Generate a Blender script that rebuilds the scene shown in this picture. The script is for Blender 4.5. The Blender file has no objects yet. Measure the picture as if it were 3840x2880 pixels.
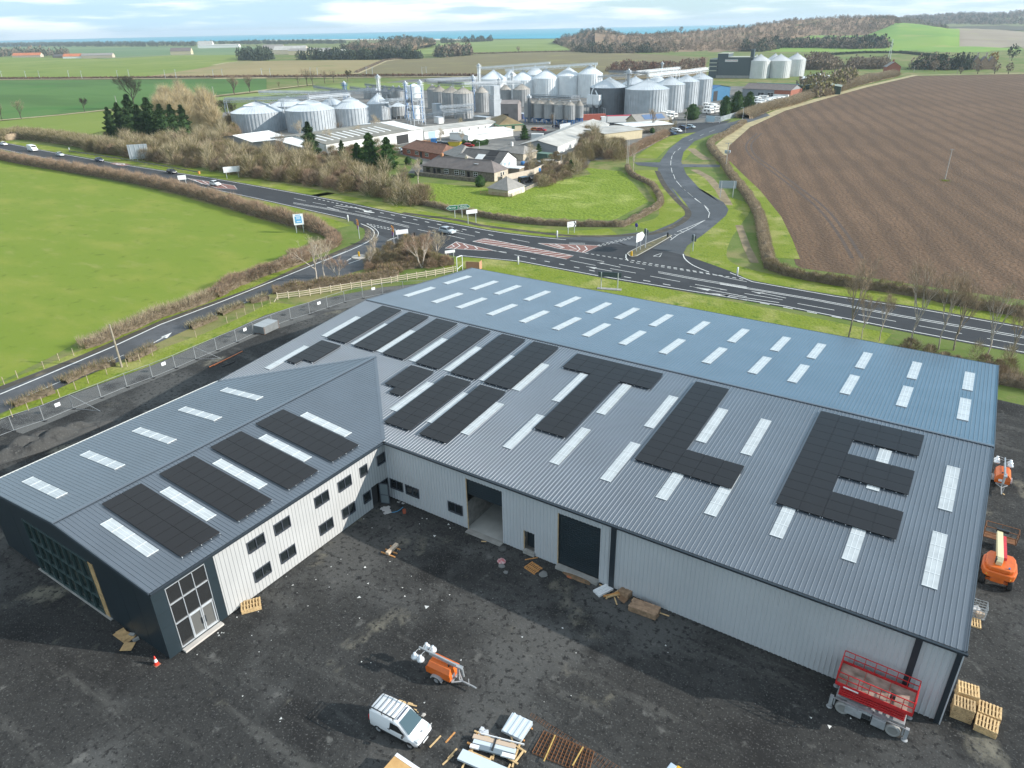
# Aerial view over a new L-shaped warehouse beside a trunk road, a grain store and fields by the sea.
import bpy, math, random
import numpy as np
from mathutils import Vector, Matrix
S = bpy.context.scene
COL = S.collection
PI = math.pi
rad = math.radians
# ------------------------------------------------------------------ camera
CAM = np.array([42.13165, -41.203396, 40.860405])
YAW, PITCH, ROLL, FOC = rad(-33.7255284), rad(26.549975), rad(-1.205687), 2680.2029
def _basis():
    f = np.array([math.sin(YAW)*math.cos(PITCH), math.cos(YAW)*math.cos(PITCH), -math.sin(PITCH)])
    r = np.array([math.cos(YAW), -math.sin(YAW), 0.0]); u = np.cross(r, f)
    c, s = math.cos(ROLL), math.sin(ROLL)
    return c*r+s*u, -s*r+c*u, f
RT, UP, FW = _basis()
# survey windows on the 3840x2880 photograph: origin x, origin y, scale
ZM = dict(A=(0,0,.45208),B=(800,150,.45208),C=(1700,150,.45208),D=(2500,0,.60579),E=(1400,600,.45208),F=(0,500,.60269),
 H=(2200,600,.74141),I=(0,1700,.60269),J=(1200,1600,.5425),K=(1300,2380,.5877),L=(2900,1600,.77176),M=(700,950,.36166),
 N=(1300,1050,.5425),O=(2400,1150,.651),Q=(0,1300,.63291),P=(0,0,1.73599),R=(0,500,.5425),S=(1100,700,.36166),
 T=(1800,700,.45208),U=(2700,950,.51537),V=(850,220,.36166),W=(1550,200,.27125),X=(2100,200,.36166),Y=(1450,400,.36166),
 AA=(2600,150,.27125),AB=(3100,150,.33454),AC=(3050,2450,.24864),AD=(3500,1650,.42184),AE=(1380,2580,.18085),
 AF=(1540,2420,.12658),AG=(1650,2620,.29385),AH=(1900,1900,.28029),AI=(2400,2780,.13562),AJ=(1400,1850,.16277),
 H1=(0,40,.5877),H2=(1200,40,.5877),H3=(2400,0,.65099))
def ray(k, x, y):
    a = ZM[k]
    return FW*FOC + RT*(a[0]+x*a[2]-1920) - UP*(a[1]+y*a[2]-1440)
def Z(k, x, y, h=0.0):                      # survey point on the level plane z = h
    d = ray(k, x, y); t = (h-CAM[2])/d[2]
    p = CAM+t*d
    return Vector(p)
def ZD(k, x, y, dist):                      # survey point at a horizontal distance
    d = ray(k, x, y); t = dist/math.hypot(d[0], d[1])
    return Vector(CAM+t*d)
def ZH(k, x, y, base):                      # height of a point seen at (x, y) standing over base
    d = ray(k, x, y); D = math.hypot(base[0]-CAM[0], base[1]-CAM[1])
    return CAM[2]+d[2]*D/math.hypot(d[0], d[1])
def hd(p): return math.hypot(p[0]-CAM[0], p[1]-CAM[1])
def pts(k, l, h=0.0): return [Z(k, x, y, h) for x, y in l]
def multi(*segs, h=0.0):
    o = []
    for k, l in segs: o += pts(k, l, h)
    return o
# ------------------------------------------------------------------ materials
MATS = {}
def lin(c):
    return tuple((x/12.92 if x <= .04045 else ((x+.055)/1.055)**2.4) for x in c)
def mat(name, col, rough=.6, metal=0, var=0.0, vscale=1.0, bump=0, bscale=20, spec=.5, trans=0, world=True, col2=None, detail=6):
    """principled material; var mixes towards a second tone by world-space noise"""
    if name in MATS: return MATS[name]
    m = bpy.data.materials.new(name); m.use_nodes = True; nt = m.node_tree; N = nt.nodes; Lk = nt.links
    b = N['Principled BSDF']; b.inputs['Roughness'].default_value = rough; b.inputs['Metallic'].default_value = metal
    b.inputs['Specular IOR Level'].default_value = spec
    b.inputs['Base Color'].default_value = (*col, 1)
    if trans: b.inputs['Transmission Weight'].default_value = trans
    if var or col2 or bump:
        if world:
            g = N.new('ShaderNodeNewGeometry'); src = g.outputs['Position']
        else:
            g = N.new('ShaderNodeTexCoord'); src = g.outputs['Object']
    if var or col2:
        n = N.new('ShaderNodeTexNoise'); n.inputs['Scale'].default_value = vscale; n.inputs['Detail'].default_value = detail
        Lk.new(src, n.inputs['Vector'])
        r = N.new('ShaderNodeValToRGB'); r.color_ramp.elements[0].position = .32; r.color_ramp.elements[1].position = .68
        c2 = col2 or tuple(x*(1-var) for x in col); c1 = col if col2 else tuple(min(1, x*(1+var)) for x in col)
        r.color_ramp.elements[0].color = (*c2, 1); r.color_ramp.elements[1].color = (*c1, 1)
        Lk.new(n.outputs['Fac'], r.inputs['Fac']); Lk.new(r.outputs['Color'], b.inputs['Base Color'])
    if bump:
        n2 = N.new('ShaderNodeTexNoise'); n2.inputs['Scale'].default_value = bscale; n2.inputs['Detail'].default_value = 4
        Lk.new(src, n2.inputs['Vector'])
        bp = N.new('ShaderNodeBump'); bp.inputs['Strength'].default_value = bump; bp.inputs['Distance'].default_value = .1
        Lk.new(n2.outputs['Fac'], bp.inputs['Height']); Lk.new(bp.outputs['Normal'], b.inputs['Normal'])
    MATS[name] = m
    return m
def ground_mat(name, layers, base, rough=.95, bump=.4, bscale=3.0, bdist=.1, extra=None, spec=.15):
    """base colour, then layers (colour, noise scale, low, high, stretch) laid over each other by world-space noise"""
    m = bpy.data.materials.new(name); m.use_nodes = True; nt = m.node_tree; N = nt.nodes; Lk = nt.links
    b = N['Principled BSDF']; b.inputs['Roughness'].default_value = rough; b.inputs['Specular IOR Level'].default_value = spec
    g = N.new('ShaderNodeNewGeometry'); cur = None
    for i, (c, sc, lo, hi, st) in enumerate(layers):
        mp = N.new('ShaderNodeMapping'); mp.inputs['Location'].default_value = (i*37.1, i*11.7, 0)
        mp.inputs['Rotation'].default_value = (0, 0, st[2] if len(st) > 2 else 0); mp.inputs['Scale'].default_value = (st[0], st[1], 1)
        Lk.new(g.outputs['Position'], mp.inputs['Vector'])
        n = N.new('ShaderNodeTexNoise'); n.inputs['Scale'].default_value = sc; n.inputs['Detail'].default_value = 7; n.inputs['Roughness'].default_value = .6
        Lk.new(mp.outputs['Vector'], n.inputs['Vector'])
        mr = N.new('ShaderNodeMapRange'); mr.inputs['From Min'].default_value = lo; mr.inputs['From Max'].default_value = hi; mr.clamp = True
        mr.interpolation_type = 'SMOOTHSTEP'
        Lk.new(n.outputs['Fac'], mr.inputs['Value'])
        mx = N.new('ShaderNodeMix'); mx.data_type = 'RGBA'
        Lk.new(mr.outputs['Result'], mx.inputs['Factor'])
        if cur is None: mx.inputs['A'].default_value = (*base, 1)
        else: Lk.new(cur, mx.inputs['A'])
        mx.inputs['B'].default_value = (*c, 1); cur = mx.outputs['Result']
    if extra: cur = extra(nt, g.outputs['Position'], cur)
    Lk.new(cur, b.inputs['Base Color'])
    if bump:
        n2 = N.new('ShaderNodeTexNoise'); n2.inputs['Scale'].default_value = bscale; n2.inputs['Detail'].default_value = 6
        Lk.new(g.outputs['Position'], n2.inputs['Vector'])
        bp = N.new('ShaderNodeBump'); bp.inputs['Strength'].default_value = bump; bp.inputs['Distance'].default_value = bdist
        Lk.new(n2.outputs['Fac'], bp.inputs['Height']); Lk.new(bp.outputs['Normal'], b.inputs['Normal'])
    return m
# ------------------------------------------------------------------ mesh builder
class MB:
    def __init__(s): s.v = []; s.f = []; s.m = []
    def add(s, vs, fs, mi=0, M=None):
        o = len(s.v)
        s.v += [tuple(M @ Vector(v)) for v in vs] if M is not None else [tuple(v) for v in vs]
        for f in fs: s.f.append(tuple(i+o for i in f)); s.m.append(mi)
        return s
    def box(s, c, d, rz=0, mi=0, M=None, taper=1.0):
        x, y, z = d[0]/2, d[1]/2, d[2]/2; t = taper
        vs = [(-x,-y,-z),(x,-y,-z),(x,y,-z),(-x,y,-z),(-x*t,-y*t,z),(x*t,-y*t,z),(x*t,y*t,z),(-x*t,y*t,z)]
        T = Matrix.Translation(c) @ Matrix.Rotation(rz, 4, 'Z')
        if M is not None: T = M @ T
        return s.add(vs, [(3,2,1,0),(4,5,6,7),(0,1,5,4),(1,2,6,5),(2,3,7,6),(3,0,4,7)], mi, T)
    def bar(s, a, b, w, h=None, mi=0):          # rectangular bar from a to b
        a, b = Vector(a), Vector(b); d = b-a
        if d.length < 1e-6: return s
        h = h or w; q = d.to_track_quat('X', 'Z').to_matrix().to_4x4()
        return s.box((d.length/2, 0, 0), (d.length, w, h), 0, mi, Matrix.Translation(a) @ q)
    def tube(s, a, b, r0, r1=None, n=6, mi=0, cap=True):
        a, b = Vector(a), Vector(b); r1 = r0 if r1 is None else r1; d = b-a
        if d.length < 1e-6: return s
        q = d.to_track_quat('Z', 'X').to_matrix()
        vs = []
        for p, r in ((a, r0), (b, r1)):
            for i in range(n):
                t = 2*PI*i/n; vs.append(p+q @ Vector((r*math.cos(t), r*math.sin(t), 0)))
        fs = [(i, (i+1) % n, n+(i+1) % n, n+i) for i in range(n)]
        if cap: fs += [tuple(range(n-1, -1, -1)), tuple(range(n, 2*n))]
        return s.add(vs, fs, mi)
    def path(s, ps, r, n=5, mi=0):
        for a, b in zip(ps[:-1], ps[1:]): s.tube(a, b, r, None, n, mi)
        return s
    def lathe(s, prof, n=24, mi=0, c=(0,0,0), capt=True):
        vs = []; k = len(prof)
        for r, z in prof:
            for i in range(n):
                t = 2*PI*i/n; vs.append((c[0]+r*math.cos(t), c[1]+r*math.sin(t), c[2]+z))
        fs = []
        for j in range(k-1):
            for i in range(n):
                a = j*n+i; b_ = j*n+(i+1) % n; fs.append((a, b_, b_+n, a+n))
        if capt: fs += [tuple(range(n-1, -1, -1)), tuple(range((k-1)*n, k*n))]
        return s.add(vs, fs, mi)
    def prism(s, poly, z0, z1, mi=0, M=None):
        n = len(poly); vs = [(x, y, z0) for x, y in poly]+[(x, y, z1) for x, y in poly]
        a = sum(poly[i][0]*poly[(i+1) % n][1]-poly[(i+1) % n][0]*poly[i][1] for i in range(n))
        fs = [tuple(range(n-1, -1, -1)), tuple(range(n, 2*n))]+[(i, (i+1) % n, n+(i+1) % n, n+i) for i in range(n)]
        if a < 0: fs = [tuple(reversed(f)) for f in fs]
        return s.add(vs, fs, mi, M)
    def prof(s, poly, w, mi=0, M=None, taper=None):
        """side profile (x, z) extruded across y by width w"""
        n = len(poly); vs = [(x, -w/2, z) for x, z in poly]+[(x, w/2, z) for x, z in poly]
        a = sum(poly[i][0]*poly[(i+1) % n][1]-poly[(i+1) % n][0]*poly[i][1] for i in range(n))
        fs = [tuple(range(n)), tuple(range(2*n-1, n-1, -1))]+[((i+1) % n, i, n+i, n+(i+1) % n) for i in range(n)]
        if a < 0: fs = [tuple(reversed(f)) for f in fs]
        return s.add(vs, fs, mi, M)
    def quad(s, a, b, c, d, mi=0): return s.add([a, b, c, d], [(0,1,2,3)], mi)
    def poly(s, ps, mi=0): return s.add(ps, [tuple(range(len(ps)))], mi)
    def mesh(s, name, mats, smooth=False):
        me = bpy.data.meshes.new(name); me.from_pydata(s.v, [], s.f)
        for m in (mats if isinstance(mats, (list, tuple)) else [mats]): me.materials.append(m)
        if any(s.m): me.polygons.foreach_set('material_index', s.m)
        if smooth: me.polygons.foreach_set('use_smooth', [True]*len(s.f))
        me.update(); return me
    def build(s, name, mats, parent=None, smooth=False, bev=0):
        return link(name, s.mesh(name, mats, smooth), parent, bev)
def link(name, me, parent=None, bev=0):
    o = bpy.data.objects.new(name, me); COL.objects.link(o)
    if parent is not None: o.parent = parent
    if bev:
        bm = o.modifiers.new('bevel', 'BEVEL'); bm.width = bev; bm.segments = 2; bm.limit_method = 'ANGLE'; bm.angle_limit = rad(40)
    return o
def tag(o, label, cat, group=None, kind=None):
    if label: o['label'] = label
    if cat: o['category'] = cat
    if group: o['group'] = group
    if kind: o['kind'] = kind
    return o
def thing(name, label, cat, loc=(0,0,0), rz=0, group=None):
    o = bpy.data.objects.new(name, None); COL.objects.link(o); o.empty_display_size = .2
    o.location = loc; o.rotation_euler = (0, 0, rz)
    return tag(o, label, cat, group)
def dup(root, loc, rz=0, label=None, sc=None, group=None):
    r = root.copy(); COL.objects.link(r); r.location = loc; r.rotation_euler = (0, 0, rz)
    if sc is not None: r.scale = (sc, sc, sc) if isinstance(sc, (int, float)) else sc
    if label: r['label'] = label
    if group: r['group'] = group
    for ch in list(root.children):
        c = ch.copy(); COL.objects.link(c); c.parent = r
        for g in list(ch.children):
            d = g.copy(); COL.objects.link(d); d.parent = c
    return r
def struct(o): o['kind'] = 'structure'; return o
def sheet(name, ps, z, m, kind='structure'):
    me = bpy.data.meshes.new(name); n = len(ps)
    a = sum(ps[i][0]*ps[(i+1) % n][1]-ps[(i+1) % n][0]*ps[i][1] for i in range(n))
    q = [(p[0], p[1], z) for p in ps]
    if a < 0: q.reverse()
    me.from_pydata(q, [], [tuple(range(n))]); me.materials.append(m); me.update()
    o = link(name, me); o['kind'] = kind
    return o
def strip(mb, ps, w, z, mi=0):
    ps = [Vector((p[0], p[1], 0)) for p in ps]; Lf = []; Rr = []
    for i, p in enumerate(ps):
        d = (ps[min(i+1, len(ps)-1)]-ps[max(i-1, 0)]).normalized(); nn = Vector((-d.y, d.x, 0))*w/2
        Lf.append(p+nn); Rr.append(p-nn)
    for i in range(len(ps)-1):
        mb.add([(Rr[i].x,Rr[i].y,z),(Rr[i+1].x,Rr[i+1].y,z),(Lf[i+1].x,Lf[i+1].y,z),(Lf[i].x,Lf[i].y,z)], [(0,1,2,3)], mi)
def along(ps, step):
    out = []; acc = 0.0
    for a, b in zip(ps[:-1], ps[1:]):
        a, b = Vector(a), Vector(b); Ld = (b-a).length
        while acc <= Ld:
            t = acc/Ld if Ld else 0; out.append((a.lerp(b, t), (b-a).normalized())); acc += step
        acc -= Ld
    return out
def smooth_line(ps, n=6):
    ps = [Vector(p) for p in ps]; out = []
    for i in range(len(ps)-1):
        p0, p1, p2, p3 = ps[max(i-1,0)], ps[i], ps[i+1], ps[min(i+2,len(ps)-1)]
        for j in range(n):
            t = j/n; out.append(.5*((2*p1)+(p2-p0)*t+(2*p0-5*p1+4*p2-p3)*t*t+(3*p1-p0-3*p2+p3)*t**3))
    return out+[ps[-1]]
def text(parent, body, loc, rot, size, m, name='lettering', ext=.004):
    cu = bpy.data.curves.new(name, 'FONT'); cu.body = body; cu.size = size; cu.align_x = 'CENTER'; cu.align_y = 'CENTER'; cu.extrude = ext
    o = bpy.data.objects.new(name, cu); COL.objects.link(o); cu.materials.append(m)
    me = bpy.data.meshes.new_from_object(o); bpy.data.objects.remove(o); o = link(name, me, parent)
    o.location = loc; o.rotation_euler = rot
    return o
# ------------------------------------------------------------------ camera, light, sky, air
cd = bpy.data.cameras.new('camera'); cam = bpy.data.objects.new('camera', cd); COL.objects.link(cam)
M3 = Matrix(((RT[0], UP[0], -FW[0]), (RT[1], UP[1], -FW[1]), (RT[2], UP[2], -FW[2])))
cam.matrix_world = Matrix.Translation(CAM) @ M3.to_4x4()
cd.sensor_fit = 'HORIZONTAL'; cd.sensor_width = 36; cd.lens = 36*FOC/3840; cd.clip_start = .5; cd.clip_end = 80000
S.camera = cam
SUNV = Vector((.842, .372, .391)).normalized()
sd = bpy.data.lights.new('sun', 'SUN'); sun = bpy.data.objects.new('sun', sd); COL.objects.link(sun)
sd.energy = 3.9; sd.angle = rad(.55); sd.color = (1, .95, .87)
sun.rotation_euler = SUNV.to_track_quat('Z', 'Y').to_euler(); sun.location = (60, 20, 80)
w = bpy.data.worlds.new('World'); S.world = w; w.use_nodes = True
nt = w.node_tree; N = nt.nodes; Lk = nt.links
bg = N['Background']; bg.inputs['Strength'].default_value = .118
sky = N.new('ShaderNodeTexSky'); sky.sky_type = 'NISHITA'; sky.sun_disc = False
sky.sun_elevation = math.asin(SUNV.z); sky.sun_rotation = math.atan2(SUNV.x, SUNV.y); sky.air_density = 1.0; sky.dust_density = .6; sky.ozone_density = 1.2
tc = N.new('ShaderNodeTexCoord')
def wn(scale, st, loc, detail=6, rough=.55):
    mp = N.new('ShaderNodeMapping'); mp.inputs['Scale'].default_value = st; mp.inputs['Location'].default_value = loc
    Lk.new(tc.outputs['Generated'], mp.inputs['Vector'])
    n = N.new('ShaderNodeTexNoise'); n.inputs['Scale'].default_value = scale; n.inputs['Detail'].default_value = detail; n.inputs['Roughness'].default_value = rough
    Lk.new(mp.outputs['Vector'], n.inputs['Vector']); return n.outputs['Fac']
def mrange(v, a, b):
    mr = N.new('ShaderNodeMapRange'); mr.inputs['From Min'].default_value = a; mr.inputs['From Max'].default_value = b; mr.interpolation_type = 'SMOOTHSTEP'
    Lk.new(v, mr.inputs['Value']); return mr.outputs['Result']
def wmix(f, a, b):
    mx = N.new('ShaderNodeMix'); mx.data_type = 'RGBA'
    if isinstance(f, float): mx.inputs['Factor'].default_value = f
    else: Lk.new(f, mx.inputs['Factor'])
    for k, x in (('A', a), ('B', b)):
        if isinstance(x, tuple): mx.inputs[k].default_value = (*x, 1)
        else: Lk.new(x, mx.inputs[k])
    return mx.outputs['Result']
cl1 = mrange(wn(3.0, (1, 1, 9), (2.3, .7, .35)), .40, .62)       # broad grey-blue banks
cl2 = mrange(wn(5.5, (1, 1, 10), (5.1, 3.3, 1.2), 8), .46, .64)  # bright tops
sx = N.new('ShaderNodeSeparateXYZ'); Lk.new(tc.outputs['Generated'], sx.inputs['Vector'])
def wmath(op, a, b):
    m_ = N.new('ShaderNodeMath'); m_.operation = op
    for i, v in enumerate((a, b)):
        if isinstance(v, (int, float)): m_.inputs[i].default_value = v
        else: Lk.new(v, m_.inputs[i])
    return m_.outputs[0]
c = wmix(.7, sky.outputs['Color'], (2.5, 4.1, 5.1))
north = mrange(wmath('ADD', wmath('MULTIPLY', sx.outputs['X'], .62), wmath('MULTIPLY', sx.outputs['Y'], .78)), -.1, .75)
band = wmath('MULTIPLY', wmath('MULTIPLY', mrange(sx.outputs['Z'], .07, .20), wmath('SUBTRACT', 1.0, mrange(sx.outputs['Z'], .42, .66))), north)
high = mrange(sx.outputs['Z'], .40, .75)       # thin cloud sheet overhead
c = wmix(cl1, c, (3.0, 4.3, 5.2))
c = wmix(cl2, c, (5.8, 6.3, 6.5))
c = wmix(wmath('MULTIPLY', high, .8), c, (4.1, 4.5, 5.0))
c = wmix(wmath('MULTIPLY', band, .92), c, (1.2, 4.1, 6.8))
Lk.new(c, bg.inputs['Color'])
S.view_settings.view_transform = 'Standard'; S.view_settings.look = 'None'; S.view_settings.gamma = 1; S.view_settings.exposure = .80
S.cycles.max_bounces = 6; S.cycles.diffuse_bounces = 2; S.cycles.glossy_bounces = 2; S.cycles.transmission_bounces = 3; S.cycles.volume_bounces = 0
S.cycles.transparent_max_bounces = 4; S.cycles.use_denoising = True; S.cycles.sample_clamp_indirect = 6
# ------------------------------------------------------------------ ground, fields, water
m_base = ground_mat('rough_grass', [((.22,.20,.085),.02,.45,.6,(1,1)),((.10,.15,.03),.15,.45,.65,(1,1)),((.20,.17,.08),.9,.55,.75,(1,1))], (.13,.17,.045))
m_lawn = ground_mat('pasture', [((.225,.25,.045),.045,.45,.72,(1,2,.5)),((.235,.25,.065),.20,.53,.78,(.6,1.8,.55)),((.10,.145,.018),.35,.55,.8,(1,1)),((.225,.24,.06),2.0,.6,.8,(1,1))], (.165,.222,.030), bump=.25, bscale=4)
m_verge = ground_mat('verge_grass', [((.30,.29,.10),.12,.45,.7,(1,1)),((.10,.16,.018),.5,.52,.72,(1,1)),((.28,.24,.11),1.7,.58,.8,(1,1))], (.17,.215,.026), bump=.8, bscale=2.2, bdist=.2)
m_paddock = ground_mat('paddock_grass', [((.33,.36,.10),.05,.5,.7,(1,1)),((.11,.175,.02),.30,.52,.70,(.5,2,.9)),((.30,.27,.12),1.1,.62,.8,(1,1))], (.175,.235,.028), bump=1, bscale=1.1, bdist=.5)
m_gravel = ground_mat('dark_gravel', [((.080,.080,.077),.06,.48,.63,(1,1)),((.020,.020,.020),.11,.50,.66,(1,1)),((.070,.069,.065),.35,.54,.68,(.2,1.2,.45)),((.17,.158,.125),.14,.59,.72,(1.4,1)),((.13,.128,.12),.5,.60,.74,(1,1)),((.024,.024,.024),2.2,.50,.66,(1,1)),((.12,.12,.116),7,.54,.74,(1,1))], (.037,.037,.036), bump=.7, bscale=7, bdist=.05)
m_chip = ground_mat('grey_gravel', [((.06,.06,.06),.2,.5,.65,(1,1)),((.22,.22,.21),7,.56,.7,(1,1))], (.125,.125,.12), bump=.8, bscale=8)
m_tar = ground_mat('asphalt', [((.050,.051,.054),.08,.5,.62,(1,1)),((.030,.031,.034),.5,.5,.7,(.2,2)),((.060,.060,.060),6,.6,.7,(1,1))], (.036,.037,.040), rough=.8, bump=.15, bscale=20, spec=.3)
m_tarold = ground_mat('worn_asphalt', [((.095,.098,.105),.06,.48,.62,(1,1)),((.05,.05,.053),.4,.5,.7,(1,1))], (.066,.068,.072), rough=.7, bump=.15, bscale=20, spec=.35)
m_foot = ground_mat('footway_tar', [((.15,.125,.09),.4,.5,.7,(1,1))], (.075,.068,.056))
m_mark = mat('road_paint', (.66,.66,.63), .7, var=.12, vscale=1.5)
m_red = mat('red_surfacing', (.21,.10,.08), .85, var=.2, vscale=1.2)
m_yard = ground_mat('estate_yard', [((.24,.23,.21),.05,.45,.65,(1,1)),((.09,.09,.09),.11,.52,.7,(1,1))], (.15,.148,.14))
def furrows(nt, pos, cur):
    N = nt.nodes; Lk = nt.links
    mp = N.new('ShaderNodeMapping'); mp.inputs['Rotation'].default_value = (0, 0, rad(71)); Lk.new(pos, mp.inputs['Vector'])
    out = cur
    for sc, lo, col, dist in ((.045, .35, (.090,.060,.040), 3.0), (.21, .70, (.11,.075,.05), 4.0)):
        wv = N.new('ShaderNodeTexWave'); wv.bands_direction = 'Y'; wv.inputs['Scale'].default_value = sc; wv.inputs['Distortion'].default_value = dist
        wv.inputs['Detail'].default_value = 3; wv.inputs['Detail Scale'].default_value = 1.0; Lk.new(mp.outputs['Vector'], wv.inputs['Vector'])
        mr = N.new('ShaderNodeMapRange'); mr.inputs['From Min'].default_value = lo; mr.inputs['From Max'].default_value = 1; mr.inputs['To Max'].default_value = .60
        Lk.new(wv.outputs['Fac'], mr.inputs['Value'])
        mx = N.new('ShaderNodeMix'); mx.data_type = 'RGBA'; Lk.new(mr.outputs['Result'], mx.inputs['Factor']); Lk.new(out, mx.inputs['A']); mx.inputs['B'].default_value = (*col, 1)
        out = mx.outputs['Result']
    return out
m_plough = ground_mat('ploughed_soil', [((.178,.112,.070),.02,.42,.62,(1,1)),((.10,.062,.040),1.3,.5,.66,(1,1)),((.22,.148,.096),2.2,.57,.72,(1,1))], (.142,.090,.056), bump=1.0, bscale=1.5, bdist=.35, extra=furrows)
m_sea = mat('sea_water', (.06,.31,.40), .8, var=.15, vscale=.0012, spec=.1)
m_tan = ground_mat('stubble_field', [((.30,.24,.12),.006,.4,.65,(1,1)),((.20,.20,.075),.02,.5,.7,(1,1))], (.26,.21,.10), bump=0)
m_olive = ground_mat('olive_field', [((.18,.15,.08),.006,.4,.65,(1,1)),((.22,.20,.085),.02,.5,.7,(1,1))], (.17,.145,.075), bump=0)
m_f1 = ground_mat('bright_field', [((.21,.245,.06),.006,.42,.65,(1,1)),((.13,.19,.03),.02,.5,.7,(1,1))], (.17,.22,.04), bump=0)
m_f2 = ground_mat('deep_field', [((.065,.13,.03),.006,.45,.6,(.6,2,.5)),((.06,.15,.03),.02,.5,.7,(1,1))], (.085,.165,.04), bump=0)  # stretched darker patches paint cloud shade into the green
m_f3 = ground_mat('far_field', [((.16,.22,.10),.003,.45,.6,(1,1))], (.12,.19,.085), bump=0)
m_f4 = ground_mat('sheep_field', [((.21,.26,.08),.006,.42,.65,(1,1))], (.17,.22,.06), bump=0)
m_straw = mat('dry_bank', (.36,.30,.16), .95, var=.25, vscale=.3)
m_soilpath = mat('bare_earth', (.22,.17,.095), .95, var=.3, vscale=.4)
m_sand = mat('beach_sand', (.60,.53,.42), .95)

g = MB()                       # one sheet to beyond the coast, its cells growing with distance
gx = [0]; 
while gx[-1] < 9000: gx.append(gx[-1]+max(60, gx[-1]*.16))
gx = [-q for q in gx[:0:-1]]+gx; gy = [-400, -200, -60]; 
while gy[-1] < 9000: gy.append(gy[-1]+max(60, gy[-1]*.16))
for y_ in gy:
    for x_ in gx: g.v.append((x_, y_, 0))
for j in range(len(gy)-1):
    for i in range(len(gx)-1):
        k = j*len(gx)+i; g.f.append((k, k+1, k+1+len(gx), k+len(gx))); g.m.append(0)
struct(g.build('ground', m_base))
# sea beyond the dunes
coast = [ZD('H1', -900, 196, 4300)]+[Z('H1', x, y) for x, y in ((-200,200),(0,194),(500,196),(900,194),(1300,192),(1700,188))]+[Z('H2', x, y) for x, y in ((0,184),(500,182),(760,182),(1100,182),(1500,180),(1700,178),(2212,172))]+[Z('H3', x, y) for x, y in ((300,170),(700,160),(1400,150))]+[ZD('H3', 2900, 140, 4300)]
coast = [p if hd(p) < 4600 else Vector((*(CAM[:2]+(np.array(p[:2])-CAM[:2])*4600/hd(p)), 0)) for p in coast]
def far(p, d):
    q = Vector((p[0]-CAM[0], p[1]-CAM[1], 0)).normalized()*d
    return Vector((CAM[0]+q.x, CAM[1]+q.y, 0))
sea = MB()
for a_, b_ in zip(coast[:-1], coast[1:]):
    r_ = [a_]+[far(a_, d) for d in (5000, 9000, 14000)]; q_ = [b_]+[far(b_, d) for d in (5000, 9000, 14000)]
    for i in range(3): sea.add([(p[0], p[1], 1.2) for p in (r_[i], q_[i], q_[i+1], r_[i+1])], [(3,2,1,0)])
struct(sea.build('sea_water', m_sea))
bs = coast[6:11]
be = [p+Vector((CAM[0]-p[0], CAM[1]-p[1], 0)).normalized()*(230+hd(p)*.02) for p in bs]
sheet('beach', bs+be[::-1], .9, m_sand)
# far fields, nearest last, each a little above the one before
sheet('field', pts('A', [(-900,385),(0,388),(900,390),(2000,385),(2300,392),(2300,455),(1960,455),(870,490),(600,462),(-900,470)]), .30, m_f3)
sheet('field', multi(('A',[(-900,470),(0,476),(300,480),(870,490),(1400,462),(1970,456),(1970,512),(1600,580),(1200,640),(600,652),(-900,655)])), .40, m_f1)
sheet('field', multi(('A',[(1200,640),(1600,580),(1970,512)]),('B',[(200,180),(700,172),(1420,168),(1180,285),(1000,300),(0,312)])), .44, m_tan)
sheet('field', multi(('B',[(1180,285),(1420,168),(1900,150),(2212,120)]),('C',[(240,120),(700,100),(1100,95),(1600,118),(2120,150),(2100,200),(1500,250),(1240,300),(0,290)])), .48, m_olive)
sheet('field', multi(('H2',[(520,278),(640,225),(760,205),(1300,182),(1770,178),(1640,235),(1580,262),(1350,268),(1000,275),(950,285)])), .52, m_f4)
sheet('field', multi(('C',[(1240,300),(1400,268),(2100,215),(2100,300),(1250,340)])), .46, ground_mat('scrub_ground', [((.17,.13,.08),.02,.4,.6,(1,1))], (.21,.17,.09), bump=0))
sheet('field', pts('A', [(-900,672),(0,670),(1200,664),(2212,655),(2212,752),(1700,812),(1400,850),(900,910),(0,1002),(-900,1080)]), .34, m_f2)
sheet('field', pts('A', [(-900,1010),(0,1010),(900,922),(1000,960),(1000,1060),(700,1130),(0,1100),(-900,1080)]), .30, m_f1)
sheet('field', multi(('A',[(1700,822),(2212,765)]),('B',[(300,440),(830,395),(1150,360),(2150,350),(2150,420),(1000,420),(0,510)])), .30, m_f4)
mb = MB()
strip(mb, pts('A', [(-300,664),(600,660),(1300,656),(2212,648)]), 9, .56); strip(mb, pts('B', [(0,325),(1000,315),(2212,308)]), 9, .56)
strip(mb, pts('A', [(-300,1010),(0,1004),(500,960),(920,914)]), 5, .50)
strip(mb, pts('A', [(1690,814),(2212,756)]), 5, .50); strip(mb, pts('B', [(0,470),(300,435),(830,372)]), 6, .50)
strip(mb, pts('A', [(870,484),(1200,466),(1620,458)]), 12, .56)
strip(mb, pts('B', [(1180,284),(1420,180),(1560,160)]), 8, .57); strip(mb, pts('B', [(0,212),(120,190),(300,176)]), 8, .57)
struct(mb.build('path', m_straw))
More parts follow.
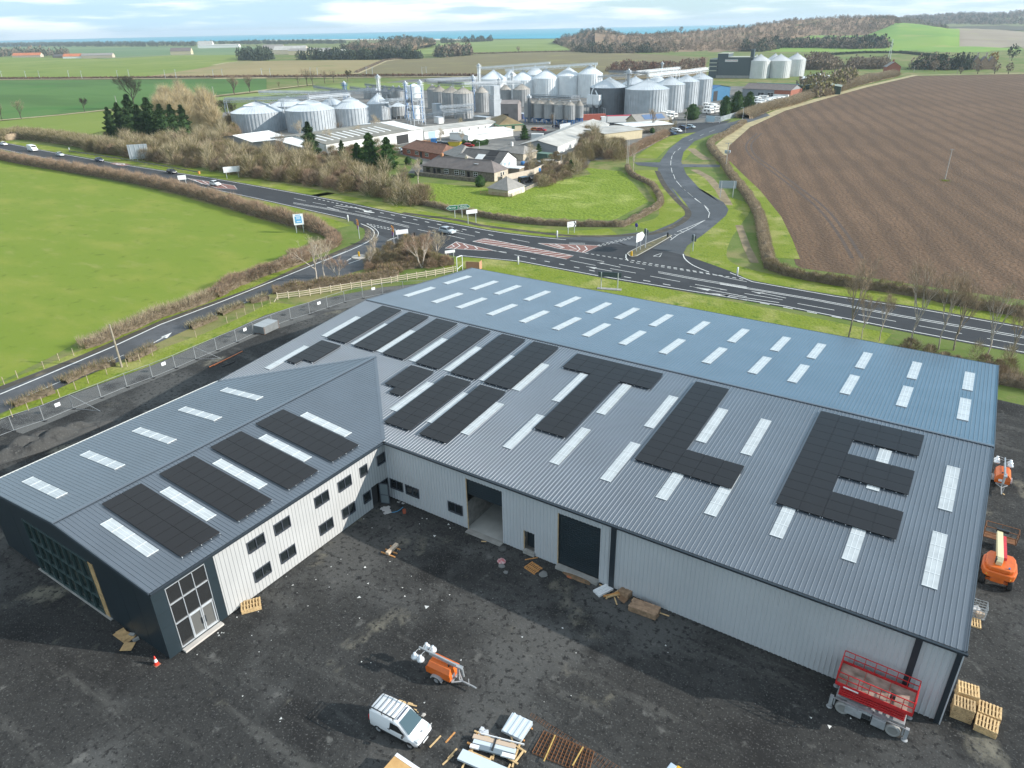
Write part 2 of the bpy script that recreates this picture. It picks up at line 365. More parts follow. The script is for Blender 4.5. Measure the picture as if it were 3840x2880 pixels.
# land near the roads
sheet('field', multi(('F',[(-260,60),(0,140),(180,190),(500,265),(800,320),(1100,385),(1400,470),(1700,560),(1950,640),(1900,690),(1600,840),(1380,930),(1000,1090),(500,1290),(300,1400),(0,1545),(-300,1690)])), .010, m_lawn)
paddock = multi(('B',[(1560,1330),(1750,1180)]),('Y',[(430,790),(1000,840),(1560,820),(2120,700),(2060,640)]),('C',[(1110,1060),(1400,1090),(1500,1200),(1620,1340),(1340,1490)]),('E',[(1900,500),(1100,465),(860,430),(440,365)]))
sheet('field', paddock, .010, m_paddock)
plough = multi(('D',[(320,930),(360,870),(480,790),(700,690),(950,620),(1200,550),(1540,470),(2400,455),(3400,470),(3400,1900)]),('U',[(3200,420),(2212,340),(1500,240),(900,150),(600,110)]),('D',[(800,1640),(700,1350),(560,1180),(420,1080),(350,1010)]))
sheet('field', plough, .016, m_plough)
strip_g = MB(); strip(strip_g, multi(('D',[(345,1000),(400,1060),(520,1180),(640,1340),(700,1480),(740,1600)])), 5.0, .022)
struct(strip_g.build('grass', m_verge))
st2 = MB(); strip(st2, multi(('D',[(330,960),(345,900),(480,785),(700,685),(950,612),(1230,535),(1540,465),(2300,452)])), 5.0, .026); struct(st2.build('path', m_straw))
verge = MB()
for ps, wd in ((multi(('R',[(-60,55),(300,100),(900,190),(1400,280),(1800,345),(2212,420)]),('B',[(900,1290),(1500,1400)]),('E',[(280,430),(700,520),(1100,570),(1600,620),(2000,600)])), 7),
               (multi(('C',[(1560,1560),(1800,1500),(1840,1400),(1700,1200),(1610,1080)])), 8), (multi(('C',[(1600,980),(1750,860),(2000,740)])), 7),
               (multi(('E',[(640,850),(1200,900),(1860,1010)]),('H',[(300,680),(900,800),(1500,930)])), 9),
               (multi(('D',[(150,900),(60,990)])), 5), (multi(('H',[(530,70),(620,170),(750,230),(700,320),(640,400),(620,500),(760,570),(1100,640),(1640,720),(2212,830)])), 7),
               (multi(('F',[(1600,430),(1900,520),(2100,590)])), 7), (multi(('F',[(1950,770),(1600,920),(1000,1180),(500,1380),(0,1590)])), 3),
               (multi(('M',[(1000,520),(700,680),(300,860),(0,970)]),('Q',[(500,230),(0,470)])), 5)):
    strip(verge, smooth_line(ps, 4), wd, .014+.002*(len(verge.v) % 3))
struct(verge.build('grass', m_verge))
bank = MB(); strip(bank, multi(('D',[(170,1050),(260,1100),(330,1180),(380,1270)])), 2.4, .021); strip(bank, multi(('H',[(770,330),(810,440),(850,520)])), 1.6, .021); strip(bank, multi(('D',[(150,920),(200,960),(250,990)])), 3, .021)
struct(bank.build('bare_bank', m_soilpath))
# building site
site = [(-50.5,-40),(-50.5,-12),(-49,6),(-50,18),(-51,27),(-49,37),(-44,47),(-38,53.5),(-20,55.5),(20,55),(52,53),(66,52),(110,50),(110,-60),(-50,-60)]
sheet('gravel_yard', site, .024, m_gravel)
chip = [(-50.3,-14),(-44.5,-13),(-44.5,8),(-45,20),(-43,34),(-36,47),(-30,53),(-38,53.3),(-44,46.8),(-49,36.8),(-50.9,27),(-49.9,18),(-48.9,6)]
sheet('gravel_path', chip, .029, m_chip)
# estate yard
sheet('estate_yard', multi(('Y',[(220,690),(330,560),(0,440)]),('V',[(1900,900),(1000,1000),(-100,900),(-60,760),(-40,560)]),('B',[(830,440),(1600,330),(2212,290)]),('C',[(1240,330),(2100,300)]),('AA',[(160,560),(200,640),(900,640),(1400,740),(900,960),(300,1090)]),('X',[(1700,720),(1080,760),(1130,860),(760,1060),(690,1080)]),('Y',[(2120,560),(2060,640),(1560,820),(1390,880),(1220,740)])), .012, m_yard)
sheet('road', multi(('Y',[(1560,820),(1480,700),(1700,640),(1740,720)])), .018, m_tar)
sheet('road', multi(('C',[(500,800),(1250,690),(1450,640),(1560,690),(900,770),(520,840)])), .018, m_tar)
sheet('road', multi(('X',[(1080,760),(1240,725),(1600,720),(1780,690),(1600,800),(1300,830),(1130,860)])), .017, m_tar)
# roads
A1f = [(-420,118),(-340,111),(-300,107.8),(-282,105.8),(-216,101.3),(-167,100),(-131,97.5),(-105,95.3),(-80,91.9),(-59,90),(-45,89.2),(-31,91),(-10,93),(6,86),(11,82.9),(24.6,82.2),(36,82.6),(51,81.6),(100,78),(160,73)]
A1n = [(-420,108),(-300,98.5),(-282,96.5),(-216,91.8),(-167,89.5),(-126,85.4),(-87,80.6),(-80,77.5),(-60,70.5),(-50,69),(-44,68.9),(-31,71.7),(-14,71.1),(0,71.4),(19,72),(36,70.6),(51,70),(100,66.5),(160,62)]
sheet('road', smooth_line([(x,y,0) for x,y in A1f], 3)+smooth_line([(x,y,0) for x,y in A1n], 3)[::-1], .036, m_tar)
laneL = multi(('S',[(640,350),(730,390),(772,470),(735,548),(600,610),(350,715),(0,860)]),('F',[(1600,950),(1000,1165),(480,1392),(0,1575),(-500,1760)]))
laneR = multi(('S',[(1620,760),(1400,700),(1000,780),(650,880),(350,985)]),('F',[(1840,925),(1640,1020),(1450,1085),(1180,1215),(960,1315),(700,1440),(560,1500),(340,1600),(-200,1830)]))
sheet('road', laneL+laneR[::-1], .028, m_tarold)
sdL = multi(('E',[(1500,640),(1880,640),(2212,598)]),('T',[(1280,410),(1440,370),(1600,303),(1700,238),(1738,190),(1700,130),(1640,60),(1585,0)]),('C',[(1955,1420),(1860,1320),(1760,1200),(1695,1080),(1720,1000),(1790,905),(1900,815),(2080,738),(2212,700)]),('D',[(420,752),(600,690)]))
sdR = multi(('T',[(2300,800),(2000,745),(1850,688),(1740,622),(1688,550),(1720,490),(1850,400),(1960,310),(2040,240),(2062,190),(2020,130),(1900,60),(1780,0)]),('C',[(2212,1350),(2040,1230),(1930,1110),(1890,1010),(1910,930),(2000,840),(2140,785),(2212,768)]),('D',[(470,770),(640,715)]))
sheet('road', sdL+sdR[::-1], .031, m_tarold)
fw = MB(); strip(fw, smooth_line(multi(('S',[(740,395),(775,470),(745,545),(620,612),(360,722),(0,872)]),('F',[(1600,962),(1000,1180),(480,1405),(0,1590)])), 3), 1.3, .038)
strip(fw, smooth_line(multi(('C',[(1690,1085),(1750,1205),(1850,1325),(1945,1420),(1920,1490),(1800,1560),(1640,1610)]),('T',[(1280,400),(1000,412),(700,405),(300,360),(0,320)]),('E',[(700,500),(240,440)])), 3), 1.5, .0345)
struct(fw.build('footway', m_foot))
sheet('road', multi(('C',[(1500,1015),(1720,1015),(1715,1060),(1530,1040)])), .034, m_tarold)
sheet('road', multi(('C',[(1880,1030),(2212,1035),(2212,1055),(1900,1055)])), .034, m_tarold)
# painted markings
mk = MB(); zM = .0405
def ln(k, l, wd=.18, sm=1): strip(mk, smooth_line(pts(k, l), sm) if sm > 1 else pts(k, l), wd, zM)
def wl(l, wd=.18): strip(mk, l, wd, zM)
def dashes(a, b, on, off, wd=.15):
    a, b = Vector((a[0],a[1],0)), Vector((b[0],b[1],0)); d = (b-a); Ld = d.length; d.normalize(); t = 0
    while t+on < Ld: strip(mk, [a+d*t, a+d*(t+on)], wd, zM); t += on+off
wl(smooth_line([(x,y-.75,0) for x,y in A1f[1:12]], 3), .22); wl([(x,y-.75,0) for x,y in A1f[13:]], .2)
wl([(x,y+.7,0) for x,y in A1n[:7]], .2); wl([(x,y+.7,0) for x,y in A1n[10:]], .2)
for l in ([(350,215),(470,245)],): ln('S', l, .3)
for l in (((5,122),(130,150)),((203,165),(343,192)),((415,208),(565,240)),((642,256),(795,288)),((880,308),(1043,341)),((1133,362),(1305,396)),((1290,445),(1490,487)),((1395,415),(1560,450)),((1585,500),(1780,545)),((1685,475),(1880,515))): ln('S', l, .15)
for dy in (-8, 8): ln('S', [(0,170+dy*.6),(300,222+dy*.6),(700,300+dy*.7),(1200,418+dy*.8)], .16)
ln('S', [(440,195),(640,222),(800,248)], .3); ln('S', [(690,235),(840,272)], .35)
dashes(Z('S',215,122), Z('S',850,262), 1.0, 1.0, .25); dashes(Z('S',900,270), Z('S',2212,535), 1.4, 2.6, .25)
ln('S', [(1640,446),(1755,466)], .28)
for l in (((263,435),(410,463)),((285,566),(390,585)),((822,585),(1030,623)),((750,614),(958,655)),((1153,647),(1366,686)),((1078,680),(1292,718)),((1412,743),(1660,790)),((1785,812),(2050,860))): ln('T', l, .15)
dashes(Z('T',420,594), Z('T',980,708), 1.2, 2.2, .22); dashes(Z('T',1195,748), Z('T',1720,845), 1.4, 2.4, .22)
for dy in (-5, 5): ln('T', [(1478,710+dy),(1800,770+dy),(2212,838+dy*1.2)], .16)
for dy in (-6, 6): ln('U', [(0,222+dy*.6),(700,340+dy*.7),(1300,455+dy*.8),(2212,612+dy)], .17)
for l in (((0,262),(50,270)),((178,293),(456,340)),((563,366),(833,415)),((1005,447),(1280,497)),((1445,528),(1760,586)),((1942,620),(2212,668))): ln('U', l, .15)
dashes(Z('U',130,330), Z('U',1180,530), 1.5, 2.2, .22)
dashes(Z('T',875,552), Z('T',1240,612), .7, .55, .22); dashes(Z('T',1255,612), Z('T',2212,775), .7, .55, .22); dashes(Z('T',1245,626), Z('T',2000,742), .7, .55, .22)
dashes(Z('T',975,488), Z('T',1290,412), .7, .5, .2); dashes(Z('T',990,496), Z('T',1280,424), .7, .5, .2)
ln('T', [(740,468),(870,470),(868,478),(740,471)], .12)
dashes(Z('S',760,384), Z('S',1180,468), .7, .45, .25); dashes(Z('S',800,406), Z('S',1180,484), .7, .45, .25)
ln('S', [(760,384),(840,430),(882,480),(860,530),(800,575)], .15, 4); ln('S', [(700,385),(800,430),(840,480),(815,540),(760,580),(600,655),(330,768)], .22, 3)
ln('F', [(2157,735),(1800,880),(1400,1040),(1000,1190),(700,1330),(300,1500),(0,1625)], .26)
for l in (((535,1480),(772,1380)),((137,1648),(407,1533)),((1183,1200),(1362,1123)),((1450,1085),(1530,1050))): ln('F', l, .14)
ln('M', [(1060,330),(1150,292)], .35); ln('F', [(955,1305),(1030,1265)], .2); ln('S', [(975,560),(1085,525),(1000,545)], .2); ln('S', [(1280,565),(1350,512)], .25); ln('S', [(570,800),(695,757)], .2); ln('S', [(555,770),(600,745)], .2)
# side road centre line, give-way triangle, island surround
for l in (((1660,-10),(1702,33)),((1722,48),(1765,85)),((1782,97),(1833,137)),((1858,152),(1897,193)),((1905,212),(1895,258))): ln('T', l, .14)
for l in (((2080,1370),(2128,1440)),((2000,1315),(2055,1355)),((1945,1265),(1985,1300)),((1888,1215),(1925,1250)),((1850,1170),(1880,1205)),((1825,1115),(1840,1155)),((1807,1060),(1815,1100)),((1805,1000),(1803,1040)),((1815,960),(1808,990)),((1840,925),(1822,950)),((1885,895),(1860,915)),((1990,820),(1955,835)),((2080,780),(2045,795)),((2170,745),(2120,765))): ln('C', l, .14)
ln('T', [(1635,375),(1760,325),(1868,278)], .14); ln('T', [(1580,445),(1640,400),(1760,340),(1868,278)], .14); ln('T', [(1660,368),(1690,382)], .14); ln('T', [(1710,345),(1735,358)], .14); ln('T', [(1610,395),(1640,405)], .14); ln('T', [(1570,405),(1590,430)], .14)
ln('T', [(1438,578),(1512,550),(1490,583),(1438,578)], .18)
ln('T', [(1685,560),(1700,600),(1770,655),(1900,710)], .2, 4); ln('T', [(1212,560),(1210,590),(1228,616)], .2)
ln('T', [(2212,790),(2060,760),(1940,728)], .14)
for k, l in (('T',[(880,663),(965,680),(1095,703)]),('T',[(975,632),(1025,640),(1165,670)]),('T',[(1740,828),(1920,860),(2212,915)]),('T',[(1870,882),(2070,912)]),('U',[(0,300),(70,308),(430,360)]),('U',[(230,278),(320,294),(480,327)])): ln(k, l, .16)
for k, tip, a, b in (('T',(882,663),(970,673),(950,684)),('T',(1740,828),(1915,853),(1890,864)),('T',(1870,882),(2070,900),(2050,914)),('U',(0,300),(72,305),(50,316)),('T',(975,632),(1030,634),(1010,642)),('U',(232,279),(325,290),(285,295)),('S',(805,247),(690,228),(700,240)),('S',(842,274),(730,250),(735,264)),('S',(1757,467),(1680,445),(1690,460)),('S',(475,247),(425,230),(430,243)),('F',(1070,1240),(1000,1270),(1040,1275))):
    mk.poly([(*Z(k, *q)[:2], zM) for q in (tip, a, b)])
# red hatched islands
def hatch(outer, bars):
    q = [(p[0], p[1], .0382) for p in outer]; rd.poly(q)
    o2 = [Vector((p[0],p[1],0)) for p in outer]; strip(mk, o2+[o2[0]], .16, zM)
    for b_ in bars: strip(mk, b_, .2, zM+.0004)
rd = MB()
hA = pts('T', [(40,430),(775,574),(720,603),(-60,455)]); bars = []
for i in range(13):
    t = (i+.3)/13; a = hA[0].lerp(hA[1], min(1, t+.03)); b_ = hA[3].lerp(hA[2], max(0, t-.045)); bars.append([a, b_])
hatch(hA, bars)
hB = pts('T', [(480,470),(995,490),(865,550),(640,512)])
hatch(hB, [pts('T', l) for l in ([(575,478),(690,510),(660,515)],[(620,475),(700,508)],[(730,490),(800,520),(740,525)],[(800,490),(830,520),(800,540)],[(870,495),(890,520),(850,545)])])
hC = pts('S', [(1690,572),(2080,664),(1990,664),(1575,640)])
hatch(hC, [pts('S', l) for l in ([(1640,600),(1670,620),(1620,640)],[(1690,580),(1730,615),(1670,645)],[(1765,595),(1815,632),(1770,650)],[(1880,620),(1910,645),(1880,655)])])
ln('S', [(2080,664),(2212,690),(2200,680),(2085,668)], .16)
hD = pts('R', [(760,210),(800,202),(905,216),(850,228)]); rd.poly([(p[0], p[1], .0382) for p in hD])
ring = [hD[0].lerp(hD[2], .5)+Vector((2.2*math.cos(t*PI/8), .9*math.sin(t*PI/8), 0)) for t in range(17)]; strip(mk, ring, .45, zM)
hE = pts('R', [(1290,310),(1620,362),(1640,388),(1500,380)]); hatch(hE, [pts('R', l) for l in ([(1340,322),(1400,350)],[(1400,330),(1450,358)],[(1460,342),(1510,368)],[(1520,350),(1570,378)])])
struct(mk.build('road_markings', m_mark)); struct(rd.build('road_surfacing', m_red))
# traffic island in the side-road mouth
isl = pts('T', [(1222,560),(1240,545),(1350,490),(1560,402),(1590,410),(1560,432),(1400,525),(1300,580),(1250,588)])
im = MB(); im.prism([(p[0], p[1]) for p in isl], .033, .16); struct(im.build('traffic_island', ground_mat('island_top', [((.22,.19,.10),.8,.5,.7,(1,1))], (.12,.11,.07))))
ik = MB(); q = [Vector((p[0], p[1], 0)) for p in isl]; strip(ik, q+[q[0]], .22, .172); struct(ik.build('kerb', mat('kerb_concrete', (.42,.40,.36), .9)))
# patch of wet track across the ploughed field
tr = MB()
for off in (-1.0, 1.0):
    l = smooth_line(multi(('D',[(575,825),(510,890),(530,960),(640,1040),(800,1160),(960,1290),(1090,1450),(1180,1600)])), 4)
    strip(tr, [p+Vector((off*.8, off*.4, 0)) for p in l], .7, .024)
struct(tr.build('track', mat('track_soil', (.075,.05,.035), .95, var=.3, vscale=.8)))
# ------------------------------------------------------------------ the L-shaped warehouse
BL, BW, BD, HE, HR, LW, HW = 47.319, 24.122, 23.642, 6.5, 8.562, 23.755, 7.549
SM = (HR-HE)/BD; SW = (HW-HE)/(BW/2)
m_roof = mat('slate_blue_roof', (.082,.102,.126), .40, .10, var=.10, vscale=.25, bump=.05, bscale=.6, spec=1.0)
for m_, n_ in ((m_roof, 'Coat'),):
    q_ = m_.node_tree.nodes['Principled BSDF'].inputs; q_['Coat Weight'].default_value = .55; q_['Coat Roughness'].default_value = .22; q_['Coat IOR'].default_value = 1.6
m_wallw = mat('white_cladding', (.42,.42,.415), .5, var=.06, vscale=.3)
m_wallg = mat('pale_grey_cladding', (.50,.52,.54), .45, .1, var=.04, vscale=.25)
m_dark = mat('dark_slate_cladding', (.022,.034,.042), .38, .15, var=.12, vscale=.3)
m_trim = mat('dark_trim', (.020,.028,.036), .45, .1)
m_glass = mat('window_glass', (.012,.016,.018), .08, 0, spec=.8)
m_frame = mat('window_frame', (.05,.058,.072), .45)
m_alu = mat('aluminium', (.62,.65,.68), .35, .5)
m_gap = mat('solar_black', (.0135,.0125,.013), .38, 0, spec=.35)
m_seam = mat('solar_seam', (.017,.016,.017), .5)
m_rl = mat('rooflight_sheet', (.44,.47,.48), .4, var=.10, vscale=1.3, spec=.5)
m_rl2 = mat('rooflight_lap', (.60,.63,.64), .35)
m_conc = mat('concrete', (.30,.29,.27), .9, var=.2, vscale=1.2)
m_ply = mat('osb_board', (.46,.30,.14), .85, var=.25, vscale=3)
m_in = mat('dark_inside', (.03,.03,.03), .9)
B = thing('warehouse', 'large L-shaped warehouse with blue-grey ribbed roof, white wing walls and solar arrays', 'warehouse', (0,0,0))
zn = lambda y: HE+SM*min(y, 2*BD-y)          # main roof height
zw = lambda x: HE+SW*min(-x, x+BW)           # wing roof height
def ribs(mb, a, b, up, side, w0=.075, w1=.03, h=.032):
    a, b, side = Vector(a), Vector(b), Vector(side); u = Vector((0,0,h))
    vs = [a-side*w0/2, a-side*w1/2+u, a+side*w1/2+u, a+side*w0/2, b-side*w0/2, b-side*w1/2+u, b+side*w1/2+u, b+side*w0/2]
    mb.add(vs, [(0,1,5,4),(1,2,6,5),(2,3,7,6),(0,3,2,1),(4,5,6,7)])
RP = .3336
OV = .18
mr = MB()
x0, x1 = -BW-.08, BL+.08
mr.add([(x0,-OV,HE-OV*SM),(x1,-OV,HE-OV*SM),(x1,BD,HR),(x0,BD,HR)], [(0,1,2,3)])
mr.add([(x0,BD,HR),(x1,BD,HR),(x1,2*BD+OV,HE-OV*SM),(x0,2*BD+OV,HE-OV*SM)], [(0,1,2,3)])
n = int((x1-x0)/RP)
for i in range(n+1):
    x = x0+.05+i*RP
    ya = -OV
    if x < 0: ya = max(0, (zw(x)-HE)/SM-.05)
    ribs(mr, (x, ya, HE+SM*ya), (x, BD-.12, HR-.12*SM), 1, (1,0,0)); ribs(mr, (x, BD+.12, HR-.12*SM), (x, 2*BD+OV, HE-OV*SM), 1, (1,0,0))
mr.build('main_roof', m_roof, B)
wrf = MB(); yv = (HW-HE)/SM; xm = -BW/2
wrf.add([(OV,-LW-.1,HE-OV*SW),(OV,0,HE-OV*SW),(0,.02,HE+.003),(xm,yv,HW+.003),(xm,-LW-.1,HW)], [(0,1,2,3,4)])
wrf.add([(-BW-OV,-LW-.1,HE-OV*SW),(xm,-LW-.1,HW),(xm,yv,HW+.003),(-BW,.02,HE+.003),(-BW-OV,0,HE-OV*SW)], [(0,1,2,3,4)])
y = -LW-.05
while y < yv-.2:
    xe = 0 if y > 0 else OV
    xv = -SM*y/SW if y > 0 else xe
    ribs(wrf, (xv, y, HE-SW*xv if xv <= 0 else HE-OV*SW), (xm+.15, y, HW-.15*SW), 1, (0,1,0)); xv2 = -BW-xv
    ribs(wrf, (xv2, y, HE-SW*xv if xv <= 0 else HE-OV*SW), (xm-.15, y, HW-.15*SW), 1, (0,1,0)); y += RP
wrf.build('wing_roof', m_roof, B)
cap = MB()
for sgn in (-1, 1): cap.add([(x0,BD,HR+.085),(x1,BD,HR+.085),(x1,BD+sgn*.2,HR+.062),(x0,BD+sgn*.2,HR+.062)], [(0,1,2,3)])
cap.build('ridge_cap', m_roof, B)
cap = MB()
for sgn in (-1, 1): cap.add([(xm,-LW-.1,HW+.085),(xm,yv+.1,HW+.085),(xm+sgn*.22,yv+.1,HW+.058),(xm+sgn*.22,-LW-.1,HW+.058)], [(0,1,2,3)])
cap.build('ridge_cap', m_roof, B)
vl = MB()
vl.bar((.05,0,HE+.02),(xm,yv,HW+.02),.34,.03); vl.bar((-BW,0,HE+.02),(xm,yv,HW+.02),.34,.03); vl.build('valley_flashing', m_roof, B)
m_vt = mat('roof_trim', (.075,.095,.115), .45, .2)
for x in (x0-.02, x1+.02):
    vg = MB(); vg.bar((x,-OV,HE-.03),(x,BD,HR-.03),.06,.24); vg.bar((x,BD,HR-.03),(x,2*BD+OV,HE-.03),.06,.24); vg.build('verge_trim', m_vt, B)
vg = MB(); vg.bar((OV,-LW-.13,HE-.05),(xm,-LW-.13,HW-.05),.06,.26); vg.bar((xm,-LW-.13,HW-.05),(-BW-OV,-LW-.13,HE-.05),.06,.26)
vg.build('verge_trim', m_vt, B)
gt = MB(); gt.box((BL/2+.1,-.30,HE-.11),(BL+.2,.22,.15)); gt.box((.30,-LW/2+.0,HE-.11),(.22,LW+.2,.15)); gt.build('gutter', m_trim, B)
gt = MB(); gt.box((-BW-.30,-LW/2,HE-.11),(.22,LW,.15)); gt.build('gutter', mat('pale_gutter', (.7,.68,.62), .6), B)['label'] = 'pale unfinished gutter along the outer eave of the wing'
gt = MB(); gt.box((BL/2-BW/2,2*BD+.30,HE-.11),(BL+BW,.22,.15)); gt.build('gutter', m_trim, B)
# walls: openings cut by tiling the wall around them, vertical ribs between
def wall(name, m, P0, ux, Lx, zf, holes, pitch=.333, nrm=(0,-1,0), zb=.12, ribw=.05, ribd=.035, parent=None, skin=True):
    """wall in the plane through P0 along ux; zf(s) top height; holes (s0, s1, z0, z1)"""
    P0 = Vector(P0); ux = Vector(ux); nv = Vector(nrm); mb = MB()
    def P(s, z, d=0): return P0+ux*s+nv*d+Vector((0,0,z))
    cuts = sorted(set([0, Lx]+[h[0] for h in holes]+[h[1] for h in holes]))
    for a, b in zip(cuts[:-1], cuts[1:]):
        hs = sorted([h for h in holes if h[0] <= a+1e-6 and h[1] >= b-1e-6], key=lambda h: h[2]); z = zb
        for h in hs:
            if skin and h[2] > z+.01: mb.quad(P(a,z), P(b,z), P(b,h[2]), P(a,h[2]))
            z = h[3]
        if skin: mb.quad(P(a,z), P(b,z), P(b,zf(b)), P(a,zf(a)))
    s = pitch/2
    while s < Lx:
        segs = [(zb, zf(s)-.02)]
        for h in holes:
            if h[0]-.04 < s < h[1]+.04:
                ns = []
                for z0, z1 in segs:
                    if h[2] > z0: ns.append((z0, min(z1, h[2])))
                    if h[3] < z1: ns.append((max(z0, h[3]), z1))
                segs = ns
        for z0, z1 in segs:
            if z1-z0 > .05:
                q = [P(s-ribw, z0), P(s-ribw*.5, z0, ribd), P(s+ribw*.5, z0, ribd), P(s+ribw, z0)]
                t = [v+Vector((0,0,z1-z0)) for v in q]
                mb.add(q+t, [(0,1,5,4),(1,2,6,5),(2,3,7,6)])
        s += pitch
    return mb.build(name, m, parent or B)
def window(c, ux, nrm, wd, h, panes, parent=None):
    """frame with sill, its panes a child; c is the centre on the wall face"""
    ux = Vector(ux); nv = Vector(nrm); c = Vector(c); f = MB(); R_ = Matrix.Translation(c) @ Matrix((ux, -nv, (0,0,1))).transposed().to_4x4()
    t = .075
    f.box((-wd/2+t/2,0,0),(t,.12,h),0,0,R_); f.box((wd/2-t/2,0,0),(t,.12,h),0,0,R_); f.box((0,0,h/2-t/2),(wd-2*t,.12,t),0,0,R_); f.box((0,-.02,-h/2+t/2),(wd-2*t,.18,t),0,0,R_)
    for i in range(1, panes): f.box((-wd/2+wd*i/panes,0,0),(.07,.10,h-2*t),0,0,R_)
    o = f.build('window', m_frame, parent or B); g = MB()
    g.box((0,.03,0),(wd-2*t,.02,h-2*t),0,0,R_); g.build('pane', m_glass, o)
    return o
wy = [(-1.15,-.05,1),(-3.43,-2.42,1),(-6.15,-4.5,2),(-8.9,-7.25,2),(-13.25,-11.58,2),(-15.87,-14.2,2)]
up = [(a,b,4.17,5.25) for a,b,_ in wy]; lo = [(a,b,1.24,2.32) for a,b,_ in wy]
door = (-2.28,-1.3,.1,2.42)
holes = [(a+LW,b+LW,c,d) for a,b,c,d in up+lo+[door]]
holes = [h for h in holes]
y_sp = -18.75
hs1 = [(h[0]-(LW+y_sp), h[1]-(LW+y_sp), h[2], h[3]) for h in holes]
wall('wing_wall', m_wallw, (0,y_sp,0), (0,1,0), -y_sp, lambda s: HE-.05, hs1, nrm=(1,0,0), pitch=99)
wall('cladding_groove', mat('groove_grey', (.16,.165,.17), .6), (.004,y_sp,0), (0,1,0), -y_sp, lambda s: HE-.05, hs1, nrm=(1,0,0), ribw=.018, ribd=.003, skin=False)
for a,b,n_ in wy:
    window((0,(a+b)/2,4.71), (0,1,0), (1,0,0), b-a, 1.08, n_); window((0,(a+b)/2,1.78), (0,1,0), (1,0,0), b-a, 1.08, n_)
dm = MB(); T = Matrix.Translation((.02,-1.3,0)) @ Matrix.Rotation(rad(20), 4, 'Z')
for x in (.05,.93): dm.box((x,0,1.25),(.1,.06,2.3),0,0,T)
for z in (.15,1.1,2.37): dm.box((.49,0,z),(.8,.05,.1),0,0,T)
do = dm.build('door', m_frame, B); g = MB(); g.box((.49,0,.63),(.8,.02,.86),0,0,T); g.box((.49,0,1.73),(.8,.02,1.16),0,0,T); g.build('pane', mat('grey_glass', (.16,.19,.20), .1, spec=.8), do)
do['label'] = 'glazed side door standing open'
x = MB(); x.box((-.35,-1.79,1.25),(.02,1.1,2.5)); x.build('doorway_lining', m_in, B)
# dark entrance corner of the wing with tall glazing
gl = (-22.73,-19.5)
hs2 = [(gl[0]+LW, gl[1]+LW, .28, 5.95)]
def dwall(name, P0, ux, Lx, zf, holes, nrm):
    return wall(name, m_dark, P0, ux, Lx, zf, holes, pitch=99, nrm=nrm)
dwall('entrance_wall', (.05,-LW-.02,0), (0,1,0), LW+y_sp+.02, lambda s: HE-.05, hs2, (1,0,0))
cz = MB()
for z in (1.6,2.9,4.2,5.5):
    cz.box((.052,-23.2,z),(.01,.9,.015)); cz.box((.052,-19.1,z),(.01,.65,.015))
cz.build('cladding_joint', mat('joint_line', (.012,.016,.02), .6), B)
eg = MB()
for z in (.32,2.55,4.37,5.9): eg.box((.0,(gl[0]+gl[1])/2,z),(.10,gl[1]-gl[0],.065))
for i in range(4): eg.box((.0,gl[0]+.04+(gl[1]-gl[0]-.08)*i/3,3.1),(.1,.05,5.6))
eo = eg.build('entrance_glazing', m_alu, B); g = MB(); g.box((-.03,(gl[0]+gl[1])/2,4.2),(.02,gl[1]-gl[0],3.4)); g.box((-.03,gl[0]+.6,1.45),(.02,1.1,2.2)); g.build('pane', mat('entrance_glass', (.022,.023,.024), .06, spec=.9), eo)
for k in range(2):
    dd = MB(); ya = -21.62+k*1.0
    for yy in (ya+.05, ya+.92): dd.box((.03,yy,1.43),(.08,.09,2.16))
    for z in (.42,2.48): dd.box((.03,ya+.485,z),(.08,.8,.12))
    d = dd.build('door', m_alu, B); g = MB(); g.box((.0,ya+.485,1.45),(.02,.8,1.95)); g.build('pane', mat('door_glass', (.12,.12,.115), .06, spec=.9), d)
    g = MB(); g.box((.1,ya+(.85 if k == 0 else .12),1.4),(.05,.05,.6)); g.build('handle', m_trim, d)
g = MB(); g.box((.22,-21.1,.09),(.5,3.3,.18)); g.build('threshold', mat('pale_concrete', (.48,.44,.40), .9, var=.1), B)
# gable end of the wing with curtain glazing and an OSB strip
gz0, gz1 = -18.2, -8.45
dwall('gable_wall', (-BW,-LW,0), (1,0,0), BW, lambda s: zw(-BW+s if -BW+s < 0 else 0)-.06 if 0 < s < BW else HE-.06, [(gz0+BW, BW/2, .1, 5.42), (BW/2, gz1+.75+BW, .1, 5.42)], (0,-1,0))
g = MB()
for i in range(9): g.box((gz0+(gz1-gz0)*i/8,-LW-.0,2.75),(.10,.16,5.35))
for z in (.15,1.75,3.4,5.35): g.box(((gz0+gz1)/2,-LW-.0,z),(gz1-gz0,.14,.10))
go = g.build('curtain_glazing', mat('green_frame', (.045,.075,.075), .4), B)
g = MB(); g.box(((gz0+gz1)/2,-LW+.06,2.75),(gz1-gz0,.02,5.3)); g.build('pane', mat('green_glass', (.012,.022,.020), .08, spec=.8), go)
g = MB()
for z in (.95,2.75,4.5): g.box((-8.08,-LW-.01,z),(.72,.03,1.74))
g.build('boarded_strip', m_ply, B); MB().box((gz0-.1,-LW-.0,1.3),(.12,.03,2.5)).build('timber_strip', m_ply, B)
g = MB(); g.box(((gz0+gz1)/2+.3,-LW-.08,.05),(gz1-gz0+1.4,.2,.1)); g.build('plinth', m_conc, B)
g = MB()
for xx in (-20.2,-4.4,-2.2): g.box((xx,-LW-.003,3),(.012,.012,5.6))
g.build('cladding_joint', MATS['joint_line'], B)
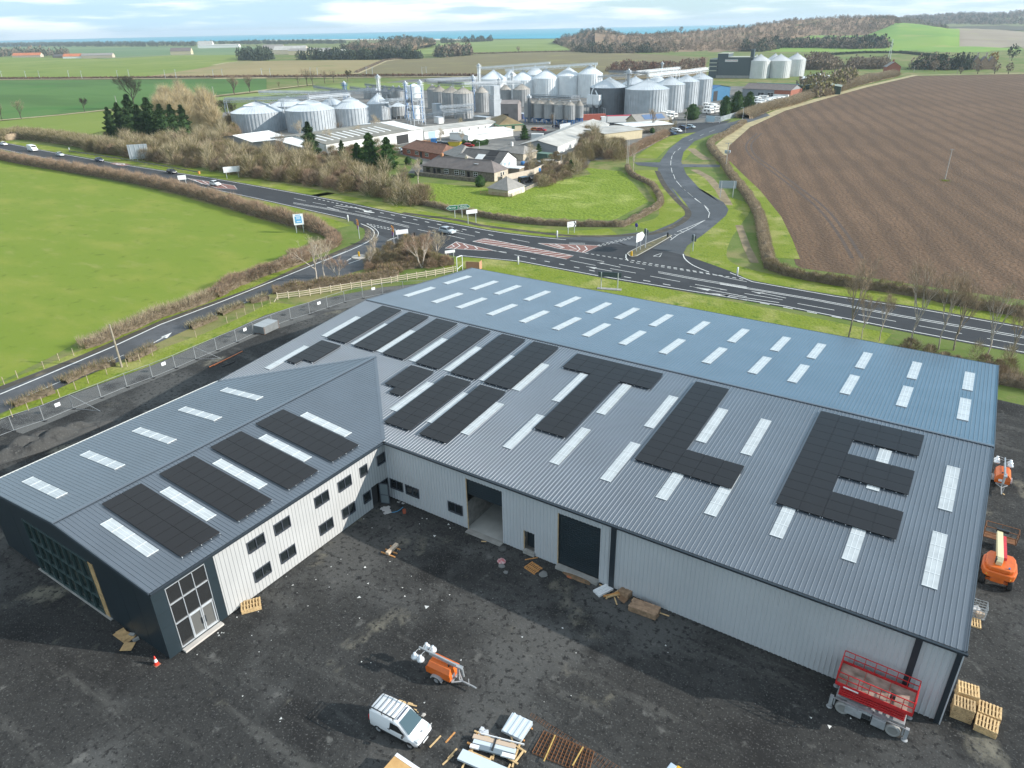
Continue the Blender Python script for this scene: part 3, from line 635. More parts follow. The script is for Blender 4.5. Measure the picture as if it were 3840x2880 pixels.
# courtyard wall of the main range
ow = [(.3,1.95,1.3,2.36),(2.25,3.92,1.3,2.36),(7.34,9.02,1.3,2.4)]
oh = ow+[(9.6,13.35,.1,5.57),(15.6,16.6,.48,2.4),(18.93,22.73,.30,5.52)]
wall('courtyard_wall', m_wallg, (0,-.02,0), (1,0,0), BL, lambda s: HE-.05, oh, nrm=(0,-1,0), ribw=.05, ribd=.055)
for a,b,c_,d_ in ow: window(((a+b)/2,-.02,(c_+d_)/2), (1,0,0), (0,-1,0), b-a, d_-c_, 2)
g = MB(); g.box((11.47,.12,4.73),(3.75,.06,1.68))
for i in range(8): g.box((11.47,.08,3.98+i*.2),(3.75,.03,.02))
g.build('roller_shutter', m_dark, B)['label'] = 'dark roller shutter half open'
g = MB(); g.box((20.83,.12,2.95),(3.8,.06,5.2))
for i in range(26): g.box((20.83,.08,.45+i*.2),(3.8,.03,.02))
g.build('roller_shutter', m_dark, B)['label'] = 'dark roller shutter closed'
g = MB(); g.box((16.1,.5,1.4),(1.0,.05,1.9)); g.build('door', m_dark, B)['label'] = 'small dark door'
bt = MB()
for x_, z0, z1 in ((9.57,.1,5.57),(18.90,.3,5.52),(15.57,.5,2.4)): bt.box((x_,-.03,(z0+z1)/2),(.06,.06,z1-z0))
bt.build('door_batten', mat('pale_timber', (.52,.38,.22), .8, var=.2, vscale=4), B)
for c_, d_ in (((11.47,-.25,.06),(3.8,.6,.12)),((16.1,-.1,.28),(1.1,.3,.4)),((20.83,-.2,.16),(3.9,.5,.3))): MB().box(c_, d_).build('doorstep', m_conc, B)
fl = MB(); fl.box((11.5,5,.06),(14,9.9,.08)); fl.build('inner_floor', mat('screed', (.40,.40,.38), .8, var=.1), B)
bw = MB(); bw.box((9.3,5,1.4),(.2,9.8,2.7)); bw.build('block_wall', mat('blockwork', (.20,.19,.175), .9, var=.25, vscale=2), B)
iw = MB(); iw.box((15.5,10,3),(30,.2,5.8)); iw.build('inner_wall', m_in, B)
for x_, wd in ((23.9,.42),(44.95,.40),(47.2,.38)):
    g = MB(); g.box((x_,-.12,3.2),(wd,.14,6.3)); g.build('downpipe' if x_ < 47 else 'corner_trim', m_trim, B)
g = MB(); g.box((BL+.03,BD,3.2),(.06,2*BD,6.3)); g.box((BL+.04,.0,3.2),(.08,.4,6.3)); g.build('end_wall', m_wallg, B)
g = MB(); g.box((BL/2-BW/2,2*BD,3.2),(BL+BW,.06,6.4)); g.build('road_side_wall', m_dark, B)
g = MB(); g.box((-BW,BD-LW/2+.0,3.2),(.06,2*BD+LW,6.4)); g.build('lane_side_wall', m_dark, B)
# gable triangles of the main range
g = MB()
for x_ in (-BW, BL+.03): g.add([(x_,0,6.35),(x_,2*BD,6.35),(x_,BD,HR-.05)], [(0,1,2)])
g.build('gable_infill', m_dark, B)
# rooflights: one sheet mesh used everywhere (local x across, y up the slope)
q = MB()
q.box((0,0,.03),(.94,5.95,.05)); 
for k in (-2.95,-1.5,0,1.5,2.95): q.box((0,k,.06),(.95,.07,.03),0,1)
for x_ in (-.16,.16): q.box((x_,0,.057),(.05,5.9,.012),0,1)
rlme = q.mesh('rooflight', [m_rl, m_rl2])
def rl(x, y, z, ax, ang, rz):
    o = link('rooflight', rlme, B); o.location = (x, y, z); o.rotation_euler = Matrix.Rotation(rz, 3, 'Z').to_euler()
    o.rotation_euler = (Matrix.Rotation(rz, 3, 'Z') @ Matrix.Rotation(ang, 3, 'X')).to_euler(); return o
colx = [-21.38,-16.45,-12.36,-7.42,-2.5,2.2,6.3,11.05,15.95,20.9,25.85,29.85,34.85,39.85,44.87]
an = math.atan(SM); aw = math.atan(SW)
for x_ in colx:
    for yc in (31.1, 39.8): rl(x_, yc, zn(yc), 0, -an, 0)
    rl(x_, 16.05, zn(16.05), 0, an, 0)
    if x_ not in (-16.45,-12.36,-7.42): rl(x_, 7.25, zn(7.25), 0, an, 0)
for yc in (-21.38,-16.4,-11.38,-6.43,-1.42):
    rl(-6.05, yc, zw(-6.05), 0, aw, PI/2); rl(-18.53, yc, zw(-18.53), 0, aw, -PI/2)
# solar arrays laid out as strips, slabs and letter shapes; panels and their seams in one mesh each
def array(label, rects, pw, ph, f, ang, rz, org, clamps=True):
    """rects (u0, v0, nu, nv) in panel units; local u across, v up the slope, origin org"""
    mb = MB(); 
    for u0, v0, nu, nv in rects:
        for i in range(nu):
            for j in range(nv): mb.box(((u0+i+.5)*pw,(v0+j+.5)*ph,.16),(pw-.025,ph-.025,.04))
        mb.box(((u0+nu/2)*pw,(v0+nv/2)*ph,.13),(nu*pw-.05,nv*ph-.05,.02),0,1)
        for i in range(nu*2+1):
            for vv in (v0*ph-.04, (v0+nv)*ph+.04): mb.box(((u0+i*.5)*pw+(.08 if i == 0 else -.08 if i == nu*2 else 0),vv,.10),(.04,.07,.07),0,2)
    o = mb.build('solar_array', [m_gap, m_seam, m_alu], B); o['label'] = label
    o.location = org; o.rotation_euler = (Matrix.Rotation(rz, 3, 'Z') @ Matrix.Rotation(ang, 3, 'X')).to_euler(); return o
PX, PYh = 1.655, 1.123
for k, xs in enumerate((-20.68,-16.2,-11.67,-6.78,-1.9,2.5)):
    array('strip solar array below the main ridge', [(0,0,2,9)], PX, PYh, 0, an, 0, (xs,12.8,zn(12.8)))
array('small stepped solar array beside the outer end of the roof', [(0,1,2,4),(0,0,1,1)], 1.61, PYh, 0, an, 0, (-20.68,6.5,zn(6.5)))
array('small stepped solar array by the valley', [(0,1,2,4),(1,0,1,1)], 1.6, 1.11, 0, an, 0, (-6.77,6.63,zn(6.63)))
for xs in (-1.83, 2.55): array('strip solar array near the courtyard eave', [(0,0,2,9)], 1.61, 1.117, 0, an, 0, (xs,2.17,zn(2.17)))
array('solar array shaped like a capital T', [(0,10,6,3),(2,0,2,10)], 1.672, 1.122, 0, an, 0, (8.35,7.96,zn(7.96)))
array('solar array shaped like a capital L', [(0,0,5,3),(0,3,2,10)], 1.69, 1.128, 0, an, 0, (21.86,7.92,zn(7.92)))
array('solar array shaped like a capital E', [(0,0,2,13),(2,0,3,3),(2,5,3,3),(2,10,3,3)], 1.705, 1.131, 0, an, 0, (33.79,7.9,zn(7.9)))
for yc in (-20.5,-15.52,-10.5,-5.52): array('slab solar array on the wing roof', [(0,0,2,9)], 1.69, 1.123, 0, aw, PI/2, (-1.04,yc,zw(-1.04)))
# ------------------------------------------------------------------ vegetation
rng = np.random.default_rng(7)
def veg(name, c1, c2, sc=.8, rough=.9):
    return mat(name, c1, rough, col2=c2, vscale=sc, spec=.1, detail=3)
v_twig = veg('brown_twigs', (.40,.305,.205), (.21,.16,.108), 1.3)
v_red = veg('red_twigs', (.41,.275,.195), (.25,.175,.125), .9)
v_pale = veg('bleached_twigs', (.52,.44,.31), (.32,.26,.17), 1.2)
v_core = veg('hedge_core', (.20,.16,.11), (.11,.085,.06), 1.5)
v_olive = veg('olive_twigs', (.235,.205,.09), (.14,.125,.055), .9)
v_dark = veg('dark_needles', (.050,.090,.032), (.020,.040,.015), .9)
v_leaf = veg('green_needles', (.075,.15,.035), (.028,.066,.016), .9)
v_bark = veg('bark', (.12,.095,.07), (.055,.045,.035), 2.5)
v_birch = veg('pale_bark', (.55,.49,.42), (.33,.27,.22), 2.5)
v_grassy = veg('tall_dry_grass', (.42,.34,.19), (.24,.19,.10), 1.0)
v_farw = veg('far_wood_green', (.068,.088,.056), (.042,.056,.040), .06)
v_farb = veg('far_wood_brown', (.27,.215,.16), (.17,.135,.10), .05)
v_willow = veg('straw_willow', (.52,.41,.22), (.33,.25,.13), .5)
def unit(n):
    v = rng.normal(size=(n,3)); return v/np.linalg.norm(v, axis=1, keepdims=True)
def blades(base, dirs, ln_, wd):
    """thin triangles: base points, unit directions, lengths, widths -> (n*3, 3)"""
    n = len(base); side = np.cross(dirs, unit(n)); side /= (np.linalg.norm(side, axis=1, keepdims=True)+1e-9)
    a = base-side*(wd/2)[:,None]; b = base+side*(wd/2)[:,None]; c = base+dirs*ln_[:,None]
    return np.stack([a,b,c], 1).reshape(-1,3)
def leafs(base, nrm, size):
    """small diamond-ish triangles around points"""
    n = len(base); t = np.cross(nrm, unit(n)); t /= (np.linalg.norm(t, axis=1, keepdims=True)+1e-9); b = np.cross(nrm, t)
    p = base-t*size[:,None]*.5; q = base+t*size[:,None]*.5; r = base+b*size[:,None]*.9
    return np.stack([p,q,r], 1).reshape(-1,3)
def tri_mesh(name, parts):
    """parts: list of (tri vertex array, material) or (MB, material)"""
    V = []; Lp = []; sizes = []; mi = []; mats = []; o = 0
    for g_, m in parts:
        if m not in mats: mats.append(m)
        k = mats.index(m)
        if isinstance(g_, MB):
            if not g_.v: continue
            V.append(np.array(g_.v)); 
            for f in g_.f: Lp.extend(i+o for i in f); sizes.append(len(f)); mi.append(k)
            o += len(g_.v)
        else:
            n = len(g_)//3
            if not n: continue
            V.append(g_); Lp.extend(range(o, o+3*n)); sizes += [3]*n; mi += [k]*n; o += 3*n
    V = np.concatenate(V).astype(np.float32); me = bpy.data.meshes.new(name)
    me.vertices.add(len(V)); me.vertices.foreach_set('co', V.ravel())
    me.loops.add(len(Lp)); me.loops.foreach_set('vertex_index', np.array(Lp, np.int32))
    me.polygons.add(len(sizes)); st = np.concatenate([[0], np.cumsum(sizes)[:-1]]).astype(np.int32)
    me.polygons.foreach_set('loop_start', st); me.polygons.foreach_set('material_index', np.array(mi, np.int32))
    for m in mats: me.materials.append(m)
    me.update(calc_edges=True); return me
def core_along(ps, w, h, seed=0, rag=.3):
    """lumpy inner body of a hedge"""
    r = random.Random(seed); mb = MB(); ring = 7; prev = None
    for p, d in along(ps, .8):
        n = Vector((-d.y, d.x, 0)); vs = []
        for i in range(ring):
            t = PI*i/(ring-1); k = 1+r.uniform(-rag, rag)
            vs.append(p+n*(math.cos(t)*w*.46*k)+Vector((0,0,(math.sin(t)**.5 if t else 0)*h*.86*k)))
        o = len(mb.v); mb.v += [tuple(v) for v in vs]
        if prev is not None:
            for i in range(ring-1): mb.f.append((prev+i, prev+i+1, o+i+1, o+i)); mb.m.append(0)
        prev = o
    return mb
def hedge(label, ps, w, h, tw=v_twig, dens=150, ln_=(.35,.8), wd=(.02,.05), core=v_core, top=None, name='hedge', group=None, upb=.5, seed=1):
    ps = [Vector((p[0], p[1], 0)) for p in ps]; al = along(ps, .25); n = int(len(al)*.25*dens)
    P = np.array([p[:] for p, _ in al]); D = np.array([d[:] for _, d in al]); i = rng.integers(0, len(al), n)
    t = rng.uniform(0, PI, n); hh = h*(.85+.15*np.sin(P[i,0]*.7+P[i,1]*.9)+.12*np.sin(P[i,0]*2.3))
    nx = np.stack([-D[i,1], D[i,0], np.zeros(n)], 1); rr = rng.uniform(.75, 1.0, n)
    b = P[i]+D[i]*rng.uniform(-.2,.2,n)[:,None]+nx*(np.cos(t)*w*.46*rr)[:,None]; b[:,2] = np.sqrt(np.maximum(0,np.sin(t)))*hh*.85*rr
    out = nx*np.cos(t)[:,None]; out[:,2] = np.sin(t)+upb; out += unit(n)*.55; out /= np.linalg.norm(out, axis=1, keepdims=True)
    L_ = rng.uniform(*ln_, n); W_ = rng.uniform(*wd, n)
    tri = blades(b, out, L_, W_)
    parts = [(core_along(ps, w*.75, h*.72, seed), core), (tri, tw)]
    if top:
        k = np.repeat(rng.random(n) < top[1], 3); parts = [parts[0], (tri[~k], tw), (tri[k], top[0])]
    o = link(name, tri_mesh(name, parts)); tag(o, label, 'hedge' if name == 'hedge' else name.replace('_', ' '), group)
    return o
def shrub_parts(n, r, h, tw, ln_=(.5,1.1), wd=(.025,.06), tw2=None):
    t = rng.uniform(0, 2*PI, n); u = rng.random(n)**.45; z = rng.random(n)
    prof = np.sqrt(np.maximum(0, 1-z**2))*.9+.1
    b = np.stack([np.cos(t)*u*r*prof, np.sin(t)*u*r*prof, z*h*.85], 1)
    out = np.stack([np.cos(t)*u, np.sin(t)*u, .5+z], 1)+unit(n)*.5; out /= np.linalg.norm(out, axis=1, keepdims=True)
    tri = blades(b, out, rng.uniform(*ln_, n), rng.uniform(*wd, n))
    if tw2:
        k = np.repeat(rng.random(n) < .4, 3); return [(tri[~k], tw), (tri[k], tw2)]
    return [(tri, tw)]
def bare_tree(name, h, spread, bark=v_bark, tw=v_twig, levels=3, seed=0, lean=0, ntw=1.0, r0=None, multi_stem=1, fork=.35):
    """tapered trunk and limbs in one mesh, the fine twigs of the crown in another"""
    r = random.Random(seed); tb = MB(); tips = []
    def grow(p, d, L_, rr, lev):
        q = p+d*L_; mid = p.lerp(q, .5)+Vector((r.uniform(-.06,.06), r.uniform(-.06,.06), 0))*L_
        tb.tube(p, mid, rr, rr*.8, 5 if lev < 2 else 3, 0, False); tb.tube(mid, q, rr*.8, rr*.6, 5 if lev < 2 else 3, 0, False)
        if lev >= 2: tips.append((mid, d)); 
        if lev >= levels: tips.append((q, d)); return
        k = 3 if lev else 4
        for i in range(k+(lev == 0)):
            a = 2*PI*(i+r.random()*.8)/k; tilt = r.uniform(.35,.85)*spread if i else r.uniform(0,.25)
            s = Vector((math.cos(a), math.sin(a), 0)); e = d.orthogonal().normalized(); f = d.cross(e)
            nd = (d*math.cos(tilt)+(e*s.x+f*s.y)*math.sin(tilt)); nd.z += .18; nd.normalize()
            st = p.lerp(q, 1.0 if i == 0 else r.uniform(.55,1.0))
            grow(st, nd, L_*r.uniform(.6,.82), rr*.55, lev+1)
    for s_ in range(multi_stem):
        a = r.uniform(0, 2*PI); d = Vector((math.cos(a)*.35 if multi_stem > 1 else lean, math.sin(a)*.35 if multi_stem > 1 else 0, 1)).normalized()
        grow(Vector((0,0,-.1)), d, h*fork, (r0 or h*.022), 0)
    n = int(len(tips)*14*ntw); i = rng.integers(0, len(tips), n)
    P = np.array([t[0][:] for t in tips])[i]+rng.normal(size=(n,3))*h*.018; Dd = np.array([t[1][:] for t in tips])[i]+unit(n)*.75+np.array([0,0,.25]); Dd /= np.linalg.norm(Dd, axis=1, keepdims=True)
    tri = blades(P, Dd, rng.uniform(.05,.11,n)*h, rng.uniform(.0018,.0036,n)*h)
    return tri_mesh(name+'_trunk', [(tb, bark)]), tri_mesh(name+'_crown', [(tri, tw)])
def conifer_mesh(h, r, m=v_dark, seed=0, n=1500, shape='cone', droop=.5, size=(.5,1.0)):
    z = rng.random(n)**.85
    if shape == 'cone': pr = (1-z)**.6*(.75+.25*np.sin(z*34+rng.random()*6))+.03
    else: pr = np.sqrt(np.maximum(0,1-(2*z-.86)**2*.85))*(.85+.15*np.sin(z*21))
    t = rng.uniform(0,2*PI,n); pr = pr*(1+.16*np.sin(3*t+z*7)+.12*np.sin(7*t))
    u = rng.random(n)**.35; b = np.stack([np.cos(t)*pr*u*r, np.sin(t)*pr*u*r, .04*h+z*h*.93], 1)
    d = np.stack([np.cos(t), np.sin(t), np.full(n, .9-droop*1.6)], 1)+unit(n)*.45; d /= np.linalg.norm(d, axis=1, keepdims=True)
    L_ = rng.uniform(*size, n)*(.5+.5*(1-z))
    tri = blades(b-d*L_[:,None]*.3, d, L_*1.2, L_*.42)
    inner = MB(); inner.lathe([(r*.62*(1-k/5)**.6+.02, .1*h+k/5*h*.82) for k in range(6)] if shape == 'cone' else [(r*f, h*g_) for f, g_ in ((.5,.04),(.78,.2),(.8,.45),(.66,.68),(.3,.86),(.02,.92))], 10)
    tk = MB(); tk.tube((0,0,-.1),(0,0,h*.92), max(.12,h*.018), .03, 6)
    return tri_mesh('trunk', [(tk, v_bark)]), tri_mesh('crown', [(inner, v_dark), (tri, m)])
TREES = {}
def tree(kind, meshes, loc, label, cat, group=None, sc=1.0, rz=0.0):
    t = thing(kind, label, cat, loc, rz, group); t.scale = (sc,)*3 if isinstance(sc, (int, float)) else sc
    link('trunk', meshes[0], t); link('crown', meshes[1], t); return t
# --- hedges round the near field, along the lane and the paddock
sh = lambda l, dx, dy: [p+Vector((dx, dy, 0)) for p in l]
hA_ = smooth_line(multi(('R',[(-120,165),(180,225),(500,278),(800,330),(1100,392),(1400,470),(1700,562),(1900,620),(2060,662),(2180,700)])), 3)
hedge('tall ragged brown hedge between the green field and the main road', sh(hA_, .4, 1.9), 3.8, 3.5, v_twig, 260, (.5,1.5), (.03,.075), top=(v_red,.45), seed=2)
hB_ = smooth_line(multi(('S',[(330,490),(430,560),(420,640),(250,700),(0,790)]),('F',[(1930,790),(1600,905),(1440,975),(1330,1035)])), 3)
hedge('reddish brown hedge curving round the field corner and down the lane', sh(hB_, -.9, .5), 3.0, 2.3, v_red, 260, (.5,1.1), (.03,.07), top=(v_twig,.4), seed=3)
hB2 = smooth_line(multi(('F',[(1330,1030),(1210,1085),(1000,1150),(850,1215),(700,1280),(600,1325),(490,1352)])), 3)
hedge('straggly bleached hedge at the lower lane side of the field', sh(hB2, -.7, .4), 2.2, 1.6, v_pale, 190, (.6,1.5), (.025,.06), top=(v_twig,.45), seed=4)
hC_ = smooth_line(multi(('M',[(900,450),(1100,425),(1400,378),(1650,345),(2212,255)]),('S',[(900,920),(1300,865),(1690,830)])), 3)
hedge('clipped dark hedge behind the pale post and rail fence', sh(hC_, -1.6, 1.3), 2.6, 1.7, v_olive, 230, (.3,.8), (.025,.06), top=(v_red,.45), seed=5)
for k, l in enumerate(([(840,475),(760,500),(640,530)],[(590,560),(480,590),(330,660)],[(300,690),(130,760),(0,810)])):
    hedge('low straggling hedge gap between the lane and the wire fence, '+('by the board fence' if k == 0 else 'in the middle' if k == 1 else 'beside the long lane dash'), sh(smooth_line(pts('M', l), 3), -.3, .3), 1.6, 1.0, v_pale, 120, (.4,1.0), (.02,.05), top=(v_olive,.55), seed=6+k)
for k, l in enumerate(([(960,1340),(850,1400),(790,1420)],[(720,1440),(560,1480),(370,1570)],[(340,1610),(200,1655),(60,1710)])):
    hedge('low straggling hedge beside the lower lane, '+('above the telegraph pole' if k == 0 else 'below the telegraph pole' if k == 1 else 'at the picture edge'), smooth_line(pts('F', l), 3), 1.7, 1.0, v_twig, 120, (.4,1.0), (.02,.05), top=(v_olive,.5), seed=16+k)
hP = smooth_line(multi(('E',[(380,372),(440,385),(640,430),(860,470),(1100,512),(1400,545),(1700,558),(1990,560)]),('T',[(1180,340),(1320,270),(1480,180),(1500,130),(1470,60),(1410,-10)]),('C',[(1480,1130),(1445,1060)])), 3)
hedge('square clipped brown hedge round the roadside of the paddock', sh(hP, -.5, .9), 1.7, 1.75, v_twig, 330, (.2,.45), (.02,.045), top=(v_pale,.3), seed=8, upb=.2)
hR = smooth_line(multi(('H',[(670,10),(700,70),(770,160),(840,280),(862,400),(880,500),(905,550)])), 3)
hedge('thick brown hedge between the road verge and the grass strip', sh(hR, 1.2, .3), 2.6, 2.0, v_twig, 330, (.25,.6), (.025,.055), top=(v_pale,.35), seed=9)
hS = smooth_line(multi(('H',[(905,550),(1000,585),(1200,628),(1400,655),(1640,690),(1900,745),(2212,800),(2500,850)])), 3)
hedge('long olive hedge between the main road verge and the ploughed field', sh(hS, 0, .9), 2.2, 2.0, v_olive, 280, (.3,.8), (.025,.055), top=(v_twig,.5), seed=10)
hT = smooth_line(multi(('D',[(470,760),(400,810),(330,850),(262,888),(270,930),(320,990),(345,1020)])), 3)
hedge('flat topped tan hedge on the bend of the side road', sh(hT, .6, .3), 3.0, 2.2, v_pale, 300, (.2,.5), (.03,.06), top=(v_twig,.5), seed=11, upb=.1)
hU = smooth_line(multi(('X',[(690,1090),(800,1030),(950,950),(1130,860)])), 3)
hedge('loose red-brown hedge between the side road and the white unit', sh(hU, -2, 1.0), 4.2, 2.4, v_red, 330, (.6,1.3), (.03,.07), top=(v_pale,.2), seed=12, core=v_twig)
hV = smooth_line(multi(('D',[(520,740),(640,690),(800,650),(930,600),(1100,540),(1300,490)])), 3)
hedge('brushy pale hedge along the far side of the ploughed field', sh(hV, -4, 3), 9, 3.6, v_pale, 240, (.9,2.2), (.06,.13), top=(v_twig,.55), seed=13, core=v_twig)
hW = smooth_line(multi(('AB',[(0,640),(300,540),(560,470),(820,410)])), 3)
hedge('brushy pale hedge running on towards the red brick house', sh(hW, -5, 4), 10, 4.0, v_twig, 170, (1.2,2.8), (.1,.2), top=(v_pale,.4), seed=14, core=v_twig)
hX = smooth_line(multi(('F',[(-200,40),(0,50)]),('A',[(0,1150),(200,1165),(400,1190),(620,1230),(900,1290),(1050,1310)])), 3)
hedge('tall mixed hedge on the far side of the main road', sh(hX, 0, 5), 8, 4.6, v_olive, 330, (.9,2.2), (.06,.14), top=(v_pale,.4), seed=15, core=v_twig)
hY = multi(('P',[(1835,745),(1950,762),(2080,790),(2230,815)]))
hedge('low dark scrubby hedge behind the right end of the roof', [(35,59.5,0),(52,59,0),(75,58,0),(110,56,0)], 3.4, 1.6, v_twig, 210, (.4,1.2), (.02,.05), seed=17)
# --- thicket between the road and the estate: one mass of scrub
def scatter_poly(ps, n, seed=0):
    r = random.Random(seed); xs = [p[0] for p in ps]; ys = [p[1] for p in ps]; out = []
    def inside(x, y):
        c = False; j = len(ps)-1
        for i in range(len(ps)):
            if (ps[i][1] > y) != (ps[j][1] > y) and x < (ps[j][0]-ps[i][0])*(y-ps[i][1])/(ps[j][1]-ps[i][1])+ps[i][0]: c = not c
            j = i
        return c
    while len(out) < n:
        x, y = r.uniform(min(xs), max(xs)), r.uniform(min(ys), max(ys))
        if inside(x, y): out.append((x, y))
    return out
def mass(name, spots, protos, label, scr=(.7,1.3), seed=0, kind='stuff', cat='scrub'):
    r = random.Random(seed); parts = []
    for x, y in spots:
        pr = r.choice(protos); s = r.uniform(*scr); a = r.uniform(0, 6.28); ca, sa = math.cos(a)*s, math.sin(a)*s
        Rm = np.array([[ca,-sa,0],[sa,ca,0],[0,0,s*r.uniform(.85,1.2)]])
        for g_, m in pr: parts.append((g_ @ Rm.T+np.array([x, y, 0]), m))
    o = link(name, tri_mesh(name, parts)); tag(o, label, cat, None, kind); return o
SH = [shrub_parts(420, 1.9, 6.0, v_pale, (1.2,2.8), (.04,.09), v_olive), shrub_parts(1300, 2.2, 4.2, v_twig, (.6,1.6), (.03,.075), v_olive), shrub_parts(1300, 2.2, 3.2, v_red, (.6,1.4), (.03,.075), v_twig), shrub_parts(1200, 2.4, 4.8, v_olive, (.7,1.8), (.03,.08), v_twig), shrub_parts(800, 2.2, 3.0, v_twig, (.6,1.4), (.05,.11), v_core)]
thick = [(-262,112),(-224,110.5),(-171,107.5),(-150,106),(-116,105.5),(-97,102),(-86,98.5),(-78,100),(-82,106),(-95,111),(-112,118),(-128,126),(-150,132),(-168,132),(-192,133),(-212,140),(-222,152),(-236,150),(-255,126)]
mass('scrub_thicket', scatter_poly(thick, 640, 3), SH, 'dense leafless scrub between the main road and the estate units', (.65,1.25), 4)
mass('scrub', scatter_poly([p[:2] for p in pts('S', [(680,860),(840,735),(930,660),(1060,625),(1300,600),(1420,650),(1430,770),(1640,790),(1690,830),(1300,860),(900,915)])], 80, 5), SH[1:], 'reddish leafless scrub behind the dark hedge at the lane mouth', (.35,.62), 6)
mass('brambles', scatter_poly([(36,61),(110,57),(110,62),(70,64.5),(38,65.5)], 70, 7), SH, 'low leafless scrub under the thin trees behind the roof', (.3,.55), 8)
gar = multi(('Y',[(1560,800),(1600,660),(1740,620),(1960,560),(2060,600),(2100,690),(1960,720),(1740,800),(1600,850)]))
mass('scrub', scatter_poly([p[:2] for p in gar], 60, 9), SH, 'bleached scrub at the back corner of the paddock', (.4,.8), 10)
gar2 = multi(('C',[(960,960),(1100,800),(1240,880),(1420,900),(1440,1010),(1240,1000),(1060,1010)]))
mass('scrub', scatter_poly([p[:2] for p in gar2], 55, 11), SH, 'leafless scrub in front of the long white unit', (.6,1.2), 12)
# --- single trees
bt1 = bare_tree('a', 9, .9, seed=1); bt2 = bare_tree('b', 9, .75, seed=2); bt3 = bare_tree('c', 8, .8, v_birch, v_red, seed=3, multi_stem=2)
bt4 = bare_tree('d', 11, .45, v_birch, v_twig, seed=4, fork=.42, r0=.13); bt5 = bare_tree('e', 11, .5, veg('grey_bark', (.33,.28,.22), (.19,.16,.12), 2.5), v_twig, seed=5, fork=.4, r0=.14)
bt6 = bare_tree('f', 8, .85, v_birch, v_pale, seed=6); big1 = bare_tree('g', 20, .85, v_bark, veg('dark_twigs', (.07,.066,.04), (.035,.034,.022), .3), levels=4, seed=7, ntw=1.0); big2 = bare_tree('h', 18, .95, v_bark, v_twig, seed=8, ntw=.5)
larch = bare_tree('i', 8, 1.1, v_birch, v_pale, seed=9, levels=3, fork=.5)
for k, (zz, x, y, me, h, sc, lb) in enumerate([
    ('S',1335,842,bt3,8,.95,'two-stemmed pale bare tree behind the corner of the dark hedge'),
    ('S',1497,790,bt6,8,.85,'pale spreading bare tree nearest the silver car'),
    ('S',462,950,bt3,8,.62,'small birch with white stem and reddish twigs by the lane'),
    ('S',245,985,larch,8,.85,'straw coloured bare tree standing at the lane side'),
    ('S',322,930,larch,8,.72,'slim straw coloured bare tree behind the lane-side birch'),
    ('S',855,740,bt6,8,.75,'whitish leaning bare stem above the red scrub'),
    ('S',1190,800,bt2,9,.6,'low brown bare tree in the middle of the lane-mouth scrub'),
    ('S',800,850,bt6,8,.6,'pale bush-like bare tree at the left end of the lane-mouth scrub'),
    ('U',935,612,bt5,11,.95,'tall thin bare tree behind the roof, first and bushiest of its line'),
    ('U',1385,690,bt4,11,1.0,'tall pale-stemmed bare tree behind the roof with dense upright crown'),
    ('U',1590,700,bt4,11,.9,'thin bare tree behind the roof in line with the road arrow'),
    ('U',1700,705,bt5,11,.92,'thin bare tree with a pale crown near the right end of the roof'),
    ('U',1930,770,bt4,11,.85,'slender bare sapling tree beyond the right end of the roof'),
    ('U',2110,775,bt5,11,.72,'last slender bare tree at the right picture edge'),
    ('U',1030,620,bt4,11,.55,'short bare sapling beside the bushiest thin tree'),
    ('U',1160,640,bt4,11,.6,'short pale bare sapling between the two tallest thin trees')]):
    tree('bare_tree', me, Z(zz, x, y), lb, 'tree', 'bare trees near the warehouse', sc, k*1.3)
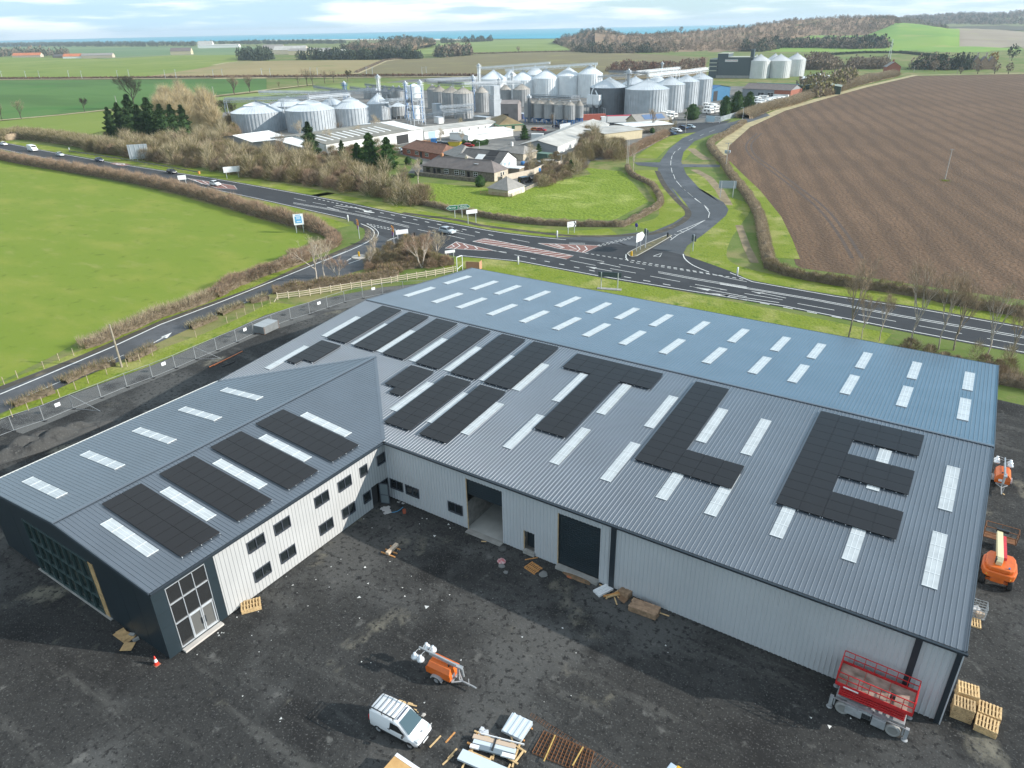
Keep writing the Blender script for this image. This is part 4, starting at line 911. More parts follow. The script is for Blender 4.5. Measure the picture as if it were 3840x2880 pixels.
for k, (zz, x, y, me, sc, lb) in enumerate([
    ('A',1120,905,big1,1.0,'broad dark-crowned tree in the middle of the green fields'),
    ('A',1490,820,big2,.85,'wide-limbed bare tree right of the dark-crowned field tree'),
    ('A',180,990,big2,.62,'pale dead-looking bare tree on the left field edge'),
    ('A',20,1000,big2,.55,'pale bare tree stump-like at the left picture edge'),
    ('A',705,930,big1,.42,'small dark leaning tree on the dry field bank'),
    ('A',1945,785,big2,.85,'first bare tree of the row before the tan field'),
    ('A',2075,770,big2,.80,'second bare tree of the row before the tan field'),
    ('V',240,352,big2,.78,'bare tree behind the left end of the silo gantry'),
    ('V',85,372,big2,.75,'bare tree at the left end of the field tree row'),
    ('V',835,282,big2,.85,'bare tree with dense crown above the silo gantry'),
    ('V',893,282,big2,.75,'bare tree beside the dense-crowned one above the gantry'),
    ('V',1020,258,big2,.68,'bare tree in the middle of the far row above the silos'),
    ('V',1110,246,big2,.62,'smaller bare tree in the far row above the silos'),
    ('V',1258,238,big1,.5,'dark small bare tree at the right end of the far row'),
    ('V',745,290,big2,.6,'thin bare tree left of the dense-crowned one'),
    ('V',545,312,big2,.35,'little bare tree standing alone in the deep green field'),
    ('A',1700,815,big1,.3,'round dark bush-like tree on the dry bank'),
    ('A',1330,815,big2,.4,'small thin bare tree between the two large field trees'),
    ('V',40,690,big1,.62,'dark ivy-covered bare tree beside the first big silo'),
    ('Y',1475,670,bt6,1.15,'white-branched bare tree behind the cottages'),
    ('Y',330,800,bt6,.95,'thin bare tree in the paddock hedge before the cottages'),
    ('Y',170,960,bt2,1.0,'bare tree at the end of the roadside scrub'),
    ('X',960,800,bt2,1.0,'round twiggy bare tree beside the office with solar panels'),
    ('C',1490,1110,bt4,.75,'slim white birch at the top of the paddock hedge'),
    ('Y',790,400,bt6,.75,'bare tree in front of the white low unit'),
    ('Y',560,390,bt6,.8,'bare tree in front of the white office range'),
    ('W',1920,1010,bt2,.62,'round bare tree before the row of small silos'),
    ('W',2130,990,bt2,.6,'bare bush-like tree beside the last small silos'),
    ('V',1540,830,bt6,1.25,'tall straw coloured bare tree before the white workshop'),
    ('V',1370,900,bt6,1.0,'straw coloured bare tree left of the tallest workshop tree'),
    ('V',1080,960,bt6,1.1,'thin pale bare tree behind the dark spruce'),
    ('V',1170,830,big2,.42,'bare tree in front of the third big silo'),
    ('V',770,860,bt6,1.1,'pale bare tree before the white shed roof'),
    ('V',570,1090,bt2,1.15,'dark bare tree rising from the thicket below the shed'),
    ('R',1250,160,bt2,1.0,'spreading bare tree in the thicket right of the tall road sign'),
    ('R',1480,190,bt2,.9,'olive bare tree in the thicket behind the wide white sign'),
    ('R',1950,250,bt2,1.0,'dark twisted bare tree in the thicket beside the spruce')]):
    tree('bare_tree', me, Z(zz, x, y), lb, 'tree', 'bare trees of the fields and estate', sc, k*2.1)
wil = [p[:2] for p in multi(('A',[(1170,960),(1300,900),(1500,880),(1750,930),(1850,1010),(1800,1120),(1600,1110),(1300,1000)]))]
WP = [shrub_parts(1000, 3.2, 11.5, v_willow, (2.0,5.0), (.07,.16), v_pale)]
mass('willow_thicket', scatter_poly(wil, 44, 21), WP, 'mass of straw coloured willow stems behind the dark conifers', (.8,1.2), 22)
# --- conifers
cf1 = conifer_mesh(15, 4.4, v_dark, n=3400, size=(.7,1.3)); cf2 = conifer_mesh(9.5, 3.6, v_leaf, n=2800, size=(.6,1.1)); cf3 = conifer_mesh(8, 4.2, v_leaf, n=3000, shape='round', droop=.1, size=(.5,.9)); cf4 = conifer_mesh(10, 3.1, v_leaf, n=3000, shape='round', droop=.05, size=(.6,1.0))
for k, (zz, x, y, me, sc, lb) in enumerate([
    ('A',940,1130,cf1,.85,'dark conifer at the left end of the clump by the tall road sign'),
    ('A',1030,1140,cf1,1.0,'second dark conifer from the left in the clump by the tall road sign'),
    ('A',1130,1150,cf1,1.25,'tallest dark conifer of the clump by the tall road sign'),
    ('A',1200,1190,cf1,1.05,'dark conifer just right of the tallest in the clump'),
    ('A',1290,1200,cf1,1.25,'pointed dark conifer in the middle of the clump'),
    ('A',1390,1210,cf1,1.1,'dark conifer right of the middle of the clump'),
    ('A',1470,1190,cf1,1.05,'dark conifer second from the right in the clump'),
    ('A',1550,1150,cf1,.95,'dark conifer at the right end of the clump before the willows'),
    ('V',890,1075,cf1,.92,'dark spruce standing alone before the grey shed gable'),
    ('V',1210,1075,cf1,.5,'small dark conifer left of the three green conifers'),
    ('V',1370,1125,cf2,.85,'left of the three green conifers by the brown-roofed house'),
    ('V',1500,1140,cf2,1.22,'tallest of the three green conifers by the brown-roofed house'),
    ('V',1680,1150,cf2,1.1,'right of the three green conifers by the brown-roofed house'),
    ('X',1370,690,cf3,.92,'broad round evergreen before the last big silos'),
    ('X',1705,665,cf4,1.0,'left of the three upright evergreens beside the caravan yard'),
    ('X',1825,645,cf4,1.15,'middle and tallest upright evergreen beside the caravan yard'),
    ('X',1950,610,cf4,1.0,'right of the three upright evergreens beside the caravan yard'),
    ('Y',1430,345,cf2,.62,'single conifer beside the estate road before the green-trimmed office'),
    ('Y',1910,685,cf2,.42,'small conifer among the bleached scrub of the paddock corner'),
    ('Y',970,830,cf3,.42,'round dark bush beside the end of the stone cottage'),
    ('X',955,830,cf3,.3,'small round evergreen before the flat-roofed office'),
    ('Y',225,600,cf3,.34,'green bush in front of the brown-roofed house'),
    ('Y',345,600,cf3,.26,'small green bush beside the porch of the brown-roofed house'),
    ('Y',1575,500,cf2,.42,'dark conifer behind the green garden shed')]):
    tree('conifer', me, Z(zz, x, y), lb, 'tree', 'evergreens of the estate', sc, k*1.7)
hedge('clipped green hedge behind the brown-roofed house', pts('Y', [(790,400),(920,410),(1045,390)]), 2.4, 2.6, v_leaf, 330, (.2,.5), (.06,.14), core=v_dark, seed=31)
hedge('low green hedge in front of the left cottage windows', pts('Y', [(60,745),(160,750),(290,730)]), 2.0, 1.3, v_dark, 260, (.2,.5), (.06,.14), core=v_dark, seed=32)

for k, (l, n_, s_, lb) in enumerate(([[('Y',[(1380,640),(1560,620),(1680,560),(1780,540),(1700,640),(1520,690)])], 22, .55, 'brown garden scrub behind the cottages'],[[('V',[(-60,760),(60,700),(110,760),(60,900),(-60,900)])], 30, 1.2, 'brown scrub beside the first big silo'],[[('V',[(600,1080),(1080,1010),(1500,960),(1760,1000),(1560,1100),(900,1130)])], 55, .8, 'leafless garden scrub among the conifers'],[[('W',[(540,1060),(760,1040),(760,990),(600,1000)])], 8, .5, 'scrub beside the white office range'],[[('X',[(1010,740),(1110,720),(1200,770),(1080,790)])], 12, .5, 'low scrub behind the roadside car park'])):
    mass('scrub', scatter_poly([p[:2] for p in multi(*l)], n_, 50+k), SH, lb, (s_*.7, s_*1.2), 60+k)
# ------------------------------------------------------------------ hills and far woods
def lin_line(ps, n):
    return [a.lerp(b, j/n) for a, b in zip(ps[:-1], ps[1:]) for j in range(n)]+[ps[-1]]
def terrain(name, cols, m, back=500, sub=6, amp=1.5, seed=0, sc=1.0):
    """cols: rows of survey points (zoom, x, y, distance or None for level ground), foot first; a last row drops behind the crest"""
    r = random.Random(seed); rows = []
    for col in cols:
        row = []
        for k, x, y, d in col:
            row.append(Z(k, x, y, -.2) if d is None else ZD(k, x, y, d*sc))
        last = row[-1]; dv = Vector((last.x-CAM[0], last.y-CAM[1], 0)).normalized(); row.append(Vector((last.x+dv.x*back, last.y+dv.y*back, -4)))
        rows.append(row)
    nr = len(rows[0]); fine = []
    for row in rows: fine.append(smooth_line(row, sub))
    gridc = [lin_line([fine[i][j] for i in range(len(fine))], sub) for j in range(len(fine[0]))]
    nj, ni = len(gridc), len(gridc[0]); mb = MB()
    for j in range(nj):
        for i in range(ni):
            p = gridc[j][i]; e = 0 if j == 0 or j >= nj-2 else amp
            mb.v.append((p.x, p.y, p.z+r.uniform(-e, e)))
    for j in range(nj-1):
        for i in range(ni-1):
            k = j*ni+i; mb.f.append((k, k+1, k+1+ni, k+ni)); mb.m.append(0)
    o = mb.build(name, m, None, True); struct(o)
    return gridc[:nj-sub]            # the face towards the viewer
m_hill = ground_mat('scrub_hill', [((.30,.195,.12),.012,.45,.6,(1,1)),((.12,.12,.055),.02,.54,.66,(1,1)),((.36,.29,.19),.05,.58,.7,(1,1))], (.24,.165,.105), bump=0)
m_green = ground_mat('hill_pasture', [((.155,.27,.055),.006,.4,.62,(1,1)),((.26,.30,.09),.012,.55,.7,(1,1))], (.20,.30,.06), bump=0)
m_brown = ground_mat('hill_ploughland', [((.25,.21,.155),.006,.4,.65,(1,1)),((.29,.27,.15),.015,.55,.7,(1,1))], (.29,.245,.185), bump=0)
green = terrain('hill_field', [
    [('H3',700,300,None),('H3',700,280,1000),('H3',700,250,1150)],
    [('H3',1000,300,None),('H3',1000,255,1050),('H3',1000,204,1300)],
    [('H3',1300,298,None),('H3',1300,250,1050),('H3',1300,205,1300)],
    [('H3',1480,295,None),('H3',1470,230,1100),('H3',1480,130,1500)],
    [('H3',1600,290,None),('H3',1600,225,1100),('H3',1600,138,1500)],
    [('H3',1760,283,None),('H3',1740,225,1080),('H3',1770,163,1420)],
    [('H3',1840,280,None),('H3',1840,230,1090),('H3',1840,166,1440)]], m_green, 420, 5, .25, 0, 1.36)
terrain('hill_field', [
    [('H3',1600,300,None),('H3',1600,296,None),('H3',1600,286,930)],
    [('H3',1680,300,None),('H3',1680,285,930),('H3',1680,268,985)],
    [('H3',1950,306,None),('H3',1950,288,920),('H3',1950,268,985)],
    [('H3',2212,325,None),('H3',2212,303,890),('H3',2212,282,955)],
    [('H3',2700,335,None),('H3',2700,308,880),('H3',2700,286,950)]], m_green, 60, 5, .2, 0, 1.36)
brown = terrain('hill_field', [
    [('H3',1672,266,1000),('H3',1740,210,1250),('H3',1826,163,1500)],
    [('H3',1880,270,990),('H3',1880,215,1250),('H3',1930,165,1520)],
    [('H3',2100,285,965),('H3',2100,225,1250),('H3',2080,172,1530)],
    [('H3',2212,284,955),('H3',2212,230,1250),('H3',2212,183,1540)],
    [('H3',2700,290,950),('H3',2700,240,1250),('H3',2700,200,1540)]], m_brown, 420, 5, .3, 0, 1.36)
scrubh = terrain('hills', [
    [('H3',-260,290,None),('H3',-260,245,1200),('H3',-260,190,1500)],
    [('H3',0,300,None),('H3',0,255,1150),('H3',0,205,1450)],
    [('H3',200,300,None),('H3',200,250,1150),('H3',200,196,1500)],
    [('H3',430,300,None),('H3',430,240,1150),('H3',430,172,1500)],
    [('H3',620,298,None),('H3',620,235,1150),('H3',620,155,1500)],
    [('H3',760,290,None),('H3',780,220,1180),('H3',770,132,1600)],
    [('H3',900,215,1280),('H3',900,160,1450),('H3',890,118,1650)],
    [('H3',1150,212,1290),('H3',1150,155,1450),('H3',1150,104,1700)],
    [('H3',1330,213,1290),('H3',1330,150,1450),('H3',1330,102,1700)],
    [('H3',1470,212,1300),('H3',1480,150,1450),('H3',1440,106,1700)],
    [('H3',1500,200,1330),('H3',1505,150,1480),('H3',1500,128,1600)]], m_hill, 700, 5, 1.6, 3, 1.36)
topb = terrain('hills', [
    [('H3',1380,118,1650),('H3',1380,108,1720),('H3',1390,101,1800)],
    [('H3',1450,126,1560),('H3',1450,110,1720),('H3',1450,100,1800)],
    [('H3',1600,139,1510),('H3',1600,125,1650),('H3',1590,114,1760)],
    [('H3',1700,152,1470),('H3',1700,146,1600),('H3',1690,138,1700)],
    [('H3',1780,163,1440),('H3',1780,160,1600),('H3',1780,156,1700)]], ground_mat('dark_heath', [((.05,.055,.03),.02,.45,.6,(1,1))], (.085,.075,.045), bump=0), 500, 4, 1.2, 4, 1.36)
farh = terrain('hills', [
    [('H3',1450,160,2300),('H3',1500,120,2800),('H3',1500,105,3300)],
    [('H3',1650,165,2300),('H3',1650,115,2800),('H3',1660,100,3300)],
    [('H3',1850,170,2250),('H3',1850,112,2700),('H3',1850,84,3300)],
    [('H3',2000,172,2250),('H3',2000,115,2700),('H3',2010,88,3300)],
    [('H3',2212,175,2250),('H3',2212,110,2700),('H3',2212,72,3300)],
    [('H3',2700,180,2250),('H3',2700,120,2700),('H3',2700,66,3300)]], ground_mat('far_heath', [((.17,.19,.08),.003,.5,.62,(1,1))], (.085,.08,.05), bump=0), 900, 5, 1, 5, 1.3)
knoll = terrain('hills', [
    [('H2',1480,200,None),('H2',1500,190,1750),('H2',1540,178,1900)],
    [('H2',1600,255,None),('H2',1600,215,1650),('H2',1640,150,1900)],
    [('H2',1720,262,None),('H2',1720,200,1650),('H2',1720,128,1900)],
    [('H2',1820,265,None),('H2',1820,200,1600),('H2',1810,122,1900)],
    [('H2',1930,268,None),('H2',1930,210,1550),('H2',1930,158,1800)],
    [('H2',2080,268,None),('H2',2080,220,1500),('H2',2080,150,1800)],
    [('H2',2300,268,None),('H2',2300,230,1450),('H2',2300,140,1800)]], m_hill, 500, 5, 1.2, 6, 1.12)
rock = terrain('hills', [
    [('H2',120,265,None),('H2',120,255,1400),('H2',150,246,1480)],
    [('H2',260,270,None),('H2',260,240,1400),('H2',270,214,1560)],
    [('H2',450,272,None),('H2',450,225,1450),('H2',470,190,1650)],
    [('H2',560,268,None),('H2',560,220,1480),('H2',575,184,1700)],
    [('H2',650,240,None),('H2',650,215,1600),('H2',650,192,1750)],
    [('H2',740,215,None),('H2',740,208,1750),('H2',740,205,1800)]], m_hill, 400, 5, 1.6, 7, 1.1)
# far woods: each a mass of small crowns standing on the land
def crown_protos(m1, m2, n=64):
    out = []
    for k in range(4):
        b = unit(n)*np.array([1,1,1.15])*(rng.uniform(.55,1,n)**.5)[:,None]; b[:,2] += 1.0
        out.append([(leafs(b, unit(n), rng.uniform(.26,.5,n)), m1 if k % 2 else m2)])
    return out
PG = crown_protos(v_farw, v_farw); PB = crown_protos(v_farb, v_farb); PM = crown_protos(v_farw, v_farb)
def wood(label, surf=None, poly=None, n=100, protos=PB, size=4, seed=0, name='far_wood', skip=0):
    r = random.Random(seed); parts = []
    if surf is not None:
        nj, ni = len(surf), len(surf[0])
        for _ in range(n):
            a = r.uniform(skip, .999)*(nj-1); b = r.uniform(.02,.98)*(ni-1); j, i = int(a), int(b); p = surf[j][i].lerp(surf[j][i+1], b-i).lerp(surf[j+1][i].lerp(surf[j+1][i+1], b-i), a-j); add_c(parts, r, protos, p, size)
    else:
        for x, y in scatter_poly([q[:2] for q in poly], n, seed): add_c(parts, r, protos, Vector((x, y, 0)), size)
    o = link(name, tri_mesh(name, parts)); tag(o, label, 'wood', None, 'stuff'); return o
def add_c(parts, r, protos, p, size):
    s = size*r.uniform(.6,1.3)
    for g_, m in r.choice(protos): parts.append((g_*np.array([s, s, s*r.uniform(.9,1.5)])+np.array([p.x, p.y, p.z-.3*s]), m))
wood('brown leafless woodland and scrub covering the right-hand hill', scrubh, None, 2000, PB, 2.7, 1, skip=.08)
wood('dark evergreen scrub patches on the right-hand hill', scrubh, None, 420, PG, 2.3, 2, skip=.3)
wood('dark trees along the hilltop heath', topb, None, 90, PM, 2.0, 3)
wood('bluish woods on the farthest hills', farh, None, 1300, PM, 4.2, 4, skip=.25)
wood('mixed wood covering the low knoll before the sea', knoll, None, 900, PM, 3.0, 5)
wood('scrub on the rocky knoll behind the farm', rock, None, 520, PM, 3.6, 6)
def spoly(k, l): return pts(k, l)
wood('long dark wood strip before the sea on the left', None, multi(('H1',[(-300,226),(0,218),(250,212),(850,208),(1250,214),(1250,228),(850,232),(200,232),(-300,236)])), 1500, PG, 4.5, 7)
wood('brown dune woods behind the long dark strip', None, multi(('H1',[(-300,212),(0,208),(900,203),(1300,203),(1300,212),(850,207),(0,217)])), 700, PM, 3.5, 8)
wood('dark trees along the coast beyond the farm', None, multi(('H1',[(1260,212),(1500,206),(2212,204),(2212,212),(1600,216)])), 420, PG, 4.5, 9)
wood('pine clump at the edge of the tan field', None, multi(('B',[(200,165),(330,140),(480,150),(490,168),(340,176)])), 130, PG, 6, 10)
wood('belt of dark pines in front of the far farm', None, multi(('B',[(650,165),(900,158),(1400,150),(1720,150),(1720,160),(1200,166)])), 230, PG, 5.5, 11)
wood('small wood on the slope right of the pine belt', None, multi(('B',[(1840,140),(2000,125),(2130,120),(2130,132),(1900,146)])), 130, PM, 6, 12)
wood('dark tree line on the skyline field before the beach', None, multi(('H2',[(770,205),(900,203),(1100,193),(1100,197),(780,209)])), 80, PG, 6, 13)
wood('mixed trees below the knoll', None, multi(('H2',[(1600,258),(1750,250),(2212,250),(2212,268),(1800,275),(1620,265)])), 360, PM, 4.5, 14)
wood('conifer plantation at the foot of the green hill', None, multi(('H3',[(560,295),(800,275),(1100,270),(1400,272),(1440,285),(1300,289),(820,284),(700,300)])), 560, PM, 5.6, 15)
wood('dark end of the conifer plantation', None, multi(('H3',[(1180,274),(1390,272),(1400,286),(1190,286)])), 260, PG, 5.6, 16)
wood('reddish scrub along the railway beyond the big silos', None, multi(('X',[(440,200),(700,150),(1200,160),(1480,120),(1480,190),(1180,190),(800,200)])), 520, crown_protos(veg('red_scrub',(.20,.115,.085),(.11,.07,.055),.06), v_farb), 2.6, 17)
wood('trees round the far farm on the left', None, multi(('A',[(-200,470),(0,455),(150,445),(560,455),(560,462),(100,474)])), 160, PM, 6, 18)
wood('brown trees and scrub between the mill and the sheep field', None, multi(('AA',[(1490,410),(1700,330),(1880,380),(2100,390),(1900,420)])), 170, PB, 4, 19)
wood('leafless trees behind the caravan yard', None, multi(('AA',[(1400,720),(1650,640),(1900,600),(2212,500),(2212,620),(1900,760),(1700,800)])), 260, crown_protos(v_farb, v_olive), 3.0, 20)
wood('dark garden trees beside the far stone house', None, multi(('AB',[(900,330),(1300,340),(1640,340),(1640,310),(1300,290),(1000,310)])), 110, PM, 4, 21)
wood('scrub round the red brick house', None, multi(('AB',[(180,310),(330,330),(680,330),(680,280),(340,270)])), 170, PB, 3, 22)
wood('hedge-like scrub left of the far road', None, multi(('AA',[(100,440),(0,420),(-500,430),(-500,470),(100,470)])), 120, PB, 2.4, 23)
for k, l in enumerate(([(1080,320),(1300,306),(1500,306),(1740,330)],)):
    hedge('dark field hedge below the green hill', pts('H3', l), 4, 2.6, v_farw, 16, (1,2), (.5,1), core=v_farw, seed=41)
hedge('dark field hedge across the olive field', pts('H2', [(950,278),(1150,273),(1350,268),(1650,262),(2000,272)]), 5, 2.4, v_farb, 10, (1,2), (.5,1), core=v_farb, seed=42)
hedge('dark hedge line between the two tan fields', pts('B', [(1185,276),(1420,174),(1600,156)]), 4, 1.8, v_farb, 10, (1,2), (.4,.8), core=v_farb, seed=43)
hedge('dark railway hedge behind the bright field', pts('A', [(-300,658),(500,655),(1300,648),(2212,640)]), 4, 1.8, veg('rust_scrub',(.17,.09,.06),(.10,.06,.045),.05), 12, (.8,1.8), (.4,.8), core=v_farb, seed=44)
hedge('russet railway scrub behind the silos', pts('B', [(0,318),(700,310),(1500,303),(2212,300)]), 5, 2.4, MATS['rust_scrub'], 12, (.8,1.8), (.4,.8), core=v_farb, seed=45)
for k, (zz, x, y, h, lb) in enumerate([('H1',110,272,9,'dark evergreen left of the first red roof'),('H2',1265,262,9,'lone bare tree in the sheep field'),('H3',2140,350,15,'dark pointed evergreen by the far stone house'),('H3',1040,345,8,'round dark tree beside the sheep field'),('H3',235,188,14,'round pale tree on the skyline left of the hills'),('AB',1205,352,9,'round bare tree on the far field edge'),('AB',1690,380,8,'bare tree before the stone house gable'),('AB',1880,380,9,'tall bare tree right of the stone house gable'),('AB',2035,380,8,'round bare tree near the right end of the far field'),('AB',1500,382,5,'small bush on the far edge of the ploughed field'),('AB',1845,300,12,'orange-brown tree behind the stone house')]):
    base = Z(zz, x, y)
    if 'skyline' in lb: base = ZD(zz, x, y, 2000)
    t = thing('distant_tree', lb, 'tree', base, 0, 'far trees')
    tb = MB(); tb.tube((0,0,-.2),(0,0,h*.5),.3,.15,6); tb.build('trunk', v_bark, t)
    n = 170; b = unit(n)*(rng.uniform(.3,1,n)**.5)[:,None]*np.array([h*.36,h*.36,h*.42])+np.array([0,0,h*.6])
    m = v_farw if 'dark' in lb or 'evergreen' in lb else veg('orange_twigs',(.30,.17,.05),(.16,.10,.04),.2) if 'orange' in lb else v_farb
    link('crown', tri_mesh('crown', [(leafs(b, unit(n), rng.uniform(.08,.15,n)*h), m)]), t)
# ------------------------------------------------------------------ grain store and estate
def galv(name, c, r=.45, mt=.35, v=.10): return mat(name, c, r, mt, var=v, vscale=.35)
s_galv = galv('galvanised_wall', (.42,.45,.475), .45, .12); s_bright = galv('bright_galvanised', (.76,.78,.79), .4, .12, .06); s_grey = galv('weathered_silo', (.34,.345,.345), .7, .05, .12)
s_roof = galv('silo_roof', (.58,.62,.65), .4, .15, .08); s_roofb = galv('bright_silo_roof', (.74,.77,.79), .4, .15, .06); s_roofd = galv('dusty_silo_roof', (.36,.33,.29), .8, 0, .25)
s_steel = galv('gantry_steel', (.46,.49,.52), .45, .2, .08); s_dsteel = galv('dark_gantry_steel', (.20,.22,.24), .5, .2, .1); s_blue = mat('blue_paint', (.03,.16,.40), .5)
s_far = galv('pale_far_silo', (.60,.61,.61), .5, .15, .05)
def silo(label, k, xl, xr, ye, yb, ya, wm=s_galv, rm=s_roof, hopper=0, two=False, grp='grain silos of the store'):
    G = Z(k, (xl+xr)/2, yb); d = hd(G); r = (xr-xl)/2*ZM[k][2]*(G-Vector(CAM)).length/FOC
    u = Vector(((G.x-CAM[0])/d, (G.y-CAM[1])/d, 0)); c = Vector((G.x, G.y, 0))+u*r
    he_ = ZH(k, (xl+xr)/2, ye, G); ap = max(ZH(k, (xl+xr)/2, ya, c), he_+r*.25)
    t = thing('grain_silo', label, 'silo', c, 0, grp)
    n = max(18, int(2*PI*r/1.5)); z0 = hopper
    w_ = MB(); w_.lathe([(r, z0), (r, he_)], 48, 0, (0,0,0), False)
    for i in range(n):
        a = 2*PI*i/n; w_.box((math.cos(a)*(r+.05), math.sin(a)*(r+.05), (z0+he_)/2), (.26,.42,he_-z0), a)
    nr = int((he_-z0)/1.2)
    for j in range(1, nr): w_.lathe([(r+.02, z0+j*1.2-.05), (r+.05, z0+j*1.2), (r+.02, z0+j*1.2+.05)], 48, 0, (0,0,0), False)
    w_.build('wall', wm, t, False)
    rf = MB()
    prof = [(r+.15, he_-.05), (r*.5, he_+(ap-he_)*.55), (r*.5, he_+(ap-he_)*.62), (.5, ap-.2)] if two else [(r+.15, he_-.05), (.5, ap-.2)]
    rf.lathe(prof, 48, 0, (0,0,0), False)
    for i in range(n):
        a = 2*PI*i/n
        for (r0, z0_), (r1, z1_) in zip(prof[:-1], prof[1:]):
            if r0-r1 > .5: rf.bar((math.cos(a)*r0, math.sin(a)*r0, z0_+.04), (math.cos(a)*r1, math.sin(a)*r1, z1_+.04), .10, .12)
    rf.build('roof', rm, t, False)
    cp = MB(); cp.lathe([(.55, ap-.25), (.55, ap+.25), (.1, ap+.35)], 12); cp.build('cap', s_steel, t)
    if hopper:
        l = MB(); l.lathe([(.3, .6), (r, hopper)], 24, 0, (0,0,0), False)
        for i in range(10):
            a = 2*PI*i/10; l.tube((math.cos(a)*r*.95, math.sin(a)*r*.95, 0), (math.cos(a)*r*.95, math.sin(a)*r*.95, hopper), .12, None, 5)
        l.build('hopper_frame', s_blue if grp.startswith('small') else s_steel, t)
    return c, r, he_, ap
so = {}
so['S1'] = silo('first big squat silo at the left end of the store', 'V', 115,600,570,770,437, two=True)
so['S2'] = silo('second big squat silo from the left, facing the white shed', 'V', 668,1125,545,775,420, two=True)
so['S3'] = silo('third big squat silo from the left, crossed by a gantry shadow', 'V', 1145,1480,520,720,395, two=True)
so['S4'] = silo('squat silo in the second row between the first two', 'V', 490,840,495,640,390, two=True)
so['S5'] = silo('squat silo in the second row between the second and third', 'V', 985,1230,480,620,395)
so['S7'] = silo('conical roofed silo right of the third big squat silo', 'V', 1480,1690,470,640,362)
so['S8'] = silo('small hopper silo left of its twin beside the dryer frame', 'V', 1578,1720,507,632,455, s_grey, s_roof, 1.4)
so['S9'] = silo('small hopper silo nearest the white dryer frame', 'V', 1718,1862,497,625,450, s_grey, s_roof, 1.4)
for k, x in enumerate((1475,1535,1592,1650,1735,1795)):
    silo('small dark silo in the far row behind the squat silos, '+['leftmost','second from left','third from left','fourth from left','fifth from left','rightmost'][k], 'V', x-42,x+42,335,420,285, s_grey, s_dsteel)
so['W4'] = silo('weathered silo mostly hidden behind the dryer frame', 'W', 215,345,500,770,432, s_grey, s_roofd)
so['W3'] = silo('weathered grey silo third from the blue elevator', 'W', 285,470,530,830,448, s_grey, s_roofd)
so['W2'] = silo('weathered grey silo second from the blue elevator', 'W', 420,660,545,870,460, s_grey, s_roofd)
so['W1'] = silo('weathered grey silo nearest the blue elevator', 'W', 575,832,560,905,465, s_grey, s_roofd)
so['W5'] = silo('weathered grey silo behind the blue elevator', 'W', 870,1040,545,820,455, s_grey, s_roofd)
so['W6'] = silo('pale weathered silo behind the dryer tower', 'W', 1200,1350,505,730,430, s_grey, s_roofd)
so['W7'] = silo('dark walled silo left of the six small silos', 'W', 1390,1610,505,740,420, s_grey, s_roofd)
so['B1'] = silo('tall bright silo at the left end of the shining row', 'W', 945,1290,360,560,230, s_bright, s_roofb)
so['Bb'] = silo('tall bright silo half hidden behind the shining row', 'W', 1250,1450,335,500,225, s_bright, s_roofb)
so['B2'] = silo('tall bright silo second in the shining row', 'W', 1350,1690,375,620,240, s_bright, s_roofb)
so['B3'] = silo('tall bright silo in the middle of the shining row', 'W', 1660,2010,350,620,215, s_bright, s_roofb)
so['Bc'] = silo('bright silo roof just showing behind the middle of the shining row', 'C', 600,760,290,430,215, s_bright, s_roofb)
so['B4'] = silo('tall bright silo fourth in the shining row', 'C', 855,1050,300,478,225, s_bright, s_roofb)
so['B5'] = silo('tall bright silo at the right end of the shining row', 'C', 1035,1225,285,480,208, s_bright, s_roofb)
for k, (xl, xr, ye, yb, ya) in enumerate(((1540,1670,690,955,635),(1672,1808,700,965,640),(1810,1945,707,975,645),(1950,2090,715,985,655),(2095,2225,720,992,662))):
    so['R%d' % k] = silo('small grey hopper silo on blue legs, '+['leftmost of six','second of six','third of six','fourth of six','fifth of six, beside the white downpipe'][k], 'W', xl,xr,ye,yb,ya, s_grey, s_roofd, 2.2, False, 'small hopper silos on blue legs')
so['R5'] = silo('small grey hopper silo on blue legs, last of six', 'C', 1012,1072,545,690,500, s_grey, s_roofd, 2.2, False, 'small hopper silos on blue legs')
so['D1'] = silo('broad dark silo beside the twin square hoppers', 'X', 318,672,362,640,250, galv('dark_silo', (.16,.175,.19)), s_roof)
so['E1'] = silo('silo roof showing behind the broad dark silo', 'X', 640,890,325,560,240)
so['E2'] = silo('silo half hidden behind the broad corrugated silo', 'X', 905,1080,300,520,215)
so['D2'] = silo('broad ribbed silo nearest the road, largest of its line', 'X', 680,1095,382,665,268)
so['D3'] = silo('ribbed silo second in the line towards the mill', 'X', 985,1262,330,620,240)
so['D4'] = silo('ribbed silo third in the line towards the mill', 'X', 1165,1408,297,580,222)
so['D5'] = silo('ribbed silo last in the line towards the mill', 'X', 1325,1545,270,540,200)
FG = 'far silos beside the dark mill'
so['F4'] = silo('far pale silo half hidden behind the first mill silo', 'AA', 1010,1190,275,470,190, s_far, s_far, grp=FG)
so['F5'] = silo('far pale silo squeezed between mill and first mill silo', 'AA', 790,900,285,480,205, s_far, s_far, grp=FG)
so['F1'] = silo('pale far silo right beside the dark mill', 'AA', 775,1015,290,535,200, s_far, s_far, grp=FG)
so['F2'] = silo('pale far silo in the middle of the mill silos', 'AA', 1035,1300,290,530,197, s_far, s_far, grp=FG)
so['F3'] = silo('pale far silo at the right end of the mill silos', 'AA', 1285,1500,270,505,180, s_far, s_far, grp=FG)
